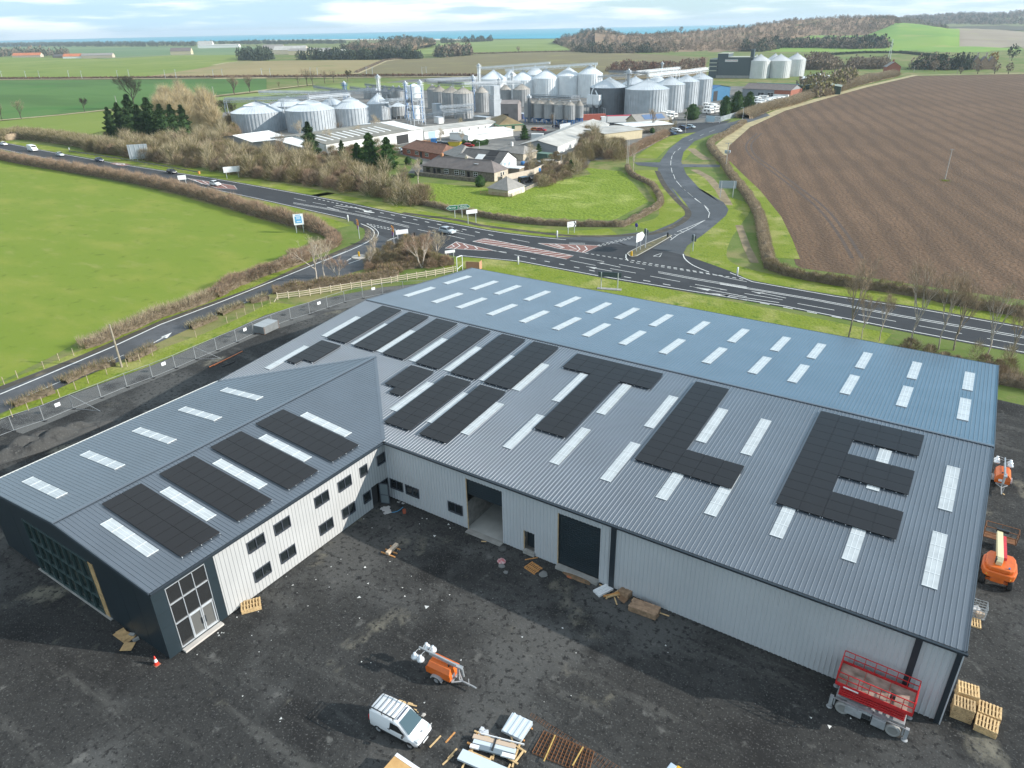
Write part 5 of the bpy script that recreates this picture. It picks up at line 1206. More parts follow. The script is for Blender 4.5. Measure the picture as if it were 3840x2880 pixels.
def gantry(label, ps, m=s_steel, w_=1.3, legs=(), deep=.9):
    """walkway truss along ps (world points at deck level), legs down to given heights"""
    t = thing('conveyor_gantry', label, 'gantry', (ps[0].x, ps[0].y, 0), 0, 'conveyor gantries of the grain store'); o = Vector((ps[0].x, ps[0].y, 0)); q = [p-o for p in ps]
    d = MB(); rl_ = MB()
    for a, b in zip(q[:-1], q[1:]):
        d.bar(a, b, w_, .18); d.bar(a+Vector((0,0,.55)), b+Vector((0,0,.55)), .65, .55)
        n = (b-a).cross(Vector((0,0,1))).normalized()*w_*.6
        for s in (-1, 1):
            rl_.bar(a+n*s+Vector((0,0,1.2)), b+n*s+Vector((0,0,1.2)), .10); rl_.bar(a+n*s+Vector((0,0,.65)), b+n*s+Vector((0,0,.65)), .08)
            L_ = (b-a).length; k = max(1, int(L_/2.4))
            for i in range(k+1):
                p = a.lerp(b, i/k)+n*s; rl_.bar(p, p+Vector((0,0,1.2)), .08)
                if i < k: rl_.bar(p-Vector((0,0,.1)), a.lerp(b, (i+.5)/k)+n*s-Vector((0,0,deep)), .07); rl_.bar(a.lerp(b, (i+.5)/k)+n*s-Vector((0,0,deep)), a.lerp(b, (i+1)/k)+n*s-Vector((0,0,.1)), .07)
            rl_.bar(a+n*s-Vector((0,0,deep)), b+n*s-Vector((0,0,deep)), .09)
    d.build('conveyor', m, t); rl_.build('handrail', m, t)
    lg = MB()
    for f, zb in legs:
        s = f*(len(q)-1); i = min(int(s), len(q)-2); p = q[i].lerp(q[i+1], s-i); n = (q[i+1]-q[i]).cross(Vector((0,0,1))).normalized()*.9
        for sg in (-1, 1): lg.tube(p+n*sg, Vector((p.x+n.x*sg*1.3, p.y+n.y*sg*1.3, zb)), .14, None, 6)
        lg.bar(p+n-Vector((0,0,3)), Vector((p.x-n.x, p.y-n.y, p.z-.2)), .1); lg.bar(p+n*1.1-Vector((0,0,3)), p-n*1.1-Vector((0,0,3)), .1)
    if lg.v: lg.build('support_leg', m, t)
    return t
def over(key, dz=1.6): c, r, he_, ap = so[key]; return Vector((c.x, c.y, ap+dz))
def ext(a, b, d): return b+(b-a).normalized()*d
A_, B_, C_ = over('S1',.6), over('S2',.3), over('S3',.6)
gantry('long pale gantry crossing the three big squat silos', [ext(B_,A_,16), A_, B_, C_], s_steel, 1.6, ((.0,7),(.5,6),(.83,6)))
gantry('pale gantry over the second row of squat silos', [ext(over('S5'),over('S4'),14), over('S4'), over('S5'), over('S7')], s_steel, 1.4, ((.5,5),))
P3 = lambda k, x, y, d: ZD(k, x, y, d)
gantry('dark gantry left of the blue elevator tower', [P3('V',900,300,430), P3('V',1240,345,425)], s_dsteel, 1.4, ((.5,0),))
gantry('dark gantry running right from the blue elevator tower', [P3('V',1280,308,425), P3('V',1700,368,420)], s_dsteel, 1.4, ((.9,0),))
gantry('dark gantry over the far row of small silos', [P3('V',1435,276,490), P3('V',1860,328,480)], s_dsteel, 1.3, ((.5,4),))
gantry('short pale gantry before the small hopper silos', [P3('V',1590,450,385), P3('V',1830,432,388)], s_steel, 1.2, ((.4,0),))
gantry('dark sloping gantry over the weathered silos', [P3('W',165,388,395), over('W3',1.2), over('W1',1.0)], s_dsteel, 1.2)
gantry('pale gantry behind the weathered silos', [P3('W',200,385,430), P3('W',880,350,440)], s_steel, 1.4, ((.5,0),))
gantry('pale gantry over the dryer tower to the dark walled silo', [P3('W',700,432,410), P3('W',1480,400,432)], s_steel, 1.2, ((.6,0),))
gantry('upper pale gantry on the shining row of tall silos', [P3('C',205,240,545), P3('C',800,196,520)], s_bright, 1.8, ((.0,0),(.5,9)))
gantry('lower pale gantry on the shining row of tall silos', [P3('C',432,256,500), P3('C',1196,202,490)], s_bright, 1.8, ((.02,0),(.45,9),(.98,0)))
gantry('pale gantry behind the shining row of tall silos', [P3('C',580,240,540), P3('C',760,228,530)], s_bright, 1.4)
gantry('walkway along the tops of the six small silos', [over('R0',1.0), over('R2',1.0), over('R4',1.0), over('R5',1.0)], s_dsteel, 1.1)
gantry('pale gantry above the line of ribbed silos', [over('D2',1.2), over('D3',1.2), over('D4',1.2), over('D5',1.2), ext(over('D4',1.2),over('D5',1.2),9)], s_bright, 1.6, ((.35,12),(.7,12)))
gantry('pale gantry above the hidden second line of silos', [over('E1',1.5), over('E2',1.5), ext(over('E1',1.5),over('E2',1.5),24)], s_bright, 1.4, ((.9,4),))
gantry('dark cross gantry between the broad dark silo and the ribbed silo', [over('D1',2.2), over('D2',2.2)], s_dsteel, 1.4, ((.5,0),))
gantry('pale low gantry left of the broad dark silo', [P3('X',395,252,430), P3('X',690,235,420)], s_steel, 1.2, ((.05,0),))
gantry('long pale pipe bridge in front of the weathered silos', [P3('W',150,870,378), P3('W',420,830,372), P3('W',820,790,372)], s_steel, .8, ((.0,0),(.5,0)))
gantry('upper pale pipe bridge in front of the weathered silos', [P3('W',370,760,376), P3('W',830,728,380)], s_steel, .8, ((.95,0),))
def tower(label, base, h, m=s_steel, w_=1.6, col2=None):
    t = thing('elevator_tower', label, 'tower', base, 0, 'bucket elevators of the grain store'); mb = MB()
    for sx in (-1, 1):
        for sy in (-1, 1): mb.bar((sx*w_/2,sy*w_/2,0), (sx*w_/2,sy*w_/2,h), .16)
    k = int(h/2.5)
    for i in range(k):
        z = h*i/k; z2 = h*(i+1)/k
        for a, b in (((-1,-1),(1,-1)),((1,-1),(1,1)),((1,1),(-1,1)),((-1,1),(-1,-1))):
            mb.bar((a[0]*w_/2,a[1]*w_/2,z), (b[0]*w_/2,b[1]*w_/2,z2), .09); mb.bar((a[0]*w_/2,a[1]*w_/2,z2), (b[0]*w_/2,b[1]*w_/2,z2), .09)
    mb.build('frame', m, t)
    e = MB(); e.box((-.3,0,h/2),(.45,.4,h)); e.box((.35,0,h/2),(.45,.4,h)); e.build('elevator_leg', col2 or m, t)
    hd_ = MB(); hd_.box((0,0,h+.5),(2.0,1.2,1.0)); hd_.tube((0,0,h+.9),(0,0,h+1.7),.5,.35,8); hd_.build('head', s_steel, t)
    pl = MB(); pl.box((0,0,h-.4),(w_*1.9,w_*1.9,.12))
    for s in (-1, 1): pl.box((s*w_*.95,0,h+.5),(.06,w_*1.9,.08)); pl.box((0,s*w_*.95,h+.5),(w_*1.9,.06,.08))
    pl.build('platform', m, t)
def twr(label, k, x, yb, yt, m, w_=1.6, c2=None):
    b = Z(k, x, yb); tower(label, b, ZH(k, x, yt, b)-1.2, m, w_, c2)
twr('blue elevator tower above the second row of squat silos', 'V', 1250, 560, 240, s_blue, 1.6, s_steel)
twr('white elevator head rising behind the far row of small silos', 'V', 1592, 470, 170, s_bright, 1.6)
twr('tall white and blue elevator tower right of the weathered silos', 'W', 842, 800, 310, s_bright, 1.8, s_blue)
twr('grey elevator beside the square dryer tower', 'W', 1190, 700, 350, s_steel, 1.4)
twr('slim white elevator with blue head before the shining row', 'W', 1372, 640, 270, s_bright, 1.4, s_steel)
twr('white elevator tower at the left end of the shining row', 'W', 918, 560, 150, s_bright, 1.6)
twr('grey elevator tower between broad dark silo and ribbed silo', 'X', 692, 640, 170, s_steel, 2.0)
twr('slim mast beyond the hidden silos', 'X', 1046, 330, 95, s_steel, .8)
twr('blue topped elevator on the white dryer frame', 'V', 1880, 640, 240, s_bright, 1.3, s_blue)
twr('white topped elevator right of the dryer frame', 'V', 2030, 660, 228, s_bright, 1.5, s_blue)
twr('dark small elevator at the left of the six small silos', 'W', 1602, 960, 580, s_dsteel, .9)
# open dryer frame with its tanks
bf = Z('V', 1970, 690); t = thing('open_dryer', 'white open steel dryer frame with stacked tanks and fans', 'plant', bf)
H_ = ZH('V', 1970, 280, bf); mb = MB(); wx, wy_ = 6.5, 6.0
R45 = Matrix.Rotation(rad(-20), 4, 'Z')
for sx in (-1, 0, 1):
    for sy in (-1, 1): mb.box((sx*wx/2,sy*wy_/2,H_/2),(.22,.22,H_),0,0,R45)
for z in np.linspace(2.5, H_, 6):
    mb.box((0,-wy_/2,z),(wx,.2,.22),0,0,R45); mb.box((0,wy_/2,z),(wx,.2,.22),0,0,R45); mb.box((-wx/2,0,z),(.2,wy_,.22),0,0,R45); mb.box((wx/2,0,z),(.2,wy_,.22),0,0,R45)
for z in np.linspace(2.5, H_, 5)[:-1]: mb.bar(R45 @ Vector((-wx/2,-wy_/2,z)), R45 @ Vector((wx/2,-wy_/2,z+2.4)), .12)
mb.build('frame', s_steel, t)
tk = MB(); tk.lathe([(3.0,H_-5.2),(3.0,H_-.3),(.5,H_+.9)], 28); tk.lathe([(.5,H_-7),(3.0,H_-5.2)], 28, 0, (0,0,0), False); tk.build('tank', s_bright, t)
tk = MB(); tk.lathe([(2.0,2.8),(2.0,H_*.5)], 24); tk.build('tank', s_bright, t)
fn = MB()
for i, (a, z) in enumerate(((-1.6,H_*.62),(.9,H_*.62),(-.3,H_*.68),(1.0,H_*.42),(-1.2,H_*.42))): fn.tube((a,-3.6,z),(a,-2.4,z),.62,.62,14)
fn.build('fan', s_dsteel, t)
bp_ = MB()
for a in (-2.6,2.9): bp_.path([R45 @ Vector((a,-3.2,H_+1)), R45 @ Vector((a,-3.2,H_*.55)), R45 @ Vector((a*1.6,-3.6,H_*.2))], .18, 6)
bp_.build('downpipe', s_blue, t)
def block(name, label, cat, k, x, y, w_, d, h, m, rz=0, top=None, yt=None):
    b = Z(k, x, y); h = ZH(k, x, yt, b) if yt else h
    t = thing(name, label, cat, b, rz); mb = MB(); mb.box((0,d/2,h/2),(w_,d,h)); mb.build('wall', m, t)
    if top == 'gable':
        r_ = MB(); r_.add([(-w_/2-.2,-.2,h),(w_/2+.2,-.2,h),(w_/2+.2,d/2,h+w_*.18),(-w_/2-.2,d/2,h+w_*.18),(-w_/2-.2,d+.2,h),(w_/2+.2,d+.2,h)],[(0,1,2,3),(3,2,5,4)]); r_.add([(-w_/2,0,h),(-w_/2,d,h),(-w_/2,d/2,h+w_*.18)],[(0,1,2)]); r_.add([(w_/2,0,h),(w_/2,d,h),(w_/2,d/2,h+w_*.18)],[(0,1,2)]); r_.build('roof', m, t)
    else:
        r_ = MB(); r_.box((0,d/2,h+.08),(w_+.3,d+.3,.16)); r_.build('roof', top or s_steel, t)
    return t, h
t, h = block('dryer_tower', 'tall square grey dryer tower narrowing at mid height', 'tower', 'W', 1085, 865, 5.0, 4.5, 12, s_galv, rad(-25), None, 640)
mb = MB(); mb.box((0,2.2,h+1.2),(4.2,3.8,2.4),0,0,None); mb.box((.2,2.2,h+4.2),(3.4,3.2,4.6)); mb.build('upper_stage', s_galv, t)
t, h = block('intake_building', 'brown-grey clad intake building with pitched roof', 'building', 'W', 1330, 935, 8.5, 7.5, 9, mat('brown_cladding', (.24,.21,.20), .8, var=.15, vscale=.4), rad(20), 'gable', 700)
g = MB(); g.box((-2,-.05,1.6),(3.0,.1,3.2)); g.build('doorway', m_in, t)
t, h = block('grey_plant_box', 'pale grey plant box on a frame left of the weathered silos', 'plant', 'W', 300, 900, 4.2, 3.2, 4, s_galv, rad(-20), None, 700)
t, h = block('site_cabin', 'white cabin below the dryer frame', 'cabin', 'W', 320, 968, 5.2, 2.6, 3, mat('white_paint', (.72,.72,.70), .6), rad(-25), None, 885)
t, h = block('site_cabin', 'small blue cabin with two windows beside the intake building', 'cabin', 'W', 1475, 905, 4.2, 3, 2.6, mat('navy_paint', (.03,.06,.15), .5), rad(-20), None, 835)
g = MB(); g.box((-.6,-.02,1.6),(.5,.06,.7)); g.box((.4,-.02,1.6),(.5,.06,.7)); g.build('window', m_alu, t)
t, h = block('retaining_bunker', 'low curved concrete bunker wall before the dryer tower', 'bunker', 'W', 920, 975, 9, 3, 2.2, m_conc, rad(-12), None, 880)
t = thing('square_hoppers', 'twin white square hoppers on legs beside the broad dark silo', 'hopper', Z('X', 350, 640)); bh = ZH('X', 350, 430, t.location)
mb = MB()
for sx in (-1.75, 1.75):
    mb.box((sx,0,bh-2.2),(3.3,3.3,4.4)); mb.box((sx,0,bh-5.2),(3.3,3.3,1.6),0,0,Matrix.Translation((sx,0,bh-5.2)) @ Matrix.Rotation(PI,4,'X') @ Matrix.Translation((-sx,0,5.2-bh)),.3)
mb.build('bin', s_bright, t); lg = MB()
for sx in (-3.3,0,3.3):
    for sy in (-1.5,1.5): lg.box((sx,sy,bh/2-2),(.25,.25,bh-4))
lg.build('leg', s_dsteel, t); pp = MB(); pp.path([(-1.7,0,bh),(-1.2,0,bh+2),(1,0,bh+6)],.3,8); pp.path([(1.7,0,bh),(.6,0,bh+2)],.3,8); pp.build('spout', s_bright, t)
# --- buildings of the estate
def P2(p): return Vector((p[0], p[1], 0))
def bld(name, label, A, Bp, depth, eave, ridge, wm, rm, axis='x', hip=0, wins=(), doors=(), over_=.35, ewins=(), wcol=None, off=.5, cat='building', gm=None):
    """A-Bp is the front foot of the building; ridge along the front (x) or across it (y)"""
    A, Bp = P2(A), P2(Bp); ux = (Bp-A); W_ = ux.length; ang = math.atan2(ux.y, ux.x)
    t = thing(name, label, cat, A, ang); w_ = MB(); d = depth
    w_.box((W_/2,d/2,eave/2),(W_,d,eave))
    if not hip:
        if axis == 'x':
            for x in (0, W_): w_.add([(x,0,eave),(x,d,eave),(x,d*off,ridge-.05)], [(0,1,2)])
        else:
            for y in (0, d): w_.add([(0,y,eave),(W_,y,eave),(W_*off,y,ridge-.05)], [(0,1,2)])
    w_.build('wall', wm, t); o = over_; r_ = MB(); th = .12
    if ridge <= eave+.05: r_.box((W_/2,d/2,eave+.1),(W_+2*o,d+2*o,.2))
    elif axis == 'x':
        hx = hip*d if hip else -o; sl = (ridge-eave)/(d*off); e = eave-sl*o; yr = d*off
        q = [(-o,-o,e),(W_+o,-o,e),(W_-hx,yr,ridge),(hx,yr,ridge),(-o,d+o,e),(W_+o,d+o,e)]
        r_.add(q, [(0,1,2,3),(3,2,5,4)]+([(0,3,4),(1,5,2)] if hip else [])); r_.add([(x,y,z-th) for x,y,z in q], [(3,2,1,0),(4,5,2,3)]); r_.add([q[0],q[1],(q[1][0],q[1][1],q[1][2]-th),(q[0][0],q[0][1],q[0][2]-th)], [(3,2,1,0)])
        r_.bar((hx,yr,ridge+.03),(W_-hx,yr,ridge+.03),.3,.1)
    else:
        hy = hip*W_ if hip else -o; e = eave-o*(ridge-eave)/(W_*off); xr = W_*off
        q = [(-o,-o,e),(-o,d+o,e),(xr,d-hy,ridge),(xr,hy,ridge),(W_+o,-o,e),(W_+o,d+o,e)]
        r_.add(q, [(3,2,1,0),(4,5,2,3)]+([(0,4,3),(1,2,5)] if hip else [])); r_.add([(x,y,z-th) for x,y,z in q], [(0,1,2,3),(3,2,5,4)])
        r_.bar((xr,hy,ridge+.03),(xr,d-hy,ridge+.03),.3,.1)
    r_.build('roof', rm, t)
    for s0, s1, z0, z1 in wins:
        f = MB(); f.box(((s0+s1)/2,-.02,(z0+z1)/2),(s1-s0,.10,z1-z0)); fo = f.build('window', wcol or MATS['white_paint'], t); g = MB()
        k = 2 if s1-s0 > .8 else 1; pw = (s1-s0-.1*(k+1))/k
        for i in range(k):
            for j in range(2): g.box((s0+.1+pw/2+i*(pw+.1),-.06,z0+.1+(z1-z0-.3)/4+j*((z1-z0-.3)/2+.1)),(pw,.06,(z1-z0-.3)/2))
        g.build('pane', m_glass, fo)
    for s0, s1, z0, z1, dm_ in doors:
        f = MB(); f.box(((s0+s1)/2,-.03,(z0+z1)/2),(s1-s0,.1,z1-z0)); f.build('door', dm_, t)
    for s0, s1, z0, z1 in ewins:
        f = MB(); f.box((W_+.03,(s0+s1)/2,(z0+z1)/2),(.1,s1-s0,z1-z0)); fo = f.build('window', wcol or MATS['white_paint'], t); g = MB(); g.box((W_+.07,(s0+s1)/2,(z0+z1)/2),(.06,s1-s0-.2,z1-z0-.2)); g.build('pane', m_glass, fo)
    return t, W_
m_wp = MATS['white_paint']; m_stone = mat('dark_stone', (.16,.14,.11), .95, var=.4, vscale=2.2); m_pstone = mat('pale_stone', (.46,.40,.31), .95, var=.25, vscale=2)
m_slate = mat('brown_slate', (.165,.14,.13), .8, var=.15, vscale=.8); m_dslate = mat('dark_slates', (.10,.095,.09), .75, var=.2, vscale=.8); m_gtile = mat('grey_tiles', (.26,.245,.225), .85, var=.12, vscale=1)
m_btile = mat('brown_tiles', (.20,.10,.065), .85, var=.2, vscale=1.2); m_cream = mat('cream_render', (.50,.43,.29), .9, var=.06); m_brick = mat('red_brick', (.30,.11,.07), .9, var=.2, vscale=2)
m_wsheet = mat('white_sheeting', (.70,.70,.68), .55, var=.10, vscale=.12); m_gsheet = mat('grey_sheeting', (.25,.26,.27), .6, var=.08, vscale=.2); m_asb = mat('grey_cement_sheet', (.40,.39,.36), .85, var=.18, vscale=.2)
m_mix = mat('brown_mossy_sheet', (.21,.20,.17), .85, var=.22, vscale=.15); m_moss = mat('mossy_brown_tiles', (.22,.165,.085), .9, var=.3, vscale=.25); m_bkd = mat('black_door', (.012,.014,.022), .4); m_bl = mat('pale_blue_door', (.35,.46,.55), .5)
# stone cottage row
t, W_ = bld('stone_cottages', 'long low stone cottage row with white windows and brown slate hipped roof', (-107.8,135.8), (-80.8,135.8), 7.4, 2.9, 5.3, m_stone, m_slate, 'x', .45,
   [(8.4,10.0,.95,2.3),(12.4,14.0,.95,2.3),(14.7,16.3,.95,2.3),(19.5,21.1,.95,2.3)], [(4.2,5.0,.1,2.2,m_bkd),(17.2,18.1,.1,2.2,m_bkd)], ewins=[(3.2,4.0,.9,2.3),(4.4,5.2,.9,2.3)])
f = MB(); f.box((2.0,-.02,1.6),(1.4,.12,1.3)); f.box((6.3,-.02,1.6),(1.4,.12,1.3)); f.build('dark_window', m_glass, t)
g = MB(); g.box((27.03,3.7,1.4),(.05,7.3,2.7)); g.build('end_wall', m_pstone, t)
g = MB(); g.box((5.0,3.7,5.6),(.7,.7,1.1)); g.build('chimney', mat('orange_brick', (.42,.20,.10), .9), t)
g = MB(); g.box((14.4,3.7,5.5),(.8,.6,.8)); g.build('chimney', m_pstone, t)
g = MB(); g.box((19.3,1.9,4.32),(1.3,.9,.08),0,0,None); g.build('skylight', m_alu, t)
wlm = MB(); wlm.box((0,0,.55),(24,.35,1.1)); w1 = wlm.build('garden_wall', m_stone, thing('garden_wall', 'low stone garden wall in front of the cottage row', 'wall', (-97,133.2,0)))
# garage with pyramid roof
t, W_ = bld('pyramid_roofed_garage', 'small cream garage with a tiled pyramid roof behind a timber fence', (-72.6,121.0), (-65.8,120.4), 7.4, 1.95, 4.5, m_cream, m_gtile, 'x', .48, cat='garage')
g = MB(); g.box((6.85,3.7,.95),(.05,7.2,1.85)); g.build('end_wall', mat('sunlit_render', (.66,.63,.56), .9), t)  # right end lighter than the cream walls, sunlight put into its colour
# white gabled house
t, W_ = bld('white_gabled_house', 'white gabled house with grey mossy roof, solar panels and white roof sheets', (-105.0,150.6), (-89.2,150.9), 10.2, 2.6, 5.4, m_pstone, m_dslate, 'x', 0, cat='house')
g = MB(); g.box((15.83,5.1,1.3),(.06,10.1,2.6)); g.add([(15.86,0,2.6),(15.86,10.2,2.6),(15.86,5.1,5.3)], [(0,1,2)]); g.build('gable_end', m_wp, t)
sl_ = math.atan((5.4-2.6)/5.1)
def onroof(name, x, y, w_, d, m, lab=None, z0=2.6, sl=sl_):
    g = MB(); g.box((0,0,.06),(w_,d,.08)); o = g.build(name, m, t); o.location = (x, y, z0+math.tan(sl)*y); o.rotation_euler = (sl, 0, 0)
    if lab: o['label'] = lab
onroof('solar_panel', 11.2, 3.6, 3.6, 2.4, m_gap); onroof('solar_panel', 11.2, 1.3, 4.2, 1.8, m_gap); onroof('roof_sheet', 7.4, 1.6, 2.9, 3.0, m_wsheet, 'white plastic roof sheet')
for y_ in (3.4, 6.0):
    g = MB(); g.box((15.9,y_,1.7),(.08,1.2,.9)); g.build('window', m_bl, t)
t, W_ = bld('hipped_bungalow', 'grey tiled hipped house with pale stone end wall', (-117.5,158.0), (-107.2,153.5), 10, 2.8, 5.4, m_stone, m_gtile, 'x', .4, cat='house')
g = MB(); g.box((11.27,5,1.4),(.05,9.8,2.7)); g.build('end_wall', m_pstone, t)
t, W_ = bld('brown_roofed_house', 'long house with red-brown tiled roof behind the conifers', (-140.0,163.0), (-117.2,157.0), 9, 2.6, 4.8, m_brick, m_btile, 'x', .3, [(3,5,.8,2),(8,10,.8,2),(14,16,.8,2)], [(11,12.2,0,2.1,m_bkd)], cat='house')
t, W_ = bld('small_hipped_annexe', 'small grey hipped annexe roof behind the cottage chimney', (-107.5,148.0), (-99.5,146.5), 6, 2.4, 4.4, m_stone, m_gtile, 'x', .4, cat='house')
t, W_ = bld('rear_grey_house', 'grey hipped roof with white chimney behind the white house', (-105,172), (-93,171), 8, 2.4, 4.3, m_pstone, m_gtile, 'x', .3, cat='house')
g = MB(); g.box((5.0,3.0,4.6),(.6,.6,1.4)); g.build('chimney', m_wp, t)
t, W_ = bld('low_white_unit', 'low white flat-roofed unit behind the conifer hedge', (-136.4,198.6), (-130.0,221.5), 12.5, 2.6, 3.1, m_wsheet, m_wsheet, 'x', 0, cat='unit')
t, W_ = bld('white_office_range', 'long white office range with blue door and flat grey roof', (-158.0,197.5), (-147.5,235.5), 12, 3.2, 3.9, m_wp, m_asb, 'x', 0, [(9,10,1,2.2),(14,15,1,2.2),(18,19,1,2.2),(23,24,1,2.2),(28,29,1,2.2),(32,33,1,2.2)], [(2.0,5.5,.1,2.7,m_bl)], cat='office')
wA, wB, wR = Z('V',1030,885,4.6), Z('V',2030,722,4.6), Z('V',900,772,6.4)
d_ = (wB-wA).normalized(); wD = 2*abs((wR-wA).x*-d_.y+(wR-wA).y*d_.x); Lw_ = (wB-wA).length
t, W_ = bld('white_workshop', 'big white workshop with brown mossy roof and open loading door', wA, wB, wD, 4.6, 6.4, m_wsheet, m_mix, 'x', 0, [], [(Lw_*.70,Lw_*.83,.1,3.4,m_in),(Lw_*.86,Lw_*.94,.1,3.6,mat('grey_door', (.52,.53,.53), .5))], cat='workshop')
sl2 = math.atan(3.6/wD)
for k in range(11):
    g = MB(); g.box((0,0,.06),(.9,wD*.28,.1)); o = g.build('rooflight', m_wsheet, t); o.location = (3+k*Lw_*.065, wD*.25, 4.6+math.tan(sl2)*wD*.25); o.rotation_euler = (sl2, 0, 0)
for s_ in (1, -1):
    g = MB(); g.box((0,0,.08),(Lw_*.15,wD*.53,.12)); o = g.build('white_roof_bay', m_wsheet, t); o.location = (Lw_*.93, wD*(.5-.25*s_), 5.5); o.rotation_euler = (sl2*s_, 0, 0)
q0_, q1_, q2_, q3_ = Z('V',270,865,4.3), Z('V',770,915,4.3), Z('V',490,832,5.9), Z('V',850,780,5.9); dp_ = (q3_-q2_).length
for A_3, B_3, lb in ((q0_, q1_, 'wide shed with gleaming white roof and grey gable behind the thicket'), (Z('V',70,795,5.9)*2-q0_, q0_, 'second gleaming white shed roof left of the grey gable')):
    t, W_ = bld('white_roofed_shed', lb, A_3, B_3, dp_, 4.3, 5.9, m_gsheet, m_wsheet, 'y', 0, cat='shed')
t, W_ = bld('long_grey_shed', 'long shed with pale roof and grey gable end facing the cottages', (-103.3,184.6), (-89.0,187.2), 66, 2.9, 4.6, m_gsheet, m_asb, 'y', 0, cat='shed')
g = MB(); g.box((14.57,33,1.45),(.06,65,2.9)); g.build('side_wall', m_wsheet, t)
t, W_ = bld('flat_roofed_store', 'flat pale-roofed store joined to the far end of the long grey shed', (-87.0,220.0), (-79.3,238.2), 17, 3.4, 3.9, m_cream, m_asb, 'x', 0, cat='store')
t, W_ = bld('flat_roofed_office', 'flat white-roofed office behind the store', (-88.0,246), (-76.0,262), 14, 3.0, 3.2, m_stone, m_wsheet, 'x', 0, cat='office')
t, W_ = bld('solar_roofed_office', 'small gabled office with solar panels on its roof', (-92.5,262.5), (-83.5,276), 9, 3.2, 5.6, m_cream, m_gtile, 'x', 0, [(9,10,.8,2.4),(11.5,12.5,.8,2.4)], cat='office', wcol=mat('green_paint', (.05,.24,.12), .5))
sl_ = math.atan(2.4/4.5); onroof('solar_panel', 9.5, 2.2, 10.5, 3.4, mat('solar_blue', (.10,.16,.28), .3), None, 3.2, sl_)
t, W_ = bld('green_trimmed_office', 'hip-roofed office with mossy brown tiles and green trim', (-142.5,229.0), (-135.0,237.5), 20, 2.8, 5.6, m_cream, m_moss, 'y', .45, [(2,3.4,.9,2.2),(6,7.4,.9,2.2)], cat='office', wcol=MATS['green_paint'])
g = MB(); g.box((11.4,9,1.4),(.06,19,2.7)); g.build('end_wall', m_wp, t); g = MB(); g.box((5.6,10,2.72),(11.9,20.9,.18)); g.build('eave_trim', MATS['green_paint'], t)
# far end of the estate
t, W_ = bld('blue_shed', 'royal blue shed with open doorway beside the last ribbed silo', (-104.5,388.0), (-101.0,414.0), 26, 6.5, 8.2, mat('blue_sheeting', (.03,.13,.24), .5, var=.1), mat('blue_roofing', (.025,.10,.24), .5, var=.12, vscale=.2), 'y', 0, [], [(5,10,.1,5.4,m_in)], cat='shed')
t, W_ = bld('brown_roofed_workshop', 'long workshop with brown roof, grey wall and red brick end', (-97.0,425.0), (-67.5,420.0), 16, 5.0, 7.6, m_gsheet, m_slate, 'x', 0, [(10,14,1.2,3.2),(16,20,1.2,3.2)], cat='workshop')
g = MB(); g.box((25,-.06,2.5),(9.6,.14,4.9)); g.box((29.98,8,2.5),(.12,15.9,5)); g.build('brick_end', m_brick, t); g = MB(); g.box((25,-.9,1.3),(9,1.6,2.6)); g.build('white_porch', m_wp, t)
t, W_ = bld('turquoise_roofed_shed', 'low shed with bright turquoise roof behind the brown workshop', (-98,452), (-72,448), 9, 4.4, 6.0, m_gsheet, mat('turquoise_sheet', (.12,.45,.52), .5), 'x', 0, cat='shed')
t, W_ = bld('white_far_shed', 'white-roofed shed with grey gable near the mill silos', (-84,515), (-62,520), 24, 5.0, 7.2, m_gsheet, m_wsheet, 'y', 0, cat='shed')
t, W_ = bld('dark_green_shed', 'dark green shed roof among the trees beyond the workshop', (-72,458), (-48,462), 16, 4.4, 6.4, mat('dark_green_sheet', (.03,.06,.04), .6), mat('grey_green_roof', (.22,.25,.20), .7), 'y', 0, cat='shed')
# the mill
t = thing('grain_mill', 'tall dark slate-grey mill building with red and white name board', 'mill', (-168.0,585.3,0), math.atan2(2.4, 25.2)); m_mill = mat('mill_cladding', (.062,.085,.095), .5, var=.06, vscale=.1)
mw = 27.5; g = MB(); g.box((mw/2,9,8.6),(mw,18,13.7)); g.box((4.2,9,16.8),(8.4,18,2.7)); g.box((mw-.4,2,13.5),(2.6,4,15.6)); g.build('wall', m_mill, t)
g = MB(); g.box((mw/2+4.2,9,15.55),(mw-8.2,18.4,.25)); g.box((4.2,9,18.25),(8.8,18.4,.25)); g.build('roof', mat('pale_fascia', (.42,.42,.34), .6), t)
g = MB(); g.box((mw/2,.05,1.0),(mw-.2,.5,2.0)); g.build('plinth', m_conc, t)
g = MB(); g.box((-3.2,9,7.2),(6.2,18,14.2)); g.build('stair_block', m_mill, t)
for z in (5.5,8.7,11.4,14.1):
    g = MB(); g.box((-3.2,-.1,z),(6.0,.3,.7)); g.build('pale_band', MATS['pale_fascia'], t)
for z in (4.0,6.2,8.4,11):
    g = MB(); g.box((.6,-.1,z),(.7,.3,.7)); g.build('vent', m_in, t)
bd = MB(); bd.box((11.3,-.12,13.0),(10.2,.15,1.7)); bo = bd.build('name_board', m_wp, t); text(bo, 'COASTAL GRAINS', (11.3,-.24,13.0), (PI/2,0,0), 1.15, mat('red_letters', (.45,.03,.03), .5))
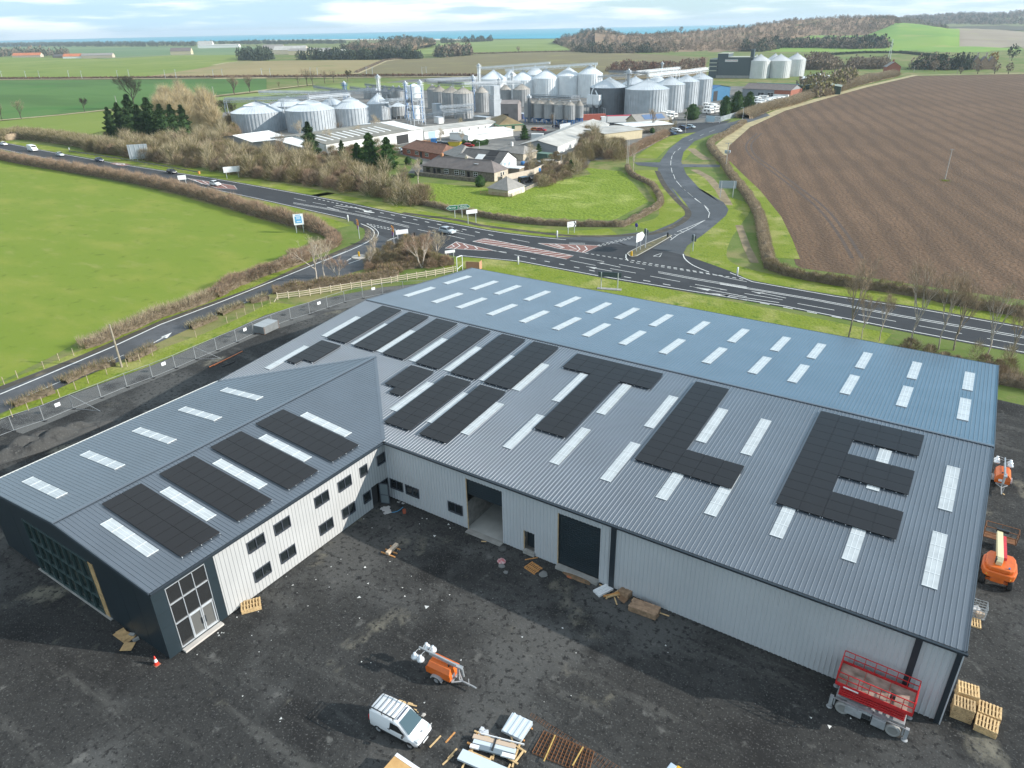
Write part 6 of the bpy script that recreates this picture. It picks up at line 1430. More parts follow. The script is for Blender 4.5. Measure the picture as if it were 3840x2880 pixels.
# far farms: walls and roofs only
def farm(label, k, x, y, w_, d, h, hr_, wm, rm, rz=0, cat='farm'):
    b = Z(k, x, y); t = thing('farm_building', label, cat, b, rz, 'far farm buildings'); g = MB(); g.box((0,d/2,h/2),(w_,d,h))
    for s in (-1, 1): g.add([(s*w_/2,0,h),(s*w_/2,d,h),(s*w_/2,d/2,hr_)], [(0,1,2)])
    g.build('wall', wm, t); r_ = MB(); r_.add([(-w_/2-.3,-.3,h),(w_/2+.3,-.3,h),(w_/2+.3,d/2,hr_+.1),(-w_/2-.3,d/2,hr_+.1),(-w_/2-.3,d+.3,h),(w_/2+.3,d+.3,h)], [(0,1,2,3),(3,2,5,4)]); r_.build('roof', rm, t)
m_otile = mat('orange_pantiles', (.50,.17,.08), .85, var=.15, vscale=.3)
a0 = rad(35)
farm('orange pantiled cottage among trees on the far left', 'H1', 170, 298, 62, 14, 4, 9, m_pstone, m_otile, a0, 'cottage')
farm('second orange pantiled cottage on the far left ridge', 'H1', 470, 306, 42, 13, 4, 9, m_wp, m_otile, a0, 'cottage')
farm('dark roofed barn beside the second orange cottage', 'H1', 390, 302, 34, 12, 3.5, 7, m_stone, m_dslate, a0, 'barn')
farm('long pale cottage row at the field edge', 'H1', 620, 303, 62, 12, 5, 9, m_pstone, m_gtile, a0, 'cottage')
farm('cream house with chimneys standing alone beyond the bright field', 'H1', 1155, 282, 44, 14, 7, 14, m_cream, m_slate, a0, 'house')
farm('white far farm barn near the coast woods', 'H1', 1310, 236, 46, 20, 9, 19, m_wp, m_asb, a0, 'barn')
farm('long low white far farm shed near the coast woods', 'H1', 1395, 238, 120, 24, 7, 10, m_wp, m_asb, a0, 'barn')
farm('grey roofed farm hall behind the pine clump', 'H1', 1740, 275, 42, 26, 8, 17, m_pstone, m_gtile, a0, 'barn')
farm('pale wide farm shed right of the farm hall', 'H1', 1850, 278, 64, 30, 8, 15, m_pstone, m_asb, a0, 'barn')
farm('brown fronted long farm shed at the far farm', 'H1', 1975, 280, 80, 26, 7, 11, m_cream, m_gtile, a0, 'barn')
farm('pale green-roofed farm shed at the right of the far farm', 'H1', 2110, 284, 50, 24, 6, 9, m_wp, m_asb, a0, 'barn')
t = thing('red_brick_house', 'red brick house with pale gabled roof beside the far corner of the ploughed field', 'house', Z('AB', 740, 375), rad(25)); g = MB(); g.box((0,4,2.6),(11,8,5.2)); g.add([(-5.5,0,5.2),(5.5,0,5.2),(0,0,8.8)], [(0,1,2)]); g.add([(-5.5,8,5.2),(5.5,8,5.2),(0,8,8.8)], [(0,1,2)]); g.build('wall', m_brick, t)
g = MB(); g.add([(-6,-.4,5),(-6,8.4,5),(0,8.4,9),(0,-.4,9),(6,-.4,5),(6,8.4,5)], [(3,2,1,0),(4,5,2,3)]); g.build('roof', m_gtile, t); g = MB(); g.box((0,4,9.6),(1,1.6,2)); g.build('chimney', m_brick, t)
t = thing('stone_villa', 'far stone house with steep gables and tall chimneys among trees', 'house', Z('AB', 1750, 330), rad(15)); g = MB()
for x in (-6, 0, 6):
    g.box((x,4,3),(6,9,6)); g.add([(x-3,-.5,6),(x+3,-.5,6),(x,-.5,10)], [(0,1,2)])
g.build('wall', mat('brown_sandstone', (.30,.20,.14), .95, var=.2), t); g = MB()
for x in (-6, 0, 6): g.add([(x-3.2,-.7,5.8),(x-3.2,9,5.8),(x,9,10.2),(x,-.7,10.2),(x+3.2,-.7,5.8),(x+3.2,9,5.8)], [(3,2,1,0),(4,5,2,3)])
g.build('roof', m_slate, t)
for x in (-5, 1.5):
    g = MB(); g.box((x,6,11),(1.2,1.2,4.5)); g.build('chimney', m_pstone, t)
# --- caravans, cars, container, lorry
def caravan_mesh():
    g = MB(); g.prof([(-2.9,.5),(2.7,.5),(3.0,.9),(2.9,1.7),(2.5,2.4),(-2.6,2.5),(-3.0,1.9),(-3.05,.9)], 2.2, 0)
    for s in (-1, 1):
        g.box((-1.3,s*1.11,1.7),(1.3,.03,.6),0,1); g.box((1.2,s*1.11,1.7),(1.3,.03,.6),0,1); g.box((0,s*1.05,.35),(.7,.14,.7),0,2)
    g.box((2.86,0,1.75),(.12,1.7,.6),0,1); g.bar((2.9,0,.5),(4.1,0,.45),.12,.1,2); return g.mesh('caravan', [m_wp, m_glass, m_trim])
cvm = caravan_mesh(); vi = 0
CV = [('X',1050,640,.3,0),('X',1085,660,.35,0),('X',1130,650,.4,0),('X',1165,672,.3,0),('X',1060,690,.5,0),('X',1110,695,.5,0)]+[('X',1525,565,.2,1),('X',1580,570,.25,1),('X',1600,590,.3,1),('X',1540,595,.3,1),('X',1590,620,.3,1),('X',1535,630,.4,1)]+[('AA',870,845,.3,2),('AA',965,830,.8,2),('AA',900,880,.25,2),('AA',960,890,.3,2),('AA',1020,870,.25,2),('AA',1080,860,.2,2),('AA',1140,850,.3,2),('AA',900,920,.3,2),('AA',960,915,.3,2),('AA',1050,895,.3,2),('AA',1200,840,.4,2)]
cl_lab = [['beside the solar-roofed office, at the back left','before the largest ribbed silo, third from the gate','before the ribbed silos, fourth from the gate','nearest the round evergreen on its left','beside the office end, nearest the road','in the front row left of the round evergreen'],
 ['right of the round evergreen, back row left','right of the round evergreen, back row right','left beside the upright evergreens, middle row','right of the round evergreen, middle row','left beside the upright evergreens, front row','right of the round evergreen, front row'],
 ['at the left end of the yard below the brown workshop','tall and turned, below the grey workshop windows','second row, first right of the upright evergreens','second row, second right of the upright evergreens','second row, below the brick end','back row, below the white porch','back row, last before the brush','front row, hard by the upright evergreens','front row, second from the evergreens','front row, third from the evergreens','alone at the right end of the yard']]
cnt = [0,0,0]
for k, x, y, a, g_ in CV:
    o = link('caravan', cvm); o.location = Z(k, x, y); o.rotation_euler = (0,0,a+rad(-50)); tag(o, 'white caravan parked '+cl_lab[g_][cnt[g_]], 'caravan', 'caravans in the storage yard'); cnt[g_] += 1
def small_car(name, col):
    g = MB(); g.prof([(-2.1,.35),(2.1,.35),(2.15,.75),(1.2,.92),(.6,1.4),(-1.3,1.45),(-2.05,.95)], 1.7, 0)
    for s in (-1, 1):
        g.add([(1.05,s*.86,.92),(.55,s*.86,1.34),(-1.25,s*.86,1.38),(-1.7,s*.86,.98)], [(0,1,2,3),(3,2,1,0)], 1)
        for x in (-1.3,1.3): g.tube((x,s*.7,.32),(x,s*.88,.32),.32,None,12,2)
    g.add([(1.18,-.7,.95),(1.18,.7,.95),(.66,.7,1.36),(.66,-.7,1.36)], [(0,1,2,3)], 1); g.add([(-2.0,-.7,1.0),(-2.0,.7,1.0),(-1.4,.7,1.42),(-1.4,-.7,1.42)], [(3,2,1,0)], 1)
    return g.mesh(name, [mat('car_'+col, {'red':(.40,.03,.03),'white':(.72,.72,.72),'black':(.015,.016,.02),'navy':(.03,.04,.08),'silver':(.42,.46,.48),'orange':(.50,.16,.04),'grey':(.20,.22,.24)}[col], .25, spec=.6), m_glass, m_trim])
cm = {c: small_car('parked_car', c) for c in ('red','white','black','navy','silver','orange','grey')}
for k, x, y, a, c_, lb in [('X',1100,805,-.6,'red','red car half hidden at the left of the roadside car park'),('X',1160,808,-.6,'silver','silver car beside the red one in the roadside car park'),('X',1215,815,-.5,'white','white car in the middle of the roadside car park'),('X',1280,785,-.3,'navy','dark car in the back row of the roadside car park'),('X',1350,775,-.2,'silver','pale car nearest the lamp post in the roadside car park'),('X',1160,845,-.4,'navy','dark blue car at the front of the roadside car park'),
   ('Y',1545,250,.1,'orange','orange car before the green-trimmed office'),('Y',1605,255,.1,'red','red car before the green-trimmed office'),('Y',1765,222,.2,'navy','dark car behind the estate lamp post'),('Y',1900,248,.3,'white','white car on the estate road beside the long shed'),('Y',2055,245,.3,'white','white car on the estate road at the far end of the long shed'),('Y',1575,615,-1.2,'silver','silver car in the yard behind the cottages'),('Y',850,418,.4,'red','red car behind the clipped green hedge'),('Y',125,468,.5,'white','white car in front of the white workshop door'),('Y',560,395,.6,'grey','grey car beside the blue lorry'),('Y',620,405,.5,'black','black car left of the yellow skip'),
   ('H',1000,0,0,'white','')][:16]:
    o = link('parked_car', cm[c_]); o.location = Z(k, x, y); o.rotation_euler = (0,0,a); tag(o, lb, 'car', 'cars parked on the estate')
g = MB(); g.prof([(-2.3,.4),(2.2,.4),(2.25,1.0),(1.3,1.15),(.9,1.85),(-2.1,1.9),(-2.3,1.1)], 1.8, 0)
for s in (-1,1):
    for x in (-1.4,1.4): g.tube((x,s*.7,.38),(x,s*.93,.38),.38,None,14,1)
    g.box((-.6,s*.91,1.45),(2.4,.04,.55),0,2)
g.box((-2.32,0,1.45),(.06,1.4,.55),0,2); g.box((-2.33,0,.8),(.05,.5,.12),0,3)
o = g.build('off_roader', [cm['black'].materials[0], m_trim, m_glass, mat('yellow_plate', (.7,.6,.1), .5)]); o.location = Z('Y',1440,790); o.rotation_euler = (0,0,rad(75)); tag(o, 'black off-road car parked behind the pyramid-roofed garage', 'car')
t = thing('lorry', 'white articulated lorry with red stripe beside the small office', 'lorry', Z('X', 560, 735), rad(38)); g = MB(); g.box((3,0,2.3),(13,2.5,2.7)); g.build('trailer', m_wp, t); g = MB(); g.box((3,0,3.72),(13.05,2.55,.18)); g.build('stripe', mat('crimson', (.5,.03,.06), .5), t)
g = MB(); g.box((-5.0,0,2.0),(2.3,2.5,3.0)); g.build('cab', m_wp, t); g = MB(); g.box((-6.17,0,2.6),(.06,2.2,1.0)); g.build('windscreen', m_glass, t)
for x in (-5,-2,6,7.4,8.8):
    for s in (-1,1):
        g = MB(); g.tube((x,s*.9,.5),(x,s*1.25,.5),.5,None,14); g.build('wheel', m_trim, t)
t = thing('shipping_container', 'long brick-red container below the twin square hoppers', 'container', Z('X', 340, 690), rad(40)); g = MB(); g.box((0,0,1.3),(12.2,2.5,2.6)); g.build('body', mat('oxide_red', (.36,.09,.06), .7), t); g = MB(); g.box((-6.12,0,1.3),(.06,2.3,2.4)); g.build('door', mat('oxide_red_dark', (.26,.07,.05), .7), t)
t = thing('tipper_lorry', 'blue tipper lorry with orange load beside the white workshop', 'lorry', Z('Y', 460, 408), rad(30)); g = MB(); g.box((1.2,0,1.6),(2.0,2.3,2.4)); g.build('cab', s_blue, t); g = MB(); g.box((-2,0,1.4),(4.4,2.3,1.2)); g.build('body', mat('load_orange', (.40,.18,.07), .8), t); g = MB(); g.box((2.22,0,2.1),(.05,1.9,.9)); g.build('windscreen', m_glass, t)
for x in (1.2,-2.6):
    for s in (-1,1):
        g = MB(); g.tube((x,s*.85,.45),(x,s*1.15,.45),.45,None,12); g.build('wheel', m_trim, t)
t = thing('skip', 'yellow waste skip behind the hipped house', 'skip', Z('Y', 710, 408), rad(15)); g = MB(); g.prof([(-2.6,1.5),(2.6,1.5),(1.7,0),(-1.7,0)], 2.2); g.build('body', mat('skip_yellow', (.55,.42,.03), .7), t); g = MB(); g.box((0,0,1.6),(4.6,1.9,.3)); g.build('load', m_soilpath, t)
for k, x, y, lb in (('Y',1412,605,'blue barrel bale left of its twin behind the white house'),('Y',1475,605,'blue barrel bale right of its twin behind the white house'),('Y',1575,675,'blue bin beside the timber fence behind the garage')):
    o = MB().lathe([(.5,0),(.75,.3),(.75,.9),(.5,1.2)], 14).build('blue_drum', s_blue); o.location = Z(k, x, y); tag(o, lb, 'drum', 'blue drums behind the cottages')
t, h = block('garden_shed', 'small green garden shed behind the silver car', 'shed', 'Y', 1610, 560, 4.6, 3, 2.2, mat('green_timber', (.05,.10,.07), .8), rad(-5), mat('green_felt', (.10,.17,.13), .8))
t, h = block('garden_shed', 'pale timber shed beside the silver car', 'shed', 'Y', 1665, 640, 2.6, 3, 2.2, mat('grey_timber', (.22,.18,.13), .9, var=.2, vscale=3), rad(15), m_gtile)
t, h = block('open_store', 'timber lean-to full of pale goods behind the cottage end', 'shed', 'Y', 1300, 720, 5.0, 3.4, 2.3, MATS['grey_timber'], rad(8), m_wsheet)
t, h = block('white_van', 'white box van behind the conifer by the estate road', 'van', 'Y', 1560, 345, 4.6, 2, 2.1, m_wp, rad(25), m_wp)
for k, (ps, lb) in enumerate(((pts('Y',[(1200,770),(1380,735),(1520,705),(1650,640)]),'pale rendered wall of the yard behind the garage'),(pts('Y',[(1690,650),(1880,590)]),'pale stone wall beside the timber shed'))):
    for a, b in zip(ps[:-1], ps[1:]):
        g = MB(); d = b-a; g.box((d.length/2,0,.8),(d.length,.25,1.6)); g.box((d.length/2,0,1.63),(d.length,.34,.08))
        o = g.build('yard_wall', mat('pale_wall', (.50,.43,.34), .9, var=.1)); o.location = a; o.rotation_euler = (0,0,math.atan2(d.y,d.x)); tag(o, lb, 'wall', lb)
for ps, lb, c_ in ((pts('X',[(0,790),(110,770)]),'pale steel palisade fence before the small silos',s_bright),(pts('X',[(1500,720),(1650,712),(1850,650),(2040,585)]),'grey palisade fence round the caravan yard',s_galv)):
    for a, b in zip(ps[:-1], ps[1:]):
        g = MB(); d = b-a; nn = int(d.length/.22)
        for i in range(nn): g.box((i*.22,0,1.1),(.12,.04,2.2))
        g.box((d.length/2,.05,.6),(d.length,.05,.08)); g.box((d.length/2,.05,1.7),(d.length,.05,.08))
        o = g.build('palisade_fence', c_); o.location = a; o.rotation_euler = (0,0,math.atan2(d.y,d.x)); tag(o, lb, 'fence', lb)
def board(name, label, cat, base, w_, h, zc, rz, face, posts=2, back=None, grp=None, postm=None, th=.08):
    """sign on posts facing -y after rotation rz"""
    t = thing(name, label, cat, base, rz, grp)
    g = MB(); g.box((0,0,zc),(w_,th,h)); g.build('panel', face, t)
    yb_ = -.10 if face in (MATS.get('sign_back'), MATS.get('dark_sign_back')) else .12
    xs = [0] if posts == 1 else [w_*(.5-.14)*(-1+2*i/(posts-1)) for i in range(posts)]
    for x in xs:
        g = MB(); g.tube((x,yb_,0),(x,yb_,zc+h/2-.05),.09,None,8); g.build('post', postm or m_alu, t)
    if back:
        g = MB()
        for z in np.linspace(zc-h*.4, zc+h*.4, 3): g.box((0,yb_*.5,z),(w_*.98,.06,.07))
        g.build('stiffener', back, t)
    return t
t = board('storage_sign', 'white sign reading STORAGE at the caravan yard fence', 'sign', Z('X',1615,722), 5.0, 2.2, 1.8, rad(-10), m_wp)
text(t, 'STORAGE', (0,-.06,2.2), (PI/2,0,0), .95, m_trim); text(t, 'CARS VANS', (0,-.06,1.3), (PI/2,0,0), .7, m_trim)
t = board('storage_sign', 'pale blue and white sign left of the STORAGE sign', 'sign', Z('X',1555,722), 4.2, 2.6, 1.8, rad(-10), mat('sign_paleblue', (.42,.55,.62), .6))
# ------------------------------------------------------------------ things on the building site
m_tyre = mat('tyre_rubber', (.018,.018,.018), .85); m_rim = mat('steel_rim', (.42,.43,.44), .45, .4); m_van = mat('van_white', (.78,.79,.80), .25, spec=.6)
m_black = mat('black_plastic', (.02,.021,.023), .5); m_or = mat('machine_orange', (.62,.13,.018), .4, var=.08, vscale=2); m_lred = mat('lift_red', (.50,.022,.025), .45, var=.15, vscale=3)
m_zinc = mat('zinc_tube', (.40,.42,.43), .45, .5, var=.15, vscale=2); m_wood = mat('new_timber', (.58,.40,.20), .8, var=.22, vscale=5); m_wood2 = mat('orange_timber', (.50,.24,.08), .8, var=.2, vscale=5)
m_oldw = mat('old_timber', (.26,.17,.105), .9, var=.3, vscale=4); m_rust = mat('rusty_bar', (.17,.072,.028), .9, var=.3, vscale=6); m_lamp = mat('lamp_glass', (.72,.75,.78), .2, .3)
m_hl = mat('headlight_glass', (.55,.58,.60), .12, spec=.9); m_tail = mat('tail_light', (.40,.01,.02), .25); m_cream2 = mat('boom_cream', (.62,.56,.34), .5); m_gry = mat('chassis_grey', (.30,.31,.32), .6, var=.2, vscale=3)
def wheel(parent, x, y, r, w_, s=1, tyre=m_tyre, rim=m_rim):
    g = MB(); n = 20
    prof = [(r*.62,-w_/2),(r*.92,-w_/2),(r,-w_*.3),(r,w_*.3),(r*.92,w_/2),(r*.62,w_/2),(r*.62,-w_/2)]
    M_ = Matrix.Translation((x,y,r)) @ Matrix.Rotation(PI/2,4,'X'); vs = []
    t0 = MB(); t0.lathe(prof, n, 0, (0,0,0), False); g.add(t0.v, t0.f, 0, M_)
    o = g.build('wheel', tyre, parent, True); g = MB(); t0 = MB(); t0.lathe([(r*.12,w_*.18),(r*.35,w_*.12),(r*.6,w_*.34),(r*.64,w_*.42)], n, 0, (0,0,0), True); 
    g.add(t0.v, t0.f, 0, Matrix.Translation((x,y,r)) @ Matrix.Rotation(PI/2 if s < 0 else -PI/2,4,'X')); g.build('rim', rim, o); return o
# --- white van: body lofted from cross-sections
t = thing('white_van', 'small white panel van with black roof rack parked on the dark gravel', 'van', (16.95,-19.22,0), rad(3.5))
secs = [(-.72,.45,1.30,.70,.60),(-.62,.30,1.72,.83,.72),(.2,.28,1.78,.85,.74),(1.3,.28,1.78,.85,.73),(1.62,.28,1.70,.85,.71),(2.05,.28,1.40,.85,.70),(2.45,.28,1.07,.84,.76),(2.85,.30,.98,.82,.74),(3.12,.34,.84,.74,.64),(3.2,.4,.62,.66,.6)]
g = MB(); ring = 12
for x, zb, zt, wb, wt in secs:
    zm = zb+(zt-zb)*.5 if zt > 1.2 else zb+(zt-zb)*.75
    pr = [(-wb*.93,zb),(-wb,zb+.18),(-wb,zm),(-wt*1.02,zt-.12),(-wt*.86,zt-.02),(-wt*.4,zt+.02),(wt*.4,zt+.02),(wt*.86,zt-.02),(wt*1.02,zt-.12),(wb,zm),(wb,zb+.18),(wb*.93,zb)]
    g.v += [(x, y, z) for y, z in pr]
for i in range(len(secs)-1):
    for j in range(ring):
        a = i*ring+j; b = i*ring+(j+1) % ring; g.f.append((a, a+ring, b+ring, b)); g.m.append(0)
g.f.append(tuple(range(ring))); g.m.append(0); g.f.append(tuple(range(len(secs)*ring-1, (len(secs)-1)*ring-1, -1))); g.m.append(0)
body = g.build('body', m_van, t, True, .02)
ws = MB(); ws.add([(2.47,-.70,1.085),(2.47,.70,1.085),(1.70,.60,1.70),(1.70,-.60,1.70)], [(0,1,2,3)]); o = ws.build('windscreen', mat('tinted_glass', (.05,.085,.10), .06, spec=.9), t)
for s in (-1, 1):
    g = MB(); q = [(2.28,s*.87,1.06),(1.72,s*.80,1.52),(1.10,s*.80,1.55),(1.02,s*.875,1.02)]; g.add(q if s < 0 else q[::-1], [(3,2,1,0)]); g.build('side_window', m_glass, t)
    g = MB(); g.box((2.18,s*.98,1.08),(.12,.2,.18)); g.build('mirror', m_black, t, False, .03)
    g = MB(); g.box((3.02,s*.60,.80),(.26,.30,.20),0,0,None); g.build('headlight', m_hl, t, False, .04)
    g = MB(); g.box((-.70,s*.72,.95),(.08,.14,.42)); g.build('tail_light', m_tail, t)
    g = MB(); g.box((1.35,s*.868,.48),(2.6,.03,.10)); g.build('side_strip', m_black, t)
    g = MB(); g.box((.98,s*.872,.95),(.16,.03,.06)); g.build('door_handle', m_black, t)
    wheel(t, .02, s*.76, .31, .19, s); wheel(t, 2.53, s*.76, .31, .19, s)
g = MB(); g.box((3.17,0,.46),(.22,1.46,.26)); g.build('bumper', m_black, t, False, .06)
g = MB(); g.box((3.29,-.1,.52),(.02,.52,.11)); g.build('number_plate', m_van, t)
g = MB(); g.lathe([(.09,0),(.09,.015)], 14, 0, (2.93,0,.985)); g.build('badge', m_rim, t)
g = MB(); g.box((1.52,0,1.80),(.06,1.1,.05)); g.build('roof_spoiler_trim', mat('navy_trim', (.03,.04,.08), .4), t)
rk = MB()
for s in (-1, 1):
    rk.bar((-.66,s*.72,1.95),(1.42,s*.72,1.95),.035); rk.bar((-.66,s*.72,2.02),(1.42,s*.72,2.02),.025)
    for x in (-.5,.4,1.3): rk.bar((x,s*.72,1.72),(x,s*.72,2.0),.035)
for x in np.linspace(-.66,1.42,7): rk.bar((x,-.72,1.96),(x,.72,1.96),.03)
rk.build('roof_rack', m_black, t)
# --- lighting towers
def light_tower(label, loc, rz):
    t = thing('lighting_tower', label, 'lighting tower', loc, rz, 'orange towable lighting towers')
    g = MB(); g.prof([(-1.05,.52),(.95,.52),(1.0,.9),(.95,1.15),(-.95,1.15),(-1.1,.95)], 1.25, 0); g.add([(-.95,-.625,1.15),(.95,-.625,1.15),(.88,-.38,1.45),(-.88,-.38,1.45),(.95,.625,1.15),(-.95,.625,1.15),(.88,.38,1.45),(-.88,.38,1.45)], [(0,1,2,3),(4,5,7,6),(3,2,6,7),(1,4,6,2),(5,0,3,7)])
    g.build('housing', m_or, t, False, .02)
    g = MB(); g.box((.99,-.2,.85),(.03,.3,.25)); g.build('data_plate', m_van, t)
    g = MB(); g.lathe([(.06,0),(.06,.12)], 10, 0, (.6,-.15,1.45)); g.build('exhaust', m_black, t)
    g = MB(); g.bar((1.0,-.5,.48),(1.6,0,.42),.07); g.bar((1.0,.5,.48),(1.6,0,.42),.07); g.bar((1.3,0,.42),(2.55,0,.40),.09); g.tube((2.5,0,.40),(2.72,0,.38),.05,.05,8); g.tube((2.0,.15,0),(2.0,.15,.7),.04); g.build('drawbar', m_gry, t)
    g = MB(); g.box((0,0,.46),(2.1,.9,.10)); g.build('chassis', m_gry, t)
    for s in (-1, 1):
        wheel(t, -.1, s*.72, .30, .18, s)
        g = MB(); g.prof([(-.55,.42),(-.5,.6),(-.28,.69),(.10,.69),(.32,.58),(.4,.4),(.33,.4),(.25,.54),(.05,.63),(-.25,.63),(-.42,.55),(-.48,.42)], .24, 0, Matrix.Translation((0,s*.74,0))); g.build('mudguard', m_gry, t)
    mast = MB(); mast.bar((1.62,0,1.62),(-1.1,0,1.68),.17,.16); mast.bar((1.2,0,1.74),(-2.0,0,1.80),.11,.10); mast.bar((1.3,.0,.5),(1.3,0,1.66),.14); mast.tube((1.62,0,1.62),(1.72,0,.95),.08,.08,8); mast.tube((.9,.12,1.62),(1.62,.12,1.66),.07,.07,8); mast.build('mast', m_zinc, t)
    for x, y in ((-1.95,-.62),(-1.45,-.62),(-1.75,.5),(-1.2,.5)):
        g = MB(); t0 = MB(); t0.lathe([(.10,.34),(.11,.2),(.26,.05),(.28,-.08),(.24,-.10)], 16, 0, (0,0,0), True); g.add(t0.v, t0.f, 0, Matrix.Translation((x,y,1.5))); o = g.build('lamp', m_lamp, t, True)
        g = MB(); g.path([(x,0,1.74),(x,y*.6,1.82),(x,y,1.78)], .025, 6); g.build('bracket', m_zinc, o)
    return t
light_tower('orange lighting tower standing alone on the gravel above the van', (17.85,-14.24,0), rad(3))
light_tower('orange lighting tower beside the right end of the building', (49.6,33.3,0), rad(-88))
# --- red scissor lift
t = thing('scissor_lift', 'red scissor lift with muddy deck parked against the courtyard wall', 'scissor lift', (43.4,-1.55,0), rad(-1.5))
for x in (-1.5,1.5):
    for s in (-1, 1): wheel(t, x, s*1.0, .45, .34, s, mat('grey_tyre', (.26,.26,.25), .9), mat('dull_rim', (.22,.22,.21), .7))
g = MB(); g.box((0,0,.72),(4.1,1.3,.34)); g.box((-.85,-.92,.62),(1.0,.55,.62)); g.box((.65,-.92,.60),(.8,.6,.66)); g.box((-.1,-.9,.72),(.6,.5,.5)); g.build('chassis', m_gry, t, False, .02)
g = MB(); 
for k in range(4): g.box((-.1,-1.17,.56+k*.09),(.55,.03,.05))
g.build('grille', m_black, t)
g = MB()
for s in (-1.05,1.05):
    g.box((0,s,1.02),(4.3,.07,.07)); g.box((-2.05,s,.72),(.09,.09,.6)); g.box((2.05,s,.72),(.09,.09,.6))
g.build('bumper_rail', m_zinc, t)
for x in (-2.25,2.25):
    for s in (-1, 1):
        g = MB(); g.box((x,s*.98,.62),(.22,.22,.85)); g.tube((x,s*.98,.05),(x,s*.98,.6),.07,None,8); o = g.build('outrigger', m_gry, t); g = MB(); g.lathe([(.2,0),(.2,.05),(.08,.1)], 12, 0, (x,s*.98,0)); g.build('foot', m_gry, o)
g = MB()
for k in range(5):
    z = 1.12+k*.2
    for s in (-.62,.62): g.bar((-1.95,s,z),(1.95,s,z+.14),.09,.13); g.bar((-1.95,s*.85,z+.14),(1.95,s*.85,z),.09,.13)
    for x in (-1.9,0,1.9): g.tube((x,-.66,z+.07),(x,.66,z+.07),.05,None,6)
g.build('scissor_stack', m_lred, t)
m_deck = mat('muddy_deck', (.42,.30,.25), .9, col2=(.13,.09,.065), vscale=1.6, world=False)
g = MB(); g.box((0,0,2.22),(4.5,2.05,.10)); g.build('deck_frame', m_lred, t); g = MB()
for k in range(3): g.box((-1.48+k*1.48,0,2.285),(1.45,1.9,.03))
g.build('deck', m_deck, t)
g = MB(); 
for s in (-1.02,1.02):
    g.box((0,s,2.36),(4.5,.04,.18))
    for z in (2.85,3.32): g.bar((-2.25,s,z),(2.25,s,z),.05)
    for k in range(8): g.bar((-2.25+4.5*k/7,s,2.3),(-2.25+4.5*k/7,s,3.32),.045)
for x in (-2.25,2.25):
    g.box((x,0,2.36),(.04,2.05,.18))
    for z in (2.85,3.32): g.bar((x,-1.02,z),(x,1.02,z),.05)
    g.bar((x,0,2.3),(x,0,3.32),.045)
g.build('guardrail', m_lred, t)
g = MB(); g.box((1.0,-.62,2.75),(.3,.3,.35)); g.build('control_box', m_black, t)
g = MB(); g.box((-1.3,-1.05,2.24),(.9,.02,.10)); g.build('white_stripe', m_van, t)
# --- orange boom lift
t = thing('boom_lift', 'orange boom lift with cream boom folded, by the right end wall', 'boom lift', (49.75,17.7,0), rad(90))
for x in (-1.2,1.2):
    for s in (-1, 1): wheel(t, x, s*.95, .48, .36, s, m_tyre, mat('dark_rim', (.10,.10,.10), .6))
g = MB(); g.box((0,0,.68),(2.9,.8,.4)); g.box((-1.2,0,.55),(.25,1.6,.22)); g.box((1.2,0,.55),(.25,1.6,.22)); g.box((-1.35,0,.85),(.6,.9,.35)); g.build('chassis', m_or, t, False, .03)
g = MB(); ring_ = [(-1.75,-.75),(-1.55,-1.05),(-.9,-1.2),(.3,-1.15),(.75,-.9),(.75,.9),(.3,1.15),(-.9,1.2),(-1.55,1.05),(-1.75,.75)]; g.prism(ring_, 1.05, 1.62); g.prism([(x*.9-.02,y*.86) for x, y in ring_], 1.62, 1.98); g.build('turret', m_or, t, False, .08)
g = MB(); g.box((-1.70,0,1.28),(.08,1.7,.08)); g.build('warning_stripe', mat('yellow_tape', (.65,.45,.05), .6), t)
g = MB(); g.prof([(-1.1,1.65),(-1.25,2.35),(-.9,2.6),(4.2,1.75),(4.2,1.45),(.3,1.85)], .42, 0, Matrix.Translation((0,.18,0))); g.build('boom', m_cream2, t, False, .02)
g = MB(); g.bar((-.6,-.18,2.3),(3.6,-.18,1.62),.22,.24); g.build('boom_cylinder', m_lred, t); g = MB(); g.box((-.95,.42,2.3),(.4,.1,.4)); g.build('boom_pivot', m_black, t)
g = MB(); 
for z in (.75,1.25,1.8):
    for a, b in (((4.3,-1.2),(4.3,1.2)),((4.3,1.2),(5.2,1.2)),((5.2,1.2),(5.2,-1.2)),((5.2,-1.2),(4.3,-1.2))): g.bar((*a,z),(*b,z),.045)
for x, y in ((4.3,-1.2),(4.3,0),(4.3,1.2),(5.2,-1.2),(5.2,0),(5.2,1.2)): g.bar((x,y,.7),(x,y,1.8),.045)
g.box((4.75,0,.72),(.9,2.4,.05)); g.build('basket', m_rust, t); g = MB(); g.box((4.35,0,1.75),(.25,.9,.25)); g.build('control_box', m_black, t)
g = MB(); g.lathe([(.06,0),(.07,.12)], 10, 0, (-1.3,-.55,1.98)); g.build('beacon', s_blue, t)
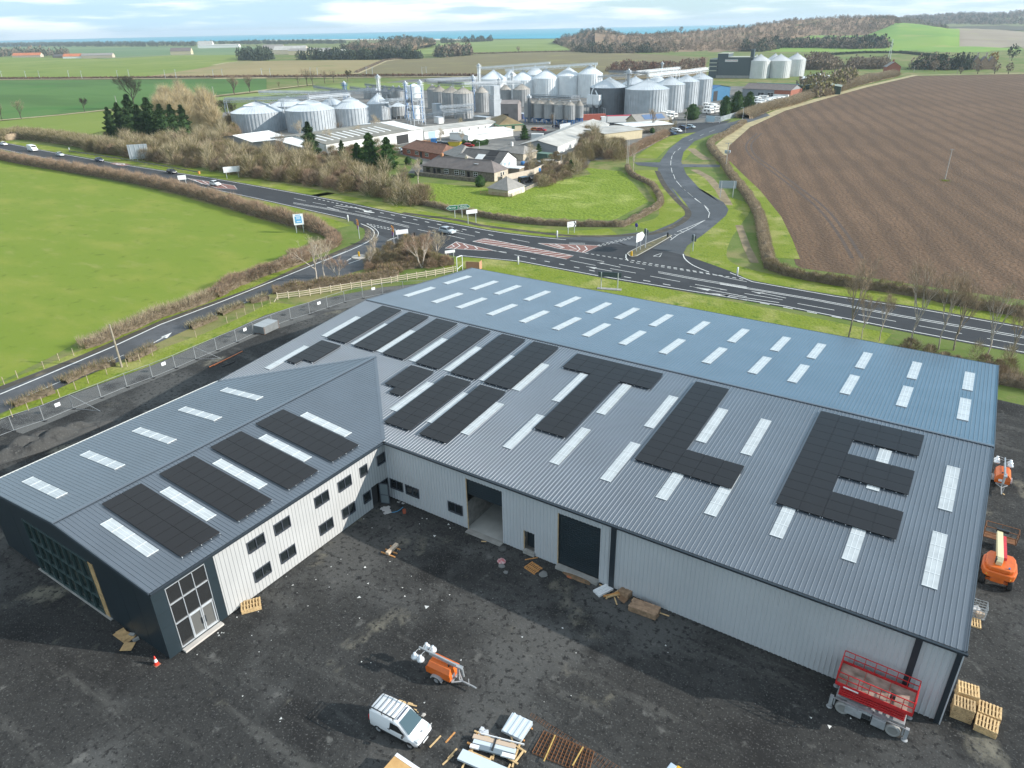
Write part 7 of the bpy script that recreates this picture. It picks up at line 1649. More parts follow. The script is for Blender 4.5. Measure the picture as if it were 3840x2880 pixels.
# --- yellow machine at the lower picture edge
b0 = Z('AI', 1000, 700, 1.8)
t = thing('yellow_machine', 'yellow plant machine with grey side panel, cut off by the lower picture edge', 'machine', (b0.x+1.15,b0.y-.75,0), rad(-8))
g = MB(); g.prof([(-1.5,.7),(1.6,.7),(1.6,1.55),(1.3,1.8),(-1.2,1.8),(-1.5,1.5)], 1.5); g.build('body', mat('plant_yellow', (.68,.38,.02), .45, var=.1, vscale=2), t, False, .04)
g = MB(); g.box((-1.42,.35,1.62),(.42,.6,.36)); g.build('grey_panel', mat('pale_blue_panel', (.42,.50,.58), .5), t, False, .04); g = MB(); g.box((-1.55,-.35,1.25),(.25,.5,.5)); g.build('lamp_guard', MATS['plant_yellow'], t, False, .05); g = MB(); g.box((-1.3,-.76,1.35),(.18,.03,.14)); g.build('vent', m_black, t)
g = MB(); g.lathe([(.1,0),(.1,.05)], 12, 0, (-.7,.4,1.8)); g.build('fuel_cap', m_rust, t)
text(t, 'G', (-.85,-.77,1.3), (PI/2,0,0), .45, MATS['red_letters'])
for x in (-1.0,1.0):
    for s in (-1,1): wheel(t, x, s*.72, .42, .3, s)
# --- traffic cone
t = thing('traffic_cone', 'red and white traffic cone at the dark corner of the wing', 'cone', (-.42,-24.55,0)); g = MB(); g.box((0,0,.03),(.42,.42,.06)); g.build('base', mat('cone_base', (.25,.12,.08), .9), t, False, .01)
g = MB(); g.lathe([(.17,.06),(.125,.34)], 20, 0, (0,0,0), False); g.lathe([(.075,.60),(.03,.86),(.0,.87)], 20, 0, (0,0,0), False); g.build('cone_body', mat('cone_red', (.70,.04,.02), .5), t, True); g = MB(); g.lathe([(.125,.34),(.075,.60)], 20, 0, (0,0,0), False); g.build('reflective_sleeve', m_van, t, True)
# --- pallets
def pallet(label, loc, rz, m=m_wood, n=1, lx=1.2, ly=1.0, grp='wooden pallets', tilt=0, cat='pallet', z0=0):
    out = None
    for k in range(n):
        t = thing('pallet', label if n == 1 else label+', '+('topmost' if k == n-1 else 'lowest' if k == 0 else ['second','third','fourth','fifth','sixth','seventh','eighth'][k-1]+' from the ground')+' in its stack', cat, (loc[0], loc[1], z0+k*.145), rz+(.03*math.sin(k*2.1) if n > 1 else 0), grp)
        if out is None:
            g = MB()
            for i in range(7): g.box((lx*(-.46+.92*i/6),0,.128),(.10,ly,.022))
            g.build('deck_board', m, t); g = MB()
            for y in (-.45,0,.45): g.box((0,y*ly,.06),(lx,.09,.10))
            for i in range(3): g.box((lx*(-.44+.44*i),0,.008),(.1,ly,.016))
            g.build('bearer', m, t); out = t
        else:
            for ch in out.children:
                c = ch.copy(); COL.objects.link(c); c.parent = t
    return out
pallet('orange timber pallet lying before the small door', Z('AH',355,830), rad(-12), m_wood2)
pallet('pale pallet by the white wing wall', Z('I',1565,960), rad(55), m_wood, 3, 1.5, 1.1)
pallet('grey-brown pallet in the tall corner stack', (48.45,1.35), rad(2), mat('weathered_pallet', (.42,.29,.15), .85, var=.25, vscale=4), 8)
pallet('pale pallet in the tall rear corner stack', (48.6,2.75), rad(4), m_wood, 8, 1.2, 1.1)
pallet('pale pallet in the low front corner stack', (49.85,1.05), rad(-3), m_wood, 4, 1.25, 1.1)
pallet('pale pallet in the low rear corner stack', (49.95,2.3), rad(0), m_wood, 4, 1.3, 1.1)
def timber(name, label, ps, w_=.10, h=.06, m=m_wood, cat='timber', z=0.0, grp=None):
    """a stick lying between two survey points on the ground"""
    a, b = ps; a = Vector(a); b = Vector(b); d = b-a
    g = MB(); g.box((d.length/2,0,h/2),(d.length,w_,h)); o = g.build(name, m); o.location = (a.x,a.y,z); o.rotation_euler = (0,0,math.atan2(d.y,d.x)); tag(o, label, cat, grp); return o
GT = 'loose sticks of timber'
for k, x0_, y0_, x1_, y1_, lb in (('AE',1280,1240,1510,1000,'timber stick just in front of the van bumper'),('AE',1610,1140,1805,925,'reddish timber stick right of the one before the van'),('AE',1545,1600,1770,1395,'timber stick lower half of the pair below the van bumper'),('AE',1660,1470,1845,1265,'timber stick upper half of the pair below the van bumper'),
   ('AE',640,262,930,340,'topmost timber stick behind the van roof rack'),('AE',730,315,1010,385,'broad timber stick behind the van roof rack'),('AE',870,430,1010,470,'short timber stick behind the van windscreen'),('AE',900,470,1040,520,'short lower timber stick behind the van windscreen'),
   ('AH',245,715,415,685,'short orange timber leaning beside the orange pallet'),('AH',1240,1045,1300,1075,'short stick at the foot of the dark downpipe'),('AH',2050,1425,2175,1470,'thin stick poking from the end of the plank stack'),('AH',1440,1215,1475,1315,'stick pointing towards the yard from the timber heap'),('AH',1480,1205,1540,1255,'short yellow stick right of the timber heap'),('J',1115,795,1150,797,'small pale stick lying before the open shutter door')):
    timber('timber_stick', lb, (Z(k,x0_,y0_),Z(k,x1_,y1_)), .10, .06, m_wood2 if 'orange' in lb or 'reddish' in lb else m_wood, grp=GT)
r_ = random.Random(3); a0_ = Z('AH',1300,1210); a1_ = Z('AH',1470,1140)
for k in range(7):
    o_ = Vector((r_.uniform(-.15,.5), r_.uniform(-.2,.2), 0)); e_ = Vector((r_.uniform(-.2,.5), r_.uniform(-.15,.25), 0))
    timber('timber_stick', 'stick in the timber heap by the dark downpipe', (a0_+o_, a1_+e_+Vector((.3,0,0))), .09, .05, m_wood if k % 2 else m_wood2, z=.02+k*.045, grp='sticks of the timber heap')
t = thing('white_trim_bundle', 'bundle of white trim lengths lying at the foot of the dark downpipe', 'bundle', Z('AH',1290,1135)); g = MB(); d = Z('AH',1390,1085)-Z('AH',1210,1175); an_ = math.atan2(d.y,d.x)
for k in range(5): g.box((0,(k-2)*.16,.14+.02*(k % 2)),(d.length*1.05,.13,.2),0,0,Matrix.Rotation(an_,4,'Z'))
g.build('trim_length', m_van, t)
q = [Z('AH',1490,1250),Z('AH',1570,1310),Z('AH',1630,1250),Z('AH',1530,1190)]; g = MB(); g.prism([(p.x,p.y) for p in q], .10, .14); tag(g.build('brown_board', mat('brown_board', (.20,.12,.07), .85, var=.15, vscale=3)), 'brown board lying between the timber heap and the plank stack', 'board')
g = MB(); q = Z('AH',1585,1195); g.box((0,0,.3),(.9,.6,.6)); o = g.build('crate', m_oldw, None, False, .01); o.location = q; o.rotation_euler = (0,0,rad(-10)); tag(o, 'dark slatted crate against the wall behind the brown board', 'crate')
t = thing('plank_stack', 'long stack of weathered planks beside the courtyard wall', 'plank stack', Z('AH',1620,1400)); d = Z('AH',1990,1535)-Z('AH',1620,1400); t.rotation_euler = (0,0,math.atan2(d.y,d.x))
for k in range(5):
    g = MB()
    for j in range(5): g.box((d.length/2+.04*((k*3+j) % 3),.12+j*.21,.1+k*.11),(d.length*(1.0 if (k+j) % 3 else .97),.19,.09))
    g.build('plank_layer', m_oldw if k < 4 else mat('top_plank', (.34,.22,.14), .9, var=.25, vscale=4), t)
g = MB(); a = Z('AH',60,535); b = Z('AH',205,590); d = b-a; g.box((d.length/2,.3,.62),(d.length,.05,1.28),0,0,Matrix.Rotation(rad(-20),4,'X')); o = g.build('leaning_board', mat('pale_board', (.50,.36,.24), .85, var=.2, vscale=3)); o.location = (a.x,a.y,0); o.rotation_euler = (0,0,math.atan2(d.y,d.x)); tag(o, 'pale stained board leaning on the wall left of the small door', 'board')
q = Z('I',770,1140); g = MB()
for k, (dx, dy, w_, d_, a_) in enumerate(((0,0,1.7,.75,.35),(.12,.1,1.5,.7,.55),(-.1,.05,1.4,.6,.2))): g.box((dx,dy,.03+k*.045),(w_,d_,.03),a_+rad(-20))
o = g.build('board_pile', m_ply); o.location = q; tag(o, 'pile of chipboard offcuts at the foot of the dark gable', 'board')
q = Z('I',797,1208); g = MB(); g.box((0,0,.10),(.85,.8,.03),rad(35)); o = g.build('loose_board', m_ply); o.location = q; tag(o, 'square chipboard sheet lying in front of the offcut pile', 'board')
for k, (x, y) in enumerate(((825,1135),(848,1165))):
    g = MB(); g.box((0,0,.11),(.44,.22,.22)); o = g.build('concrete_block', m_conc); o.location = Z('I',x,y); o.rotation_euler = (0,0,.4+k); tag(o, 'grey concrete block '+('behind' if k == 0 else 'at the end of')+' the chipboard offcuts', 'block')
# bundle on cross battens in the courtyard
t = thing('timber_bundle', 'wrapped timber bundle on orange battens in the middle of the courtyard', 'timber bundle', Z('AJ',440,1330)); a_ = Z('AJ',310,1420); b_ = Z('AJ',540,1200); d = b_-a_; an_ = math.atan2(d.y,d.x); R_ = Matrix.Rotation(an_,4,'Z'); L_ = d.length
g = MB(); g.box((0,0,.24),(L_,.34,.24),0,0,R_); g.build('bundle', mat('wrapped_timber', (.50,.40,.30), .7, var=.3, vscale=5), t); g = MB()
for k, f in enumerate((-.42,-.1,.28)): g.box((f*L_,0,.06),(.10,1.5-.2*k,.10),0,0,R_)
g.build('batten', m_wood2, t)
# --- lower edge: formwork, metal bundles, rebar
q0 = [Z('AE',605,1345,.9),Z('AE',1250,1780,.9),Z('AE',760,2300,.9),Z('AE',180,1830,.9)]
t = thing('timber_box', 'large plywood topped box with white edge at the lower picture edge', 'box', (0,0,0)); g = MB(); g.prism([(p.x,p.y) for p in q0], 0, .86); g.build('side', m_oldw, t)
def lerp2(a, b, f): return a.lerp(b, f)
e1 = lerp2(q0[0],q0[3],.13); e2 = lerp2(q0[1],q0[2],.13)
g = MB(); g.prism([(p.x,p.y) for p in (q0[0],q0[1],e2,e1)], .86, .92); g.build('white_edge', m_van, t); g = MB(); g.prism([(p.x,p.y) for p in (e1,e2,q0[2],q0[3])], .86, .90); g.build('lid', mat('bright_plywood', (.62,.38,.15), .7, col2=(.48,.27,.10), vscale=1.2), t)
t = thing('sheet_stack', 'square stack of profiled pale metal sheets on the gravel', 'sheet stack', Z('AG',985,395)); d = Z('AG',1035,495)-Z('AG',865,405); an_ = math.atan2(d.y,d.x); R_ = Matrix.Rotation(an_,4,'Z')
for k in range(4):
    g = MB(); g.box((0,0,.14+k*.07),(1.5,1.5,.03),.02*k,0,R_)
    for x in (-.6,-.2,.2,.6): g.box((x,0,.17+k*.07),(.12,1.5,.04),0,0,R_)
    g.build('profiled_sheet', mat('pale_sheet', (.60,.66,.70), .4, .2), t)
g = MB()
for y in (-.5,.5): g.box((0,y,.06),(1.7,.09,.1),0,0,R_)
g.build('batten', m_wood2, t)
t = thing('metal_bundle', 'long bundle of metal trims and cardboard on timber battens', 'bundle', Z('AG',690,640)); d = Z('AG',985,790)-Z('AG',410,640); an_ = math.atan2(d.y,d.x); R_ = Matrix.Rotation(an_,4,'Z'); L_ = d.length
for nm, x0_, x1_, y_, w_, z_, m in (('cardboard_length',-.5,.45,.28,.30,.30,mat('cardboard', (.52,.40,.30), .9)),('white_trim',-.49,-.28,-.38,.26,.26,m_van),('grey_trim',-.28,.22,-.34,.34,.28,mat('slate_trim', (.16,.20,.23), .5)),('white_trim',.20,.50,-.40,.28,.26,m_van),('pale_sheet',-.46,.48,0,.34,.26,MATS['pale_sheet']),('thin_white_tube',-.35,.62,.52,.05,.40,m_van),('dark_strap',-.02,.02,.1,1.0,.33,m_black)):
    g = MB(); g.box(((x0_+x1_)/2*L_,y_,z_),((x1_-x0_)*L_,w_,.12),0,0,R_); g.build(nm, m, t)
for f, ln__, m in ((-.46,1.5,m_wood2),(.5,1.9,m_wood),(.05,1.6,m_wood)):
    g = MB(); g.box((f*L_,0,.08),(.10,ln__,.1),0,0,R_); g.build('batten', m, t)
for k, x0_, y0_, x1_, y1_, lb in (('AG',440,430,640,525,'timber lying along the upper side of the metal bundle'),('AG',905,465,930,585,'timber stick below the sheet stack'),('AG',905,580,1095,700,'long timber at the right end of the metal bundle'),('AG',870,780,995,850,'timber at the lower right end of the metal bundle'),('AG',965,820,1060,690,'cross timber at the right end of the metal bundle'),('AG',350,580,410,605,'short orange timber at the left end of the metal bundle'),('AG',365,685,650,805,'thin pale branch-like batten above the second metal bundle')):
    timber('timber_stick', lb, (Z(k,x0_,y0_),Z(k,x1_,y1_)), .11, .08, m_wood2 if 'orange' in lb else m_wood, z=.1, grp=GT)
t = thing('metal_bundle', 'second pale metal bundle cut off by the lower picture edge', 'bundle', Z('AG',480,830)); d = Z('AG',650,880)-Z('AG',340,745); an_ = math.atan2(d.y,d.x); R_ = Matrix.Rotation(an_,4,'Z')
g = MB(); g.box((.5,-.05,.25),(3.4,.75,.16),0,0,R_); g.build('pale_sheet', MATS['pale_sheet'], t); g = MB()
for x in (-.7,.6,1.9): g.box((x,0,.1),(.09,1.5,.1),0,0,R_)
g.build('batten', m_wood, t)
g = MB(); q = Z('AG',550,450); 
for k in range(14): a = r_.uniform(0,6.28); g.box((r_.uniform(-.22,.22),r_.uniform(-.2,.2),.08+r_.uniform(0,.1)),(.28,.2,.1),a)
o = g.build('plastic_wrap', mat('clear_wrap', (.55,.57,.60), .25, spec=.7)); o.location = q; tag(o, 'crumpled clear plastic wrap above the metal bundle', 'plastic wrap')
def rebar(label, A, B_, C_, D_, na, nb, rad_=.016, z=.12):
    g = MB()
    for i in range(na+1):
        f = i/na; a = A.lerp(B_, f); b = D_.lerp(C_, f); g.tube(Vector((a.x,a.y,z)), Vector((b.x,b.y,z)), rad_, None, 4)
    for j in range(nb+1):
        f = j/nb; a = A.lerp(D_, f); b = B_.lerp(C_, f); g.tube(Vector((a.x,a.y,z+.03)), Vector((b.x,b.y,z+.03)), rad_, None, 4)
    tag(g.build('rebar_mesh', m_rust), label, 'rebar mesh', 'rusty reinforcement mats'); 
rA, rB, rC, rD = Z('AG',1330,425),Z('AG',1175,705),Z('AG',1890,990),Z('AG',1965,690)
for k in range(2):
    rebar('rusty reinforcement mat in the stack beside the metal bundle, '+('lower','upper')[k], rA, rB, rC, rD, 7, 15, .016, .05+.09*k)
rebar('dark reinforcement mat lying half hidden at the right of the rusty stack', Z('AG',1170,190),Z('AG',1150,225),Z('AG',2200,1010),Z('AG',2300,880),2,30,.01,.03)
for x0_, y0_, x1_, y1_, lb in ((1470,495,1325,830,'pale stake laid across the left of the rusty mats'),(1825,645,1690,885,'pale stake laid across the right of the rusty mats')):
    timber('timber_stake', lb, (Z('AG',x0_,y0_),Z('AG',x1_,y1_)), .07, .05, mat('yellow_stake', (.50,.33,.10), .8, var=.2, vscale=5), z=.20)
# --- small things in the yard
g = MB(); q = Z('AJ',310,400)
for k in range(16): a = r_.uniform(0,6.28); g.box((r_.uniform(-.45,.45),r_.uniform(-.35,.35),.05+r_.uniform(0,.08)),(.45,.3,.05),a)
o = g.build('plastic_sheet', mat('grey_plastic', (.50,.48,.47), .5)); o.location = q; tag(o, 'crumpled pale plastic sheet in the inner corner of the courtyard', 'plastic sheet')
o = MB().path([Z('AJ',410,440,.05),Z('AJ',490,432,.05),Z('AJ',570,405,.06),Z('AJ',630,365,.07),Z('AJ',685,315,.08)], .03, 6).build('water_pipe', mat('pipe_blue', (.05,.30,.55), .4)); tag(o, 'blue plastic pipe lying beside the pale plastic sheet', 'pipe')
o = MB().lathe([(.15,0),(.17,.42),(.14,.42),(.12,.05)], 14, 0, (0,0,0), False).build('clay_pot', mat('clay_red', (.30,.07,.03), .8), None, True); o.location = Z('AJ',718,460); tag(o, 'red clay drain pot near the blue plastic pipe', 'drain pot')
for k, x, y, s, lb, m in (('AJ',640,215,.35,'pinkish plastic scrap beside the inner corner wall',MATS['grey_plastic']),('AH',760,0,0,'',m_van)):
    if s: 
        g = MB()
        for j in range(6): g.box((r_.uniform(-s,s),r_.uniform(-s*.4,s*.4),.04),(s*.8,s*.3,.04),r_.uniform(0,3))
        o = g.build('plastic_scrap', m); o.location = Z(k,x,y); tag(o, lb, 'plastic scrap')
def rock(label, loc, s, m, name='stone', cat='stone', grp=None):
    g = MB(); n = 9; 
    t0 = MB(); t0.lathe([(.7,0),(1,.3),(.75,.7),(.2,.85)], n); g.v = [(x*s*(1+.25*r_.uniform(-1,1)), y*s*(1+.25*r_.uniform(-1,1)), z*s*.8) for x, y, z in t0.v]; g.f = t0.f; g.m = t0.m
    o = g.build(name, m); o.location = loc; tag(o, label, cat, grp); return o
rock('pale round stone beside the van windscreen', Z('AE',1140,570), .17, mat('pale_rock', (.40,.38,.35), .9))
rock('grey boulder in front of the orange pallet', Z('AH',490,915), .40, mat('grey_rock', (.17,.17,.165), .9)); rock('dark boulder between shutter and small door', Z('J',1262,850), .40, mat('dark_rock', (.075,.075,.072), .9)); rock('light boulder beside the red and white sack', Z('J',1255,968), .30, MATS['grey_rock']); rock('flat grey stone right of the red and white sack', Z('J',1285,1010), .22, MATS['grey_rock'])
o = rock('red and white torn sack near the orange pallet', Z('J',1252,935), .38, mat('sack', (.50,.42,.42), .8, col2=(.45,.07,.08), vscale=5), 'sack', 'sack')
o = rock('heap of brown rubble and orange clay before the closed shutter', Z('AH',960,960), .8, mat('clay_rubble', (.22,.13,.07), .95, col2=(.10,.075,.05), vscale=3), 'rubble_heap', 'rubble'); o.scale = (1.7,.6,.45)
o = rock('orange broken pipe pieces at the end of the rubble heap', Z('AH',850,945), .42, mat('broken_clay', (.36,.12,.05), .9), 'broken_pipe', 'broken pipe'); o.scale = (.9,.6,.6)
# litter: bits of white board, foam and wrapping
n = 230; xs = rng.uniform(0,46,n); ys = -rng.uniform(.4,23,n); keep = rng.random(n) < np.exp(-((xs-2.5)/9)**2)*.8+.22; xs, ys = xs[keep], ys[keep]; k_ = len(xs)
tri = leafs(np.stack([xs, ys, np.full(k_, .045)], 1), np.tile([0,0,1.0], (k_,1))+unit(k_)*.2, rng.uniform(.05,.16,k_)*(1+1.3*(rng.random(k_) > .93)))
tag(link('litter', tri_mesh('litter', [(tri, mat('litter_white', (.62,.62,.60), .8))])), 'scattered white scraps and offcuts on the dark gravel', 'litter', None, 'stuff')
n = 9000; xs = rng.uniform(-3,52,n); ys = -rng.uniform(0,26,n); sp = np.stack([xs, ys, np.full(n, .03)], 1)
sp = sp[(np.sin(xs*.9+ys*.4)+np.sin(ys*.7-xs*.35)+rng.normal(0,.5,n)) > .3]; tri = leafs(sp, np.tile([0,0,1.0], (len(sp),1))+unit(len(sp))*.45, rng.uniform(.04,.10,len(sp)))
tag(link('loose_stones', tri_mesh('loose_stones', [(tri, mat('chippings', (.095,.095,.092), .9))])), 'loose grey stones strewn over the yard', 'stones', None, 'stuff')
# --- gravel mound, pipes, cage and fence panels on the lane side
g = MB(); nx_, ny_ = 34, 16; c0 = Z('Q',330,560)
for j in range(ny_):
    for i in range(nx_):
        u, v_ = i/(nx_-1)*2-1, j/(ny_-1)*2-1; e = max(0, 1-(u*u+v_*v_)**.9); z = e**.8*(1.25-.45*u)*(1+.35*math.sin(u*9+v_*4)+.22*math.sin(v_*11-u*5))+r_.uniform(-.06,.06)*e
        g.v.append((c0.x+u*1.9+v_*1.2, c0.y+u*6.5-v_*1.6, .03+max(-.05, z)))
for j in range(ny_-1):
    for i in range(nx_-1): k = j*nx_+i; g.f.append((k,k+1,k+1+nx_,k+nx_)); g.m.append(0)
tag(g.build('gravel_heap', ground_mat('mound_gravel', [((.04,.04,.04),.8,.5,.7,(1,1)),((.11,.11,.105),4,.55,.7,(1,1))], (.07,.07,.068), bump=.8, bscale=6), None, True), 'long low heap of dark gravel beside the outer eave of the wing', 'gravel heap')
for x0_, y0_, x1_, y1_, m, lb in ((235,1180,520,1045,mat('pipe_orange', (.55,.16,.05), .5),'long orange drain pipe lying by the mesh fence'),(280,1165,578,1015,mat('pipe_orange', (.55,.16,.05), .5),'second orange drain pipe close beside the first'),(365,1175,500,1122,m_black,'short black pipe next to the orange drain pipes')):
    o = MB().tube(Z('M',x0_,y0_,.08), Z('M',x1_,y1_,.08), .075, None, 10).build('drain_pipe', m); tag(o, lb, 'pipe', 'drain pipes on the gravel')
for x, y in ((1000,640),(1270,0)):
    if y: g = MB(); g.box((0,0,.04),(1.0,.7,.02)); o = g.build('manhole_cover', mat('cast_iron', (.02,.02,.02), .7)); o.location = Z('M',x,y); tag(o, 'dark drain cover in the grey gravel behind the fence', 'drain cover')
nodes = [(-46.6,-20.2),(-46.3,-16.7),(-46.1,-13.2),(-45.5,-10.1),(-45.6,-6.6),(-45.5,-3.15),(-45.5,.3),(-45.2,3.7),(-45.2,7.1),(-45.4,10.4),(-45.5,13.9),(-45.6,17.4),(-46.0,20.8),(-45.9,24.3),(-45.7,27.8),(-45.0,31.1),(-44.6,34.6),(-44.1,38.0),(-42.9,41.1),(-41.3,44.3),(-38.9,46.9),(-36.0,49.0),(-33.0,50.8),(-29.8,52.2)]
PL = 3.4; fr = MB()
for x in (0, PL): fr.tube((x,0,.08),(x,0,2.0),.026,None,6)
for z in (.14,2.0): fr.tube((0,0,z),(PL,0,z),.024,None,6)
frm = fr.mesh('frame', m_zinc); ms = MB()
for i in range(1,28): ms.tube((i*PL/28,0,.14),(i*PL/28,0,2.0),.0035,None,3,0,False)
msm = ms.mesh('wire_mesh', m_zinc); ft = MB(); ft.box((0,0,.07),(.26,.72,.13)); ftm = ft.mesh('foot', m_black)
pr = []
for i, (a, b) in enumerate(zip(nodes[:-1], nodes[1:])):
    d = Vector((b[0]-a[0], b[1]-a[1], 0)); y_ = (a[1]+b[1])/2
    where = 'beside the gravel heap' if y_ < -3 else 'beside the outer eave of the wing' if y_ < 8 else 'by the orange pipes' if y_ < 19 else 'behind the stacked fence panels' if y_ < 26 else 'near the board fence end' if y_ < 40 else 'below the dark clipped hedge'
    t = thing('mesh_fence_panel', 'temporary wire mesh fence panel %s' % where, 'fence panel', (a[0],a[1],0), math.atan2(d.y,d.x), 'temporary mesh fence panels %s' % where); t.scale = (d.length/PL*.985, 1, 1)
    link('frame', frm, t); link('wire_mesh', msm, t); link('foot', ftm, t)
    if y_ in (y_,) and i in (3,7,11,15,18,21):
        g = MB(); g.box((PL*.55,-.04,1.35),(.62,.02,.45)); g.build('notice_board', m_van, t)
for k, (p0_, p1_) in enumerate(((Z('Q',597,385),(-45.6,-6.6,0)),(Z('M',360,1095),(-45.4,10.4,0)))):
    p1_ = Vector(p1_); d = p1_-p0_; t = thing('fence_brace', 'raking wire mesh brace panel behind the fence, '+('near the gravel heap' if k == 0 else 'near the orange pipes'), 'fence brace', p0_, math.atan2(d.y,d.x)); g = MB(); L_ = d.length
    g.tube((0,0,.05),(L_,0,2.0),.026); g.tube((L_,0,.05),(L_,0,2.0),.026); g.tube((0,0,.06),(L_,0,.06),.026); g.build('brace_frame', m_zinc, t); g = MB()
    for i in range(1,14): g.tube((i*L_/14,0,.06),(i*L_/14,0,2.0*i/14),.004,None,3,0,False)
    g.build('wire_mesh', m_zinc, t)
b0_ = Z('M',810,850); d = Z('M',965,775)-b0_; e = Z('M',700,825)-b0_; R_ = math.atan2(d.y,d.x)
wdt = abs(e.x*math.sin(R_)-e.y*math.cos(R_)); st = Vector((b0_.x, b0_.y, 0))
for k in range(11):
    t = thing('stacked_fence_panel', 'mesh fence panel lying flat in the tidy stack by the fence, '+('top of the stack' if k == 10 else 'bottom of the stack' if k == 0 else 'within the stack'), 'fence panel', (st.x, st.y, .12+k*.11), R_, 'flat stack of mesh fence panels')
    if k == 0:
        g = MB(); Lx_ = d.length
        for y_ in (.03, wdt-.03): g.box((Lx_/2,y_,.03),(Lx_,.045,.05))
        for x_ in (.03, Lx_-.03, Lx_/2): g.box((x_,wdt/2,.03),(.045,wdt,.05))
        fo = g.build('frame', m_zinc, t); g = MB(); g.box((Lx_/2,wdt/2,.03),(Lx_-.1,wdt-.1,.015)); mo = g.build('mesh_sheet', mat('mesh_infill', (.36,.38,.39), .6, .2), t)
    else: link('frame', fo.data, t); link('mesh_sheet', mo.data, t)
g = MB(); 
g.box((d.length/2,wdt/2,.03),(d.length-.1,.08,.06))
for x_ in (.1, d.length-.1): g.box((x_,wdt/2,.06),(.1,wdt,.11)); g.bar((x_,.0,.1),(x_,0,1.35),.05); g.bar((x_,wdt,.1),(x_,wdt,1.35),.05)
o = g.build('stillage', m_rust); o.location = (st.x,st.y,0); o.rotation_euler = (0,0,R_); tag(o, 'rusty steel stillage holding the stacked mesh fence panels', 'stillage')
# board fence
bfp = [Vector((-55.1,33.1,0)),Vector((-52.3,36.5,0)),Vector((-48.6,42.7,0)),Vector((-43.5,50.4,0)),Z('S',1060,990),Z('S',1450,930),Z('S',1690,885)]
t = thing('board_fence', 'new pale post and rail fence below the dark clipped hedge', 'fence', bfp[0]); pm = None
for p, dd in along(bfp, 1.8):
    q = p-bfp[0]
    if pm is None: pm = MB().box((0,0,.65),(.12,.12,1.3)).mesh('post', m_pale := mat('pale_post', (.48,.41,.31), .8, var=.15, vscale=4))
    o = link('post', pm, t); o.location = q
for z in (.35,.70,1.05):
    g = MB()
    for a, b in zip(bfp[:-1], bfp[1:]): g.bar(a-bfp[0]+Vector((0,0,z)), b-bfp[0]+Vector((0,0,z)), .05, .14)
    g.build('rail', m_pale, t)
t = thing('fence_strut', 'slanting pale strut at the end of the board fence', 'strut', Z('M',905,505)); g = MB(); a = Z('M',945,440,.9)-t.location; g.bar((0,0,0), a, .10); g.build('strut', m_pale, t)
spm = MB().tube((0,0,-.1),(0,0,1.15),.055,.05,7).mesh('fence_stake', mat('stake_wood', (.36,.30,.20), .9, var=.25, vscale=4))
stk = [('M',100,875),('M',420,720),('M',525,680),('M',610,640),('M',702,598),('M',785,558),('M',870,525)]+[('Q',75,418),('Q',170,380),('Q',255,345),('Q',355,300),('Q',450,255),('Q',525,218),('Q',635,165),('Q',755,120),('Q',830,90),('Q',905,55)]+[('F',370,1415),('F',275,1465),('F',460,1385),('F',112,1525),('F',28,1565)]
for i, (k, x, y) in enumerate(stk):
    o = link('fence_stake', spm); o.location = Z(k,x,y); sd_ = 'on the grass strip behind the gravel' if k != 'F' else 'on the far side of the lane'
    tag(o, 'short wooden stake of the wire fence '+sd_, 'fence stake', 'fence stakes '+sd_)
# IBC cage and pallet by the end wall
b0_ = Z('AD',400,1605); t = thing('wire_cage', 'open grey wire cage holding scrap beside the right end wall', 'cage', (b0_.x-.25,b0_.y+.55,0), rad(4)); g = MB()
for z in np.linspace(.15,1.1,5):
    for a, b in (((-.6,-.5),(.6,-.5)),((.6,-.5),(.6,.5)),((.6,.5),(-.6,.5)),((-.6,.5),(-.6,-.5))): g.bar((*a,z),(*b,z),.03)
for i in range(6):
    for y_ in (-.5,.5): g.bar((-.6+i*.24,y_,.1),(-.6+i*.24,y_,1.1),.025)
    for x_ in (-.6,.6): g.bar((x_,-.5+i*.2,.1),(x_,-.5+i*.2,1.1),.025)
g.build('cage_frame', m_zinc, t); g = MB(); g.box((0,0,.1),(1.2,1.0,.1)); g.build('base', m_gry, t); g = MB(); g.box((-.1,.1,.4),(.6,.5,.4),.4); g.build('scrap', MATS['grey_plastic'], t); g = MB(); g.box((.25,-.25,.35),(.5,.35,.35),.2); g.build('carton', MATS['cardboard'], t)
pallet('pale pallet leaning out from behind the right end of the roof', (Z('AD',322,1640).x+.1, Z('AD',322,1640).y+.3), rad(5), m_wood)
timber('timber_stick', 'short pale stick beside the right lighting tower', (Z('AD',600,468),Z('AD',632,490)), .1, .06, m_wood, grp=GT)
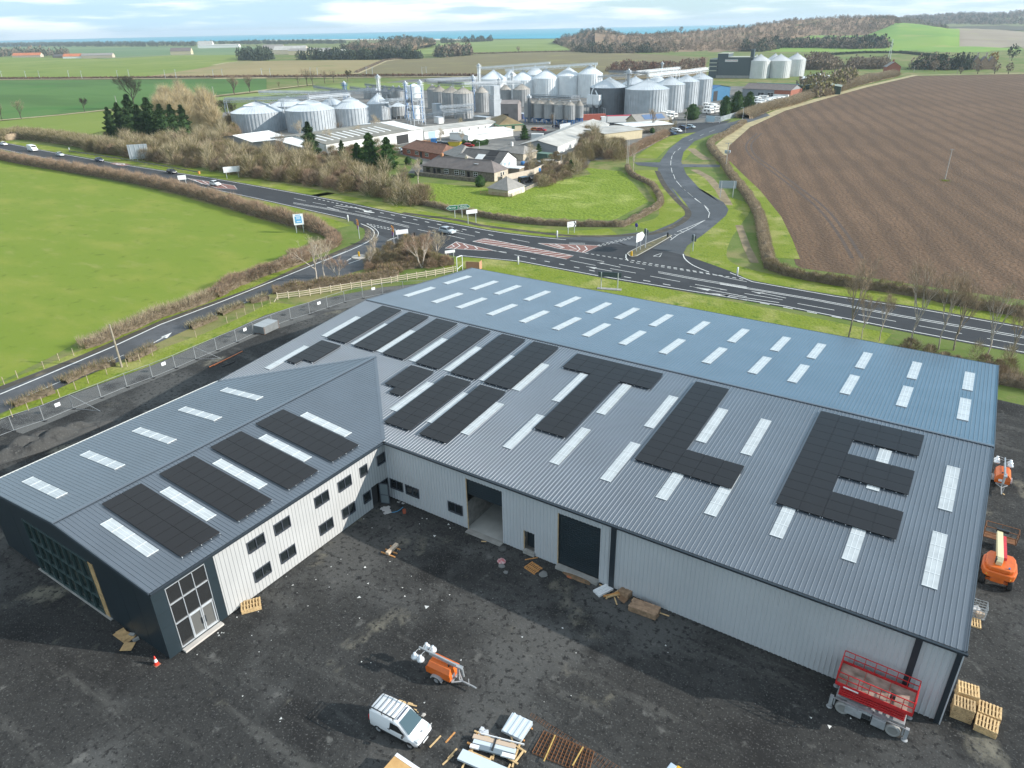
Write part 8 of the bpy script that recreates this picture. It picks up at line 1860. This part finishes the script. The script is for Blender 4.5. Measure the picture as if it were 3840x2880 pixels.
# ------------------------------------------------------------------ signs, posts, traffic, poles
m_signw = mat('sign_white', (.76,.77,.78), .4); m_green = mat('sign_green', (.012,.13,.065), .4); m_signback = mat('sign_back', (.40,.44,.47), .5, .3); m_dback = mat('dark_sign_back', (.075,.10,.105), .5); m_sor = mat('sign_orange', (.70,.30,.04), .5); m_sred = mat('sign_red', (.55,.03,.03), .5); m_purp = mat('sign_blue', (.06,.04,.28), .4); m_sblue = mat('board_blue', (.10,.35,.62), .5)
GS = 'road signs at the junction'
def sign_at(name, label, k, pl, pr, tl, tr, bot, face, posts=2, back=None, rz=None):
    """panel standing between two post feet; pl/pr feet, tl/tr top corners, bot = left bottom corner"""
    a, b = Z(k,*pl), Z(k,*pr); mid = (a+b)/2; zt = (ZH(k,*tl,a)+ZH(k,*tr,b))/2; zb = ZH(k,*bot,a); d = b-a; vis = math.atan2(d.y,d.x); w_ = d.length
    dist = (mid-Vector(CAM)).length; pxw = math.hypot(tr[0]-tl[0], tr[1]-tl[1])*ZM[k][2]; W_ = pxw*dist/FOC
    if rz is None: rz = vis
    else: W_ /= max(.4, math.cos(rz-math.atan2(CAM[0]-mid.x, mid.y-CAM[1])))
    return board(name, label, 'sign', mid, W_ if rz != vis else max(W_, w_*1.1), zt-zb, (zt+zb)/2, rz, face, posts, back, GS)
t = sign_at('road_sign', 'huge grey back of a road sign on four posts above the thicket edge', 'R',(930,192),(1010,186),(890,82),(995,70),(912,180), m_signback, 4, m_zinc, rz=rad(50))
t = sign_at('road_sign', 'wide blank white road sign on two posts before the thicket', 'R',(1582,308),(1641,311),(1550,236),(1646,222),(1553,268), m_signw, rz=rad(56))
t = sign_at('road_sign', 'white board showing above the tall brown hedge top', 'R',(1247,352),(1288,355),(1243,290),(1290,288),(1247,318), m_signw, rz=rad(56))
t = sign_at('site_board', 'tall white board with blue centre on posts in the green field corner', 'S',(28,485),(118,472),(5,285),(98,281),(15,402), m_signw, rz=rad(50))
zc = t.children[0]; bb = [Vector(v) for v in zc.bound_box]; wz = max(v.x for v in bb)-min(v.x for v in bb); z0_ = min(v.z for v in bb); z1_ = max(v.z for v in bb)
g = MB(); g.box((0,-.06,z0_+(z1_-z0_)*.48),(wz*.66,.04,(z1_-z0_)*.62)); g.build('blue_panel', m_sblue, t); g = MB(); g.box((0,-.06,z0_+(z1_-z0_)*.90),(wz*.5,.04,(z1_-z0_)*.07)); g.build('heading', m_sblue, t)
g = MB()
for f in (.72,.64,.56,.34,.28): g.box((0,-.085,z0_+(z1_-z0_)*f),(wz*.42,.02,(z1_-z0_)*.035))
g.build('text_lines', m_signw, t)
t = sign_at('road_sign', 'white pointed road sign on two posts at the lane mouth', 'S',(1108,585),(1162,570),(1065,465),(1182,428),(1075,500), m_signw, rz=rad(56))
t = sign_at('road_sign', 'low white road sign half behind the pale spreading tree', 'S',(1592,748),(1662,722),(1572,668),(1672,650),(1580,700), m_signw, rz=rad(56))
t = sign_at('road_sign', 'white pointed road sign on tall posts before the green direction sign', 'S',(1815,392),(1895,370),(1790,252),(1897,226),(1805,290), m_signw, rz=rad(56))
t = sign_at('road_sign', 'white road sign with black arrowhead in front of the paddock hedge', 'T',(743,390),(774,384),(728,292),(797,287),(733,337), m_signw, rz=rad(56))
zc = t.children[0]; bb = [Vector(v) for v in zc.bound_box]; wx_ = max(v.x for v in bb); zm_ = (max(v.z for v in bb)+min(v.z for v in bb))/2
g = MB(); g.bar((wx_*.55,-.06,zm_+.55),(wx_*.88,-.06,zm_),.03,.22); g.bar((wx_*.88,-.06,zm_),(wx_*.55,-.06,zm_-.55),.03,.22); g.build('arrowhead', m_black, t)
g = MB()
for z in (.35,0,-.35): g.box((-wx_*.3,-.05,zm_+z),(wx_*.7,.02,.10))
g.build('text_lines', mat('grey_text', (.35,.36,.37), .6), t)
t = sign_at('road_sign', 'dark green-grey back of a sign standing on the verge behind the roof', 'T',(1032,845),(1112,858),(983,697),(1167,720),(985,742), m_dback, 2, mat('dark_stiff', (.12,.15,.16), .5), rz=rad(18))
g = MB(); g.box((0,0,.06),(4.2,1.0,.1)); g.build('concrete_pad', m_conc, t)
t = sign_at('road_sign', 'grey back of a road sign on the verge below the brown hedge', 'D',(340,1228),(398,1214),(327,1120),(422,1118),(330,1172), m_signback, 2, m_zinc, rz=rad(25))
# green direction sign: two flag-shaped panels
a, b = Z('S',1682,318), Z('S',1747,325); d = b-a; t = thing('direction_sign', 'green direction sign with two arrow-ended panels beside the paddock hedge', 'sign', (a+b)/2, rad(50), GS); zt = ZH('S',1700,185,a); zb = ZH('S',1690,235,a); h_ = zt-zb; Wd = 6.0
for s in (-1, 1):
    q = [(s*.05,zb),(s*(Wd/2-.8),zb),(s*Wd/2,(zb+zt)/2),(s*(Wd/2-.8),zt),(s*.05,zt)]
    q2 = [(s*.15,zb+.12),(s*(Wd/2-.85),zb+.12),(s*(Wd/2-.2),(zb+zt)/2),(s*(Wd/2-.85),zt-.12),(s*.15,zt-.12)]
    g = MB(); g.prof([(x,z) for x, z in q], .08); o = g.build('panel', m_signback, t); g = MB(); g.prof(q2, .03, 0, Matrix.Translation((0,-.06,0))); g.build('green_face', m_green, o)
for s in (-1,1):
    g = MB(); g.tube((s*d.length/2,.1,0),(s*d.length/2,.1,zt),.09,None,8); g.build('post', m_alu, t)
text(t, 'Berwick', (-1.45,-.09,zb+h_*.5), (PI/2,0,0), .55, m_signw); text(t, 'Alnwick', (1.3,-.09,zb+h_*.66), (PI/2,0,0), .5, m_signw); text(t, 'Newcastle', (1.3,-.09,zb+h_*.32), (PI/2,0,0), .5, m_signw)
def giveway(label, k, base, top, mid, rz):
    b = Z(k,*base); t = thing('give_way_sign', label, 'sign', b, rz, 'give way signs at the lane mouth'); H_ = ZH(k,*top,b); zc_ = ZH(k,*mid,b)
    g = MB(); g.tube((0,.1,0),(0,.1,H_-.1),.07,None,8); g.build('post', m_alu, t); s = .95
    g = MB(); g.box((0,0,H_-s*.55),(1.5,.06,1.25)); g.build('backing_board', m_sor, t)
    g = MB(); g.prof([(-.62,H_-.18),(.62,H_-.18),(0,H_-1.12)], .04, 0, Matrix.Translation((0,-.05,0))); o = g.build('red_triangle', m_sred, t); g = MB(); g.prof([(-.42,H_-.29),(.42,H_-.29),(0,H_-.92)], .04, 0, Matrix.Translation((0,-.08,0))); g.build('white_triangle', m_signw, o)
    text(t, 'GIVE', (0,-.11,H_-.42), (PI/2,0,0), .18, m_black); text(t, 'WAY', (0,-.11,H_-.6), (PI/2,0,0), .15, m_black)
    g = MB(); t0 = MB(); t0.lathe([(.5,0),(.5,.05)], 24); g.add(t0.v, t0.f, 0, Matrix.Translation((0,-.02,zc_)) @ Matrix.Rotation(PI/2,4,'X')); o = g.build('clearway_disc', m_purp, t); g = MB(); g.bar((-.3,-.09,zc_-.3),(.3,-.09,zc_+.3),.03,.09); g.bar((-.3,-.09,zc_+.3),(.3,-.09,zc_-.3),.03,.09); g.build('red_cross', m_sred, o)
giveway('give way sign over a round clearway disc on the grass corner of the lane', 'S',(682,540),(657,345),(665,420), rad(-32))
giveway('give way sign over a round clearway disc behind the lane-mouth scrub', 'S',(1042,605),(1019,412),(1024,487), rad(-32))
b = Z('S',1162,570); t = thing('bollard_light', 'small yellow box on a white post beside the pointed white sign', 'post box', b); g = MB(); H_ = ZH('S',1157,480,b); g.tube((0,0,0),(0,0,H_-.5),.08); g.build('post', m_signw, t); g = MB(); g.box((0,0,H_-.3),(.45,.3,.6)); g.build('box', mat('warm_yellow', (.75,.45,.05), .5), t)
# island signs
a, b = Z('T',1300,543), Z('T',1332,528); t = thing('chevron_sign', 'white arrow-ended sign on the traffic island', 'sign', (a+b)/2, math.atan2((b-a).y,(b-a).x), GS); zt = ZH('T',1290,390,a); zb = ZH('T',1292,460,a); w_ = (b-a).length
g = MB(); g.prof([(-w_*.8,zb),(w_*.7,zb),(w_*1.35,(zb+zt)/2),(w_*.7,zt),(-w_*.8,zt)], .08); g.build('panel', m_signw, t)
for s in (-.5,.5): g = MB(); g.tube((s*w_,.1,0),(s*w_,.1,zt),.08); g.build('post', m_alu, t)
for k, (x, y, xt, yt, lb) in enumerate(((1370,512,1382,348,'tall sign post with dark plates on the traffic island'),(1764,535,1771,398,'tall sign post with dark plates on the verge opposite the island'))):
    b = Z('T',x,y); H_ = ZH('T',xt,yt,b); t = thing('sign_post', lb, 'sign', b, rad(-35), GS); g = MB(); g.tube((0,0,0),(0,0,H_),.10); g.build('post', m_alu, t); g = MB(); g.box((-.25,-.1,H_-.7),(.6,.08,1.3)); g.box((.4,.1,H_-.75),(.5,.08,1.1)); g.build('dark_plate', m_dback, t)
b = Z('T',1296,362); H_ = ZH('T',1296,302,b); t = thing('clearway_sign', 'small round navy sign on a post by the paddock corner', 'sign', b, rad(-20), GS); g = MB(); g.tube((0,.06,0),(0,.06,H_),.05); g.build('post', m_alu, t); g = MB(); t0 = MB(); t0.lathe([(.45,0),(.45,.05)], 20); g.add(t0.v, t0.f, 0, Matrix.Translation((0,0,H_-.45)) @ Matrix.Rotation(PI/2,4,'X')); g.build('disc', m_purp, t)
for k, x, y, lb in (('T',640,425,'white marker post on the verge below the arrowhead sign'),('T',317,645,'white marker post on the near verge behind the roof'),('T',2132,738,'white marker post on the right verge before the hedge'),('S',570,362,'white marker post on the grass corner by the give way sign'),('R',483,128,'white marker post at the start of the crash barrier')):
    o = MB().lathe([(.16,0),(.16,1.35),(.13,1.55),(.04,1.6)], 12).build('marker_post', m_signw, None, True); o.location = Z(k,x,y); tag(o, lb, 'marker post', 'white marker posts')
for k, x, y, m, lb in (('T',1255,580,mat('beacon_yellow', (.75,.42,.02), .45),'yellow bollard at the tip of the traffic island'),('T',1556,422,m_black,'black bollard at the far end of the traffic island'),('S',683,728,MATS['beacon_yellow'],'yellow bollard on the small round island in the lane'),('S',1259,522,m_black,'black bollard among the branches at the lane mouth')):
    t = thing('traffic_bollard', lb, 'bollard', Z(k,x,y,.15 if k == 'T' else .05), 0, 'traffic island bollards'); g = MB(); g.lathe([(.22,0),(.22,.15)], 12); g.build('base', m_conc, t); g = MB(); g.box((0,0,.62),(.40,.26,.95),0,0,None,.8); g.build('body', m, t, False, .04)
g = MB(); q = Z('S',682,732); g.lathe([(1.5,0),(1.5,.12),(1.3,.14)], 20, 0, (q.x,q.y,.03)); struct(g.build('traffic_island', MATS['kerb_concrete']))
# gate frame and crate at the far corner of the roof
t = thing('gate_frame', 'tall white goalpost frame of tubes at the end of the board fence', 'frame', Z('S',1700,890)); b = Z('S',1757,872)-t.location; H_ = ZH('S',1690,732,t.location)
g = MB(); g.tube((0,0,0),(0,0,H_),.07); g.tube(b,(b.x,b.y,H_),.07); g.tube((0,0,H_),(b.x,b.y,H_),.07); g.tube((0,0,.6),(b.x,b.y,1.2),.05); g.build('tube', m_signw, t)
t = thing('plywood_enclosure', 'open plywood enclosure with timber edges beyond the far corner of the roof', 'enclosure', Z('S',1800,868), rad(18)); g = MB(); g.box((1.2,0,.9),(2.5,.06,1.6)); g.box((2.45,.8,.9),(.06,1.6,1.6)); g.build('panel', mat('pink_ply', (.42,.22,.13), .85, var=.1), t); g = MB()
for x in (-.1,2.5): g.bar((x,-.05,0),(x,-.05,1.8),.09)
g.bar((-.1,-.05,1.75),(2.5,-.05,1.75),.07); g.bar((-.5,-.3,0),(-.1,-.05,1.5),.07); g.build('timber_edge', m_wood, t)
# crash barrier
ps = pts('R', [(480,132),(700,165),(900,196),(1150,240),(1378,282)]); t = thing('crash_barrier', 'grey crash barrier with orange end beside the main road', 'barrier', ps[0]); g = MB()
for a, b in zip(ps[:-1], ps[1:]): g.bar(a-ps[0]+Vector((0,0,.62)), b-ps[0]+Vector((0,0,.62)), .10, .32)
g.build('rail', mat('barrier_zinc', (.16,.155,.13), .6, .2), t)
pm = MB().box((0,.1,.35),(.12,.12,.7)).mesh('post', MATS['barrier_zinc'])
for p, dd in along(ps, 3.2): o = link('post', pm, t); o.location = p-ps[0]
g = MB(); e = ps[-1]-ps[0]; g.box((e.x,e.y,.5),(.5,.5,.8)); g.build('end_cap', mat('barrier_orange', (.65,.25,.05), .5), t)
# poles
def pole(label, k, base, top, r=.13, arms=(), m=None, tr=False, name='utility_pole', lamp=False, cat='pole', rz=0):
    b = Z(k,*base); H_ = ZH(k,*top,b); t = thing(name, label, cat, b, rz); g = MB(); g.tube((0,0,-.1),(0,0,H_),r,r*.7,8); g.build('pole', m or mat('pole_wood', (.30,.26,.20), .9, var=.2, vscale=2), t)
    for dz, L_ in arms: g = MB(); g.bar((-L_/2,0,H_-dz),(L_/2,0,H_-dz),.10); [g.tube((x,0,H_-dz),(x,0,H_-dz+.3),.05) for x in (-L_/2,0,L_/2)]; g.build('crossarm', m_gry, t)
    if tr: g = MB(); g.box((-.5,0,H_-2.6),(.7,.6,.9)); g.box((.6,0,H_-2.5),(.5,.5,.7)); g.build('transformer', m_signback, t)
    if lamp: g = MB(); g.bar((0,0,H_),(-.8,-.4,H_+.05),.06); g.box((-.95,-.48,H_),(.5,.22,.1)); g.build('lamp_head', m_alu, t)
    return t
pole('tall leaning wooden telegraph pole at the lane side', 'F',(758,1455),(697,1185),.16)
pole('grey pole standing alone in the ploughed field', 'D',(1722,1112),(1771,925),.14,((.1,.7),),mat('pale_pole', (.42,.38,.34), .9))
g = MB(); q = Z('D',1722,1120); tri = blades(np.stack([q.x+rng.normal(0,.6,260), q.y+rng.normal(0,.5,260), np.full(260,.02)],1), unit(260)*.4+np.array([0,0,1]), rng.uniform(.2,.5,260), rng.uniform(.03,.06,260)); tag(link('grass_tuft', tri_mesh('grass_tuft', [(tri, veg('grass_blades', (.20,.30,.04), (.30,.28,.08), 1))])), 'grass tuft round the foot of the lone pole in the ploughed field', 'grass', None, 'stuff')
pole('pole with transformer boxes beside the ploughed field hedge', 'D',(366,1042),(389,885),.14,((.2,1.8),(3.2,1.2)),MATS['pale_pole'],True)
pole('left one of two bare poles at the top of the paddock', 'C',(1438,1025),(1450,820),.12,(),MATS['pale_pole']); pole('right one of two bare poles at the top of the paddock', 'C',(1450,1030),(1462,830),.12,(),MATS['pale_pole'])
pole('tall dark pole beside the roadside car park', 'X',(1300,822),(1314,600),.12,(),MATS['pale_pole']); GL = None
for k, b_, t_, lb in (('X',(1890,706),(1901,560),'pale lamp post at the corner of the caravan yard fence'),('Y',(1735,228),(1741,66),'pale lamp post beside the estate gate'),('Y',(1808,640),(1810,500),'grey lamp post at the back corner of the paddock'),('X',(453,650),(456,565),'slim lamp post left of its twin by the broad dark silo'),('X',(470,652),(473,573),'slim lamp post right of its twin by the broad dark silo'),('Y',(964,450),(965,365),'short pale post behind the hipped house')):
    pole(lb, k, b_, t_, .10, (), m_alu, False, 'lamp_post', True, 'lamp post')
for k, b_, t_, lb in (('AB',(98,132),(105,65),'far wire pole left of the sheep field'),('AB',(505,112),(515,48),'far wire pole before the dark plantation end'),('AB',(1460,382),(1472,320),'pole on the far edge of the ploughed field'),('AB',(975,360),(988,285),'pole beside the red brick house'),('AA',(1540,425),(1556,275),'pale pole right of the mill silos'),('AB',(2042,245),(2053,180),'white pole before the far dark evergreen'),('A',(1775,795),(1770,718),'double wire pole in the green field by the bank'),('A',(968,860),(970,795),'small pale post beside the big dark field tree')):
    pole(lb, k, b_, t_, .18, ((.3,2.0),), MATS['pale_pole'], False, 'wire_pole')
b = Z('AB',690,262); H_ = min(ZH('AB',740,-10,b), 46); t = thing('lattice_mast', 'tall faint lattice mast beside the sheep field', 'mast', b); g = MB()
for s in ((-1,-1),(1,-1),(1,1),(-1,1)): g.bar((s[0]*1.2,s[1]*1.2,0),(s[0]*.3,s[1]*.3,H_),.16)
for i in range(14):
    f0, f1 = 1.2-.9*i/14, 1.2-.9*(i+1)/14; g.bar((-f0,-f0,H_*i/14),(f1,-f1,H_*(i+1)/14),.1); g.bar((f0,-f0,H_*i/14),(f1,f1,H_*(i+1)/14),.1)
g.build('lattice', s_steel, t)
rm_ = MB(); rm_.tube((0,0,0),(0,0,8.5),.22,.16,5); rm_.bar((0,0,7.6),(1.8,0,8.0),.12); rm_.bar((0,0,6.6),(1.8,0,7.9),.08); rmm = rm_.mesh('railway_mast', s_steel)
for i, (k, x, y) in enumerate([('A',22,656),('A',220,656),('A',332,655),('A',577,654),('A',683,655),('A',980,652),('A',1075,648),('A',1373,652),('A',1462,648),('A',1773,650),('A',1848,645),('A',2176,645),('V',370,192),('V',455,190),('V',873,185),('V',945,185),('V',1452,180),('V',1515,180),('V',2028,185),('V',2072,180)]):
    o = link('railway_mast', rmm); o.location = Z(k,x,y); o.rotation_euler = (0,0,rad(20)); tag(o, 'thin grey railway mast along the dry bank beyond the fields', 'mast', 'railway masts along the dry bank')
# traffic on the main road
def road_car(label, loc, rz, col, cat='car'):
    t = thing('car', label, cat, loc, rz, 'cars on the main road'); m = cm[col].materials[0]
    g = MB(); secs = [(-2.05,.35,.80,.72,.66),(-1.95,.28,1.0,.84,.72),(-1.6,.26,1.38,.87,.62),(-.6,.26,1.52,.88,.62),(.35,.26,1.48,.88,.60),(1.0,.26,1.02,.87,.72),(1.7,.28,.90,.84,.72),(2.02,.32,.74,.76,.64),(2.1,.38,.58,.68,.6)]; ring = 10
    for x, zb, zt, wb, wt in secs:
        zm = min(.92, zb+(zt-zb)*.7); g.v += [(x,y,z) for y, z in ((-wb*.92,zb),(-wb,zb+.15),(-wb,zm),(-wt,zt-.06),(-wt*.6,zt),(wt*.6,zt),(wt,zt-.06),(wb,zm),(wb,zb+.15),(wb*.92,zb))]
    for i in range(len(secs)-1):
        for j in range(ring): a = i*ring+j; b = i*ring+(j+1) % ring; g.f.append((a,a+ring,b+ring,b)); g.m.append(0)
    g.f += [tuple(range(ring)), tuple(range(len(secs)*ring-1,(len(secs)-1)*ring-1,-1))]; g.m += [0,0]; g.build('body', m, t, True, .02)
    g = MB(); g.add([(1.0,-.66,1.05),(1.0,.66,1.05),(.42,.56,1.47),(.42,-.56,1.47)], [(0,1,2,3)]); g.build('windscreen', m_glass, t); g = MB(); g.add([(-1.93,-.62,1.06),(-1.93,.62,1.06),(-1.62,.55,1.36),(-1.62,-.55,1.36)], [(3,2,1,0)]); g.build('rear_window', m_glass, t)
    for s in (-1,1):
        g = MB(); q = [(.85,s*.885,1.0),(.32,s*.70,1.40),(-1.3,s*.70,1.42),(-1.6,s*.86,1.0)]; q = [(x,y*1.01,z) for x, y, z in q]; g.add(q, [(0,1,2,3),(3,2,1,0)]); g.build('side_window', m_glass, t)
        g = MB(); g.box((1.98,s*.58,.74),(.16,.28,.14)); g.build('headlight', m_hl, t); g = MB(); g.box((-2.02,s*.66,.85),(.08,.2,.22)); g.build('tail_light', m_tail, t)
        for x in (-1.25,1.3): wheel(t, x, s*.78, .32, .2, s)
    return t
ax = math.atan2(-4.5, 33)
road_car('silver-grey hatchback driving along the main road at the junction', (Z('S',1580,492).x, Z('S',1580,490).y+.5, .04), rad(-7), 'silver')
for k, x, y, c_, lb in (('R',1490,362,'white','white car on the main road beside the hatched island'),('R',1190,278,'black','dark car on the main road just behind the white hedge-top board'),('R',690,196,'navy','dark car on the main road left of the red patch'),('R',418,158,'silver','silver car half hidden by the tall brown hedge'),('R',30,84,'white','white car at the left end of the visible main road')):
    p = Z(k,x,y); road_car(lb, (p.x,p.y,.04), rad(-6), c_)
p = Z('R',230,124); t = thing('van', 'white van on the main road seen above the tall hedge', 'van', (p.x,p.y,.04), rad(-5)); g = MB(); g.prof([(-2.7,.4),(2.6,.4),(2.7,1.0),(1.9,1.3),(1.4,2.3),(-2.6,2.4),(-2.75,1.2)], 1.95); g.build('body', m_van, t, False, .05); g = MB(); g.box((1.68,0,1.78),(.1,1.6,.75),0,0,None); g.build('windscreen', m_glass, t)
for x in (-1.7,1.7):
    for s in (-1,1): wheel(t, x, s*.88, .36, .22, s)
# timber fence round the garage
for a, b, m, lb in ((('Y',975,912),('Y',1300,945),m_oldw,'brown timber rail fence in front of the pyramid-roofed garage'),(('Y',1300,940),('Y',1575,815),m_pale,'pale timber rail fence along the drive beside the garage')):
    p, q = Z(*a), Z(*b); d = q-p; t = thing('timber_fence', lb, 'fence', p, math.atan2(d.y,d.x)); n_ = int(d.length/1.8)
    pm = MB().box((0,0,.55),(.10,.10,1.1)).mesh('post', m)
    for i in range(n_+1): o = link('post', pm, t); o.location = (d.length*i/n_,0,0)
    for z in (.3,.62,.95): g = MB(); g.box((d.length/2,-.05,z),(d.length,.04,.12)); g.build('rail', m, t)
# ------------------------------------------------------------------ air
hz = MB(); hz.box((-2000,7450,43),(28000,16100,98)); ho = hz.build('haze', None or mat('haze_surface', (1,1,1)))
ho.data.materials.clear(); hm = bpy.data.materials.new('haze'); hm.use_nodes = True; hn = hm.node_tree; hn.nodes.clear(); ou = hn.nodes.new('ShaderNodeOutputMaterial'); pv = hn.nodes.new('ShaderNodeVolumePrincipled'); pv.inputs['Color'].default_value = (.80,.90,1,1); pv.inputs['Density'].default_value = .00009; pv.inputs['Anisotropy'].default_value = .2
hn.links.new(pv.outputs['Volume'], ou.inputs['Volume']); ho.data.materials.append(hm); ho['kind'] = 'stuff'; ho['label'] = 'thin blue haze lying over the fields and the sea'; ho['category'] = 'haze'
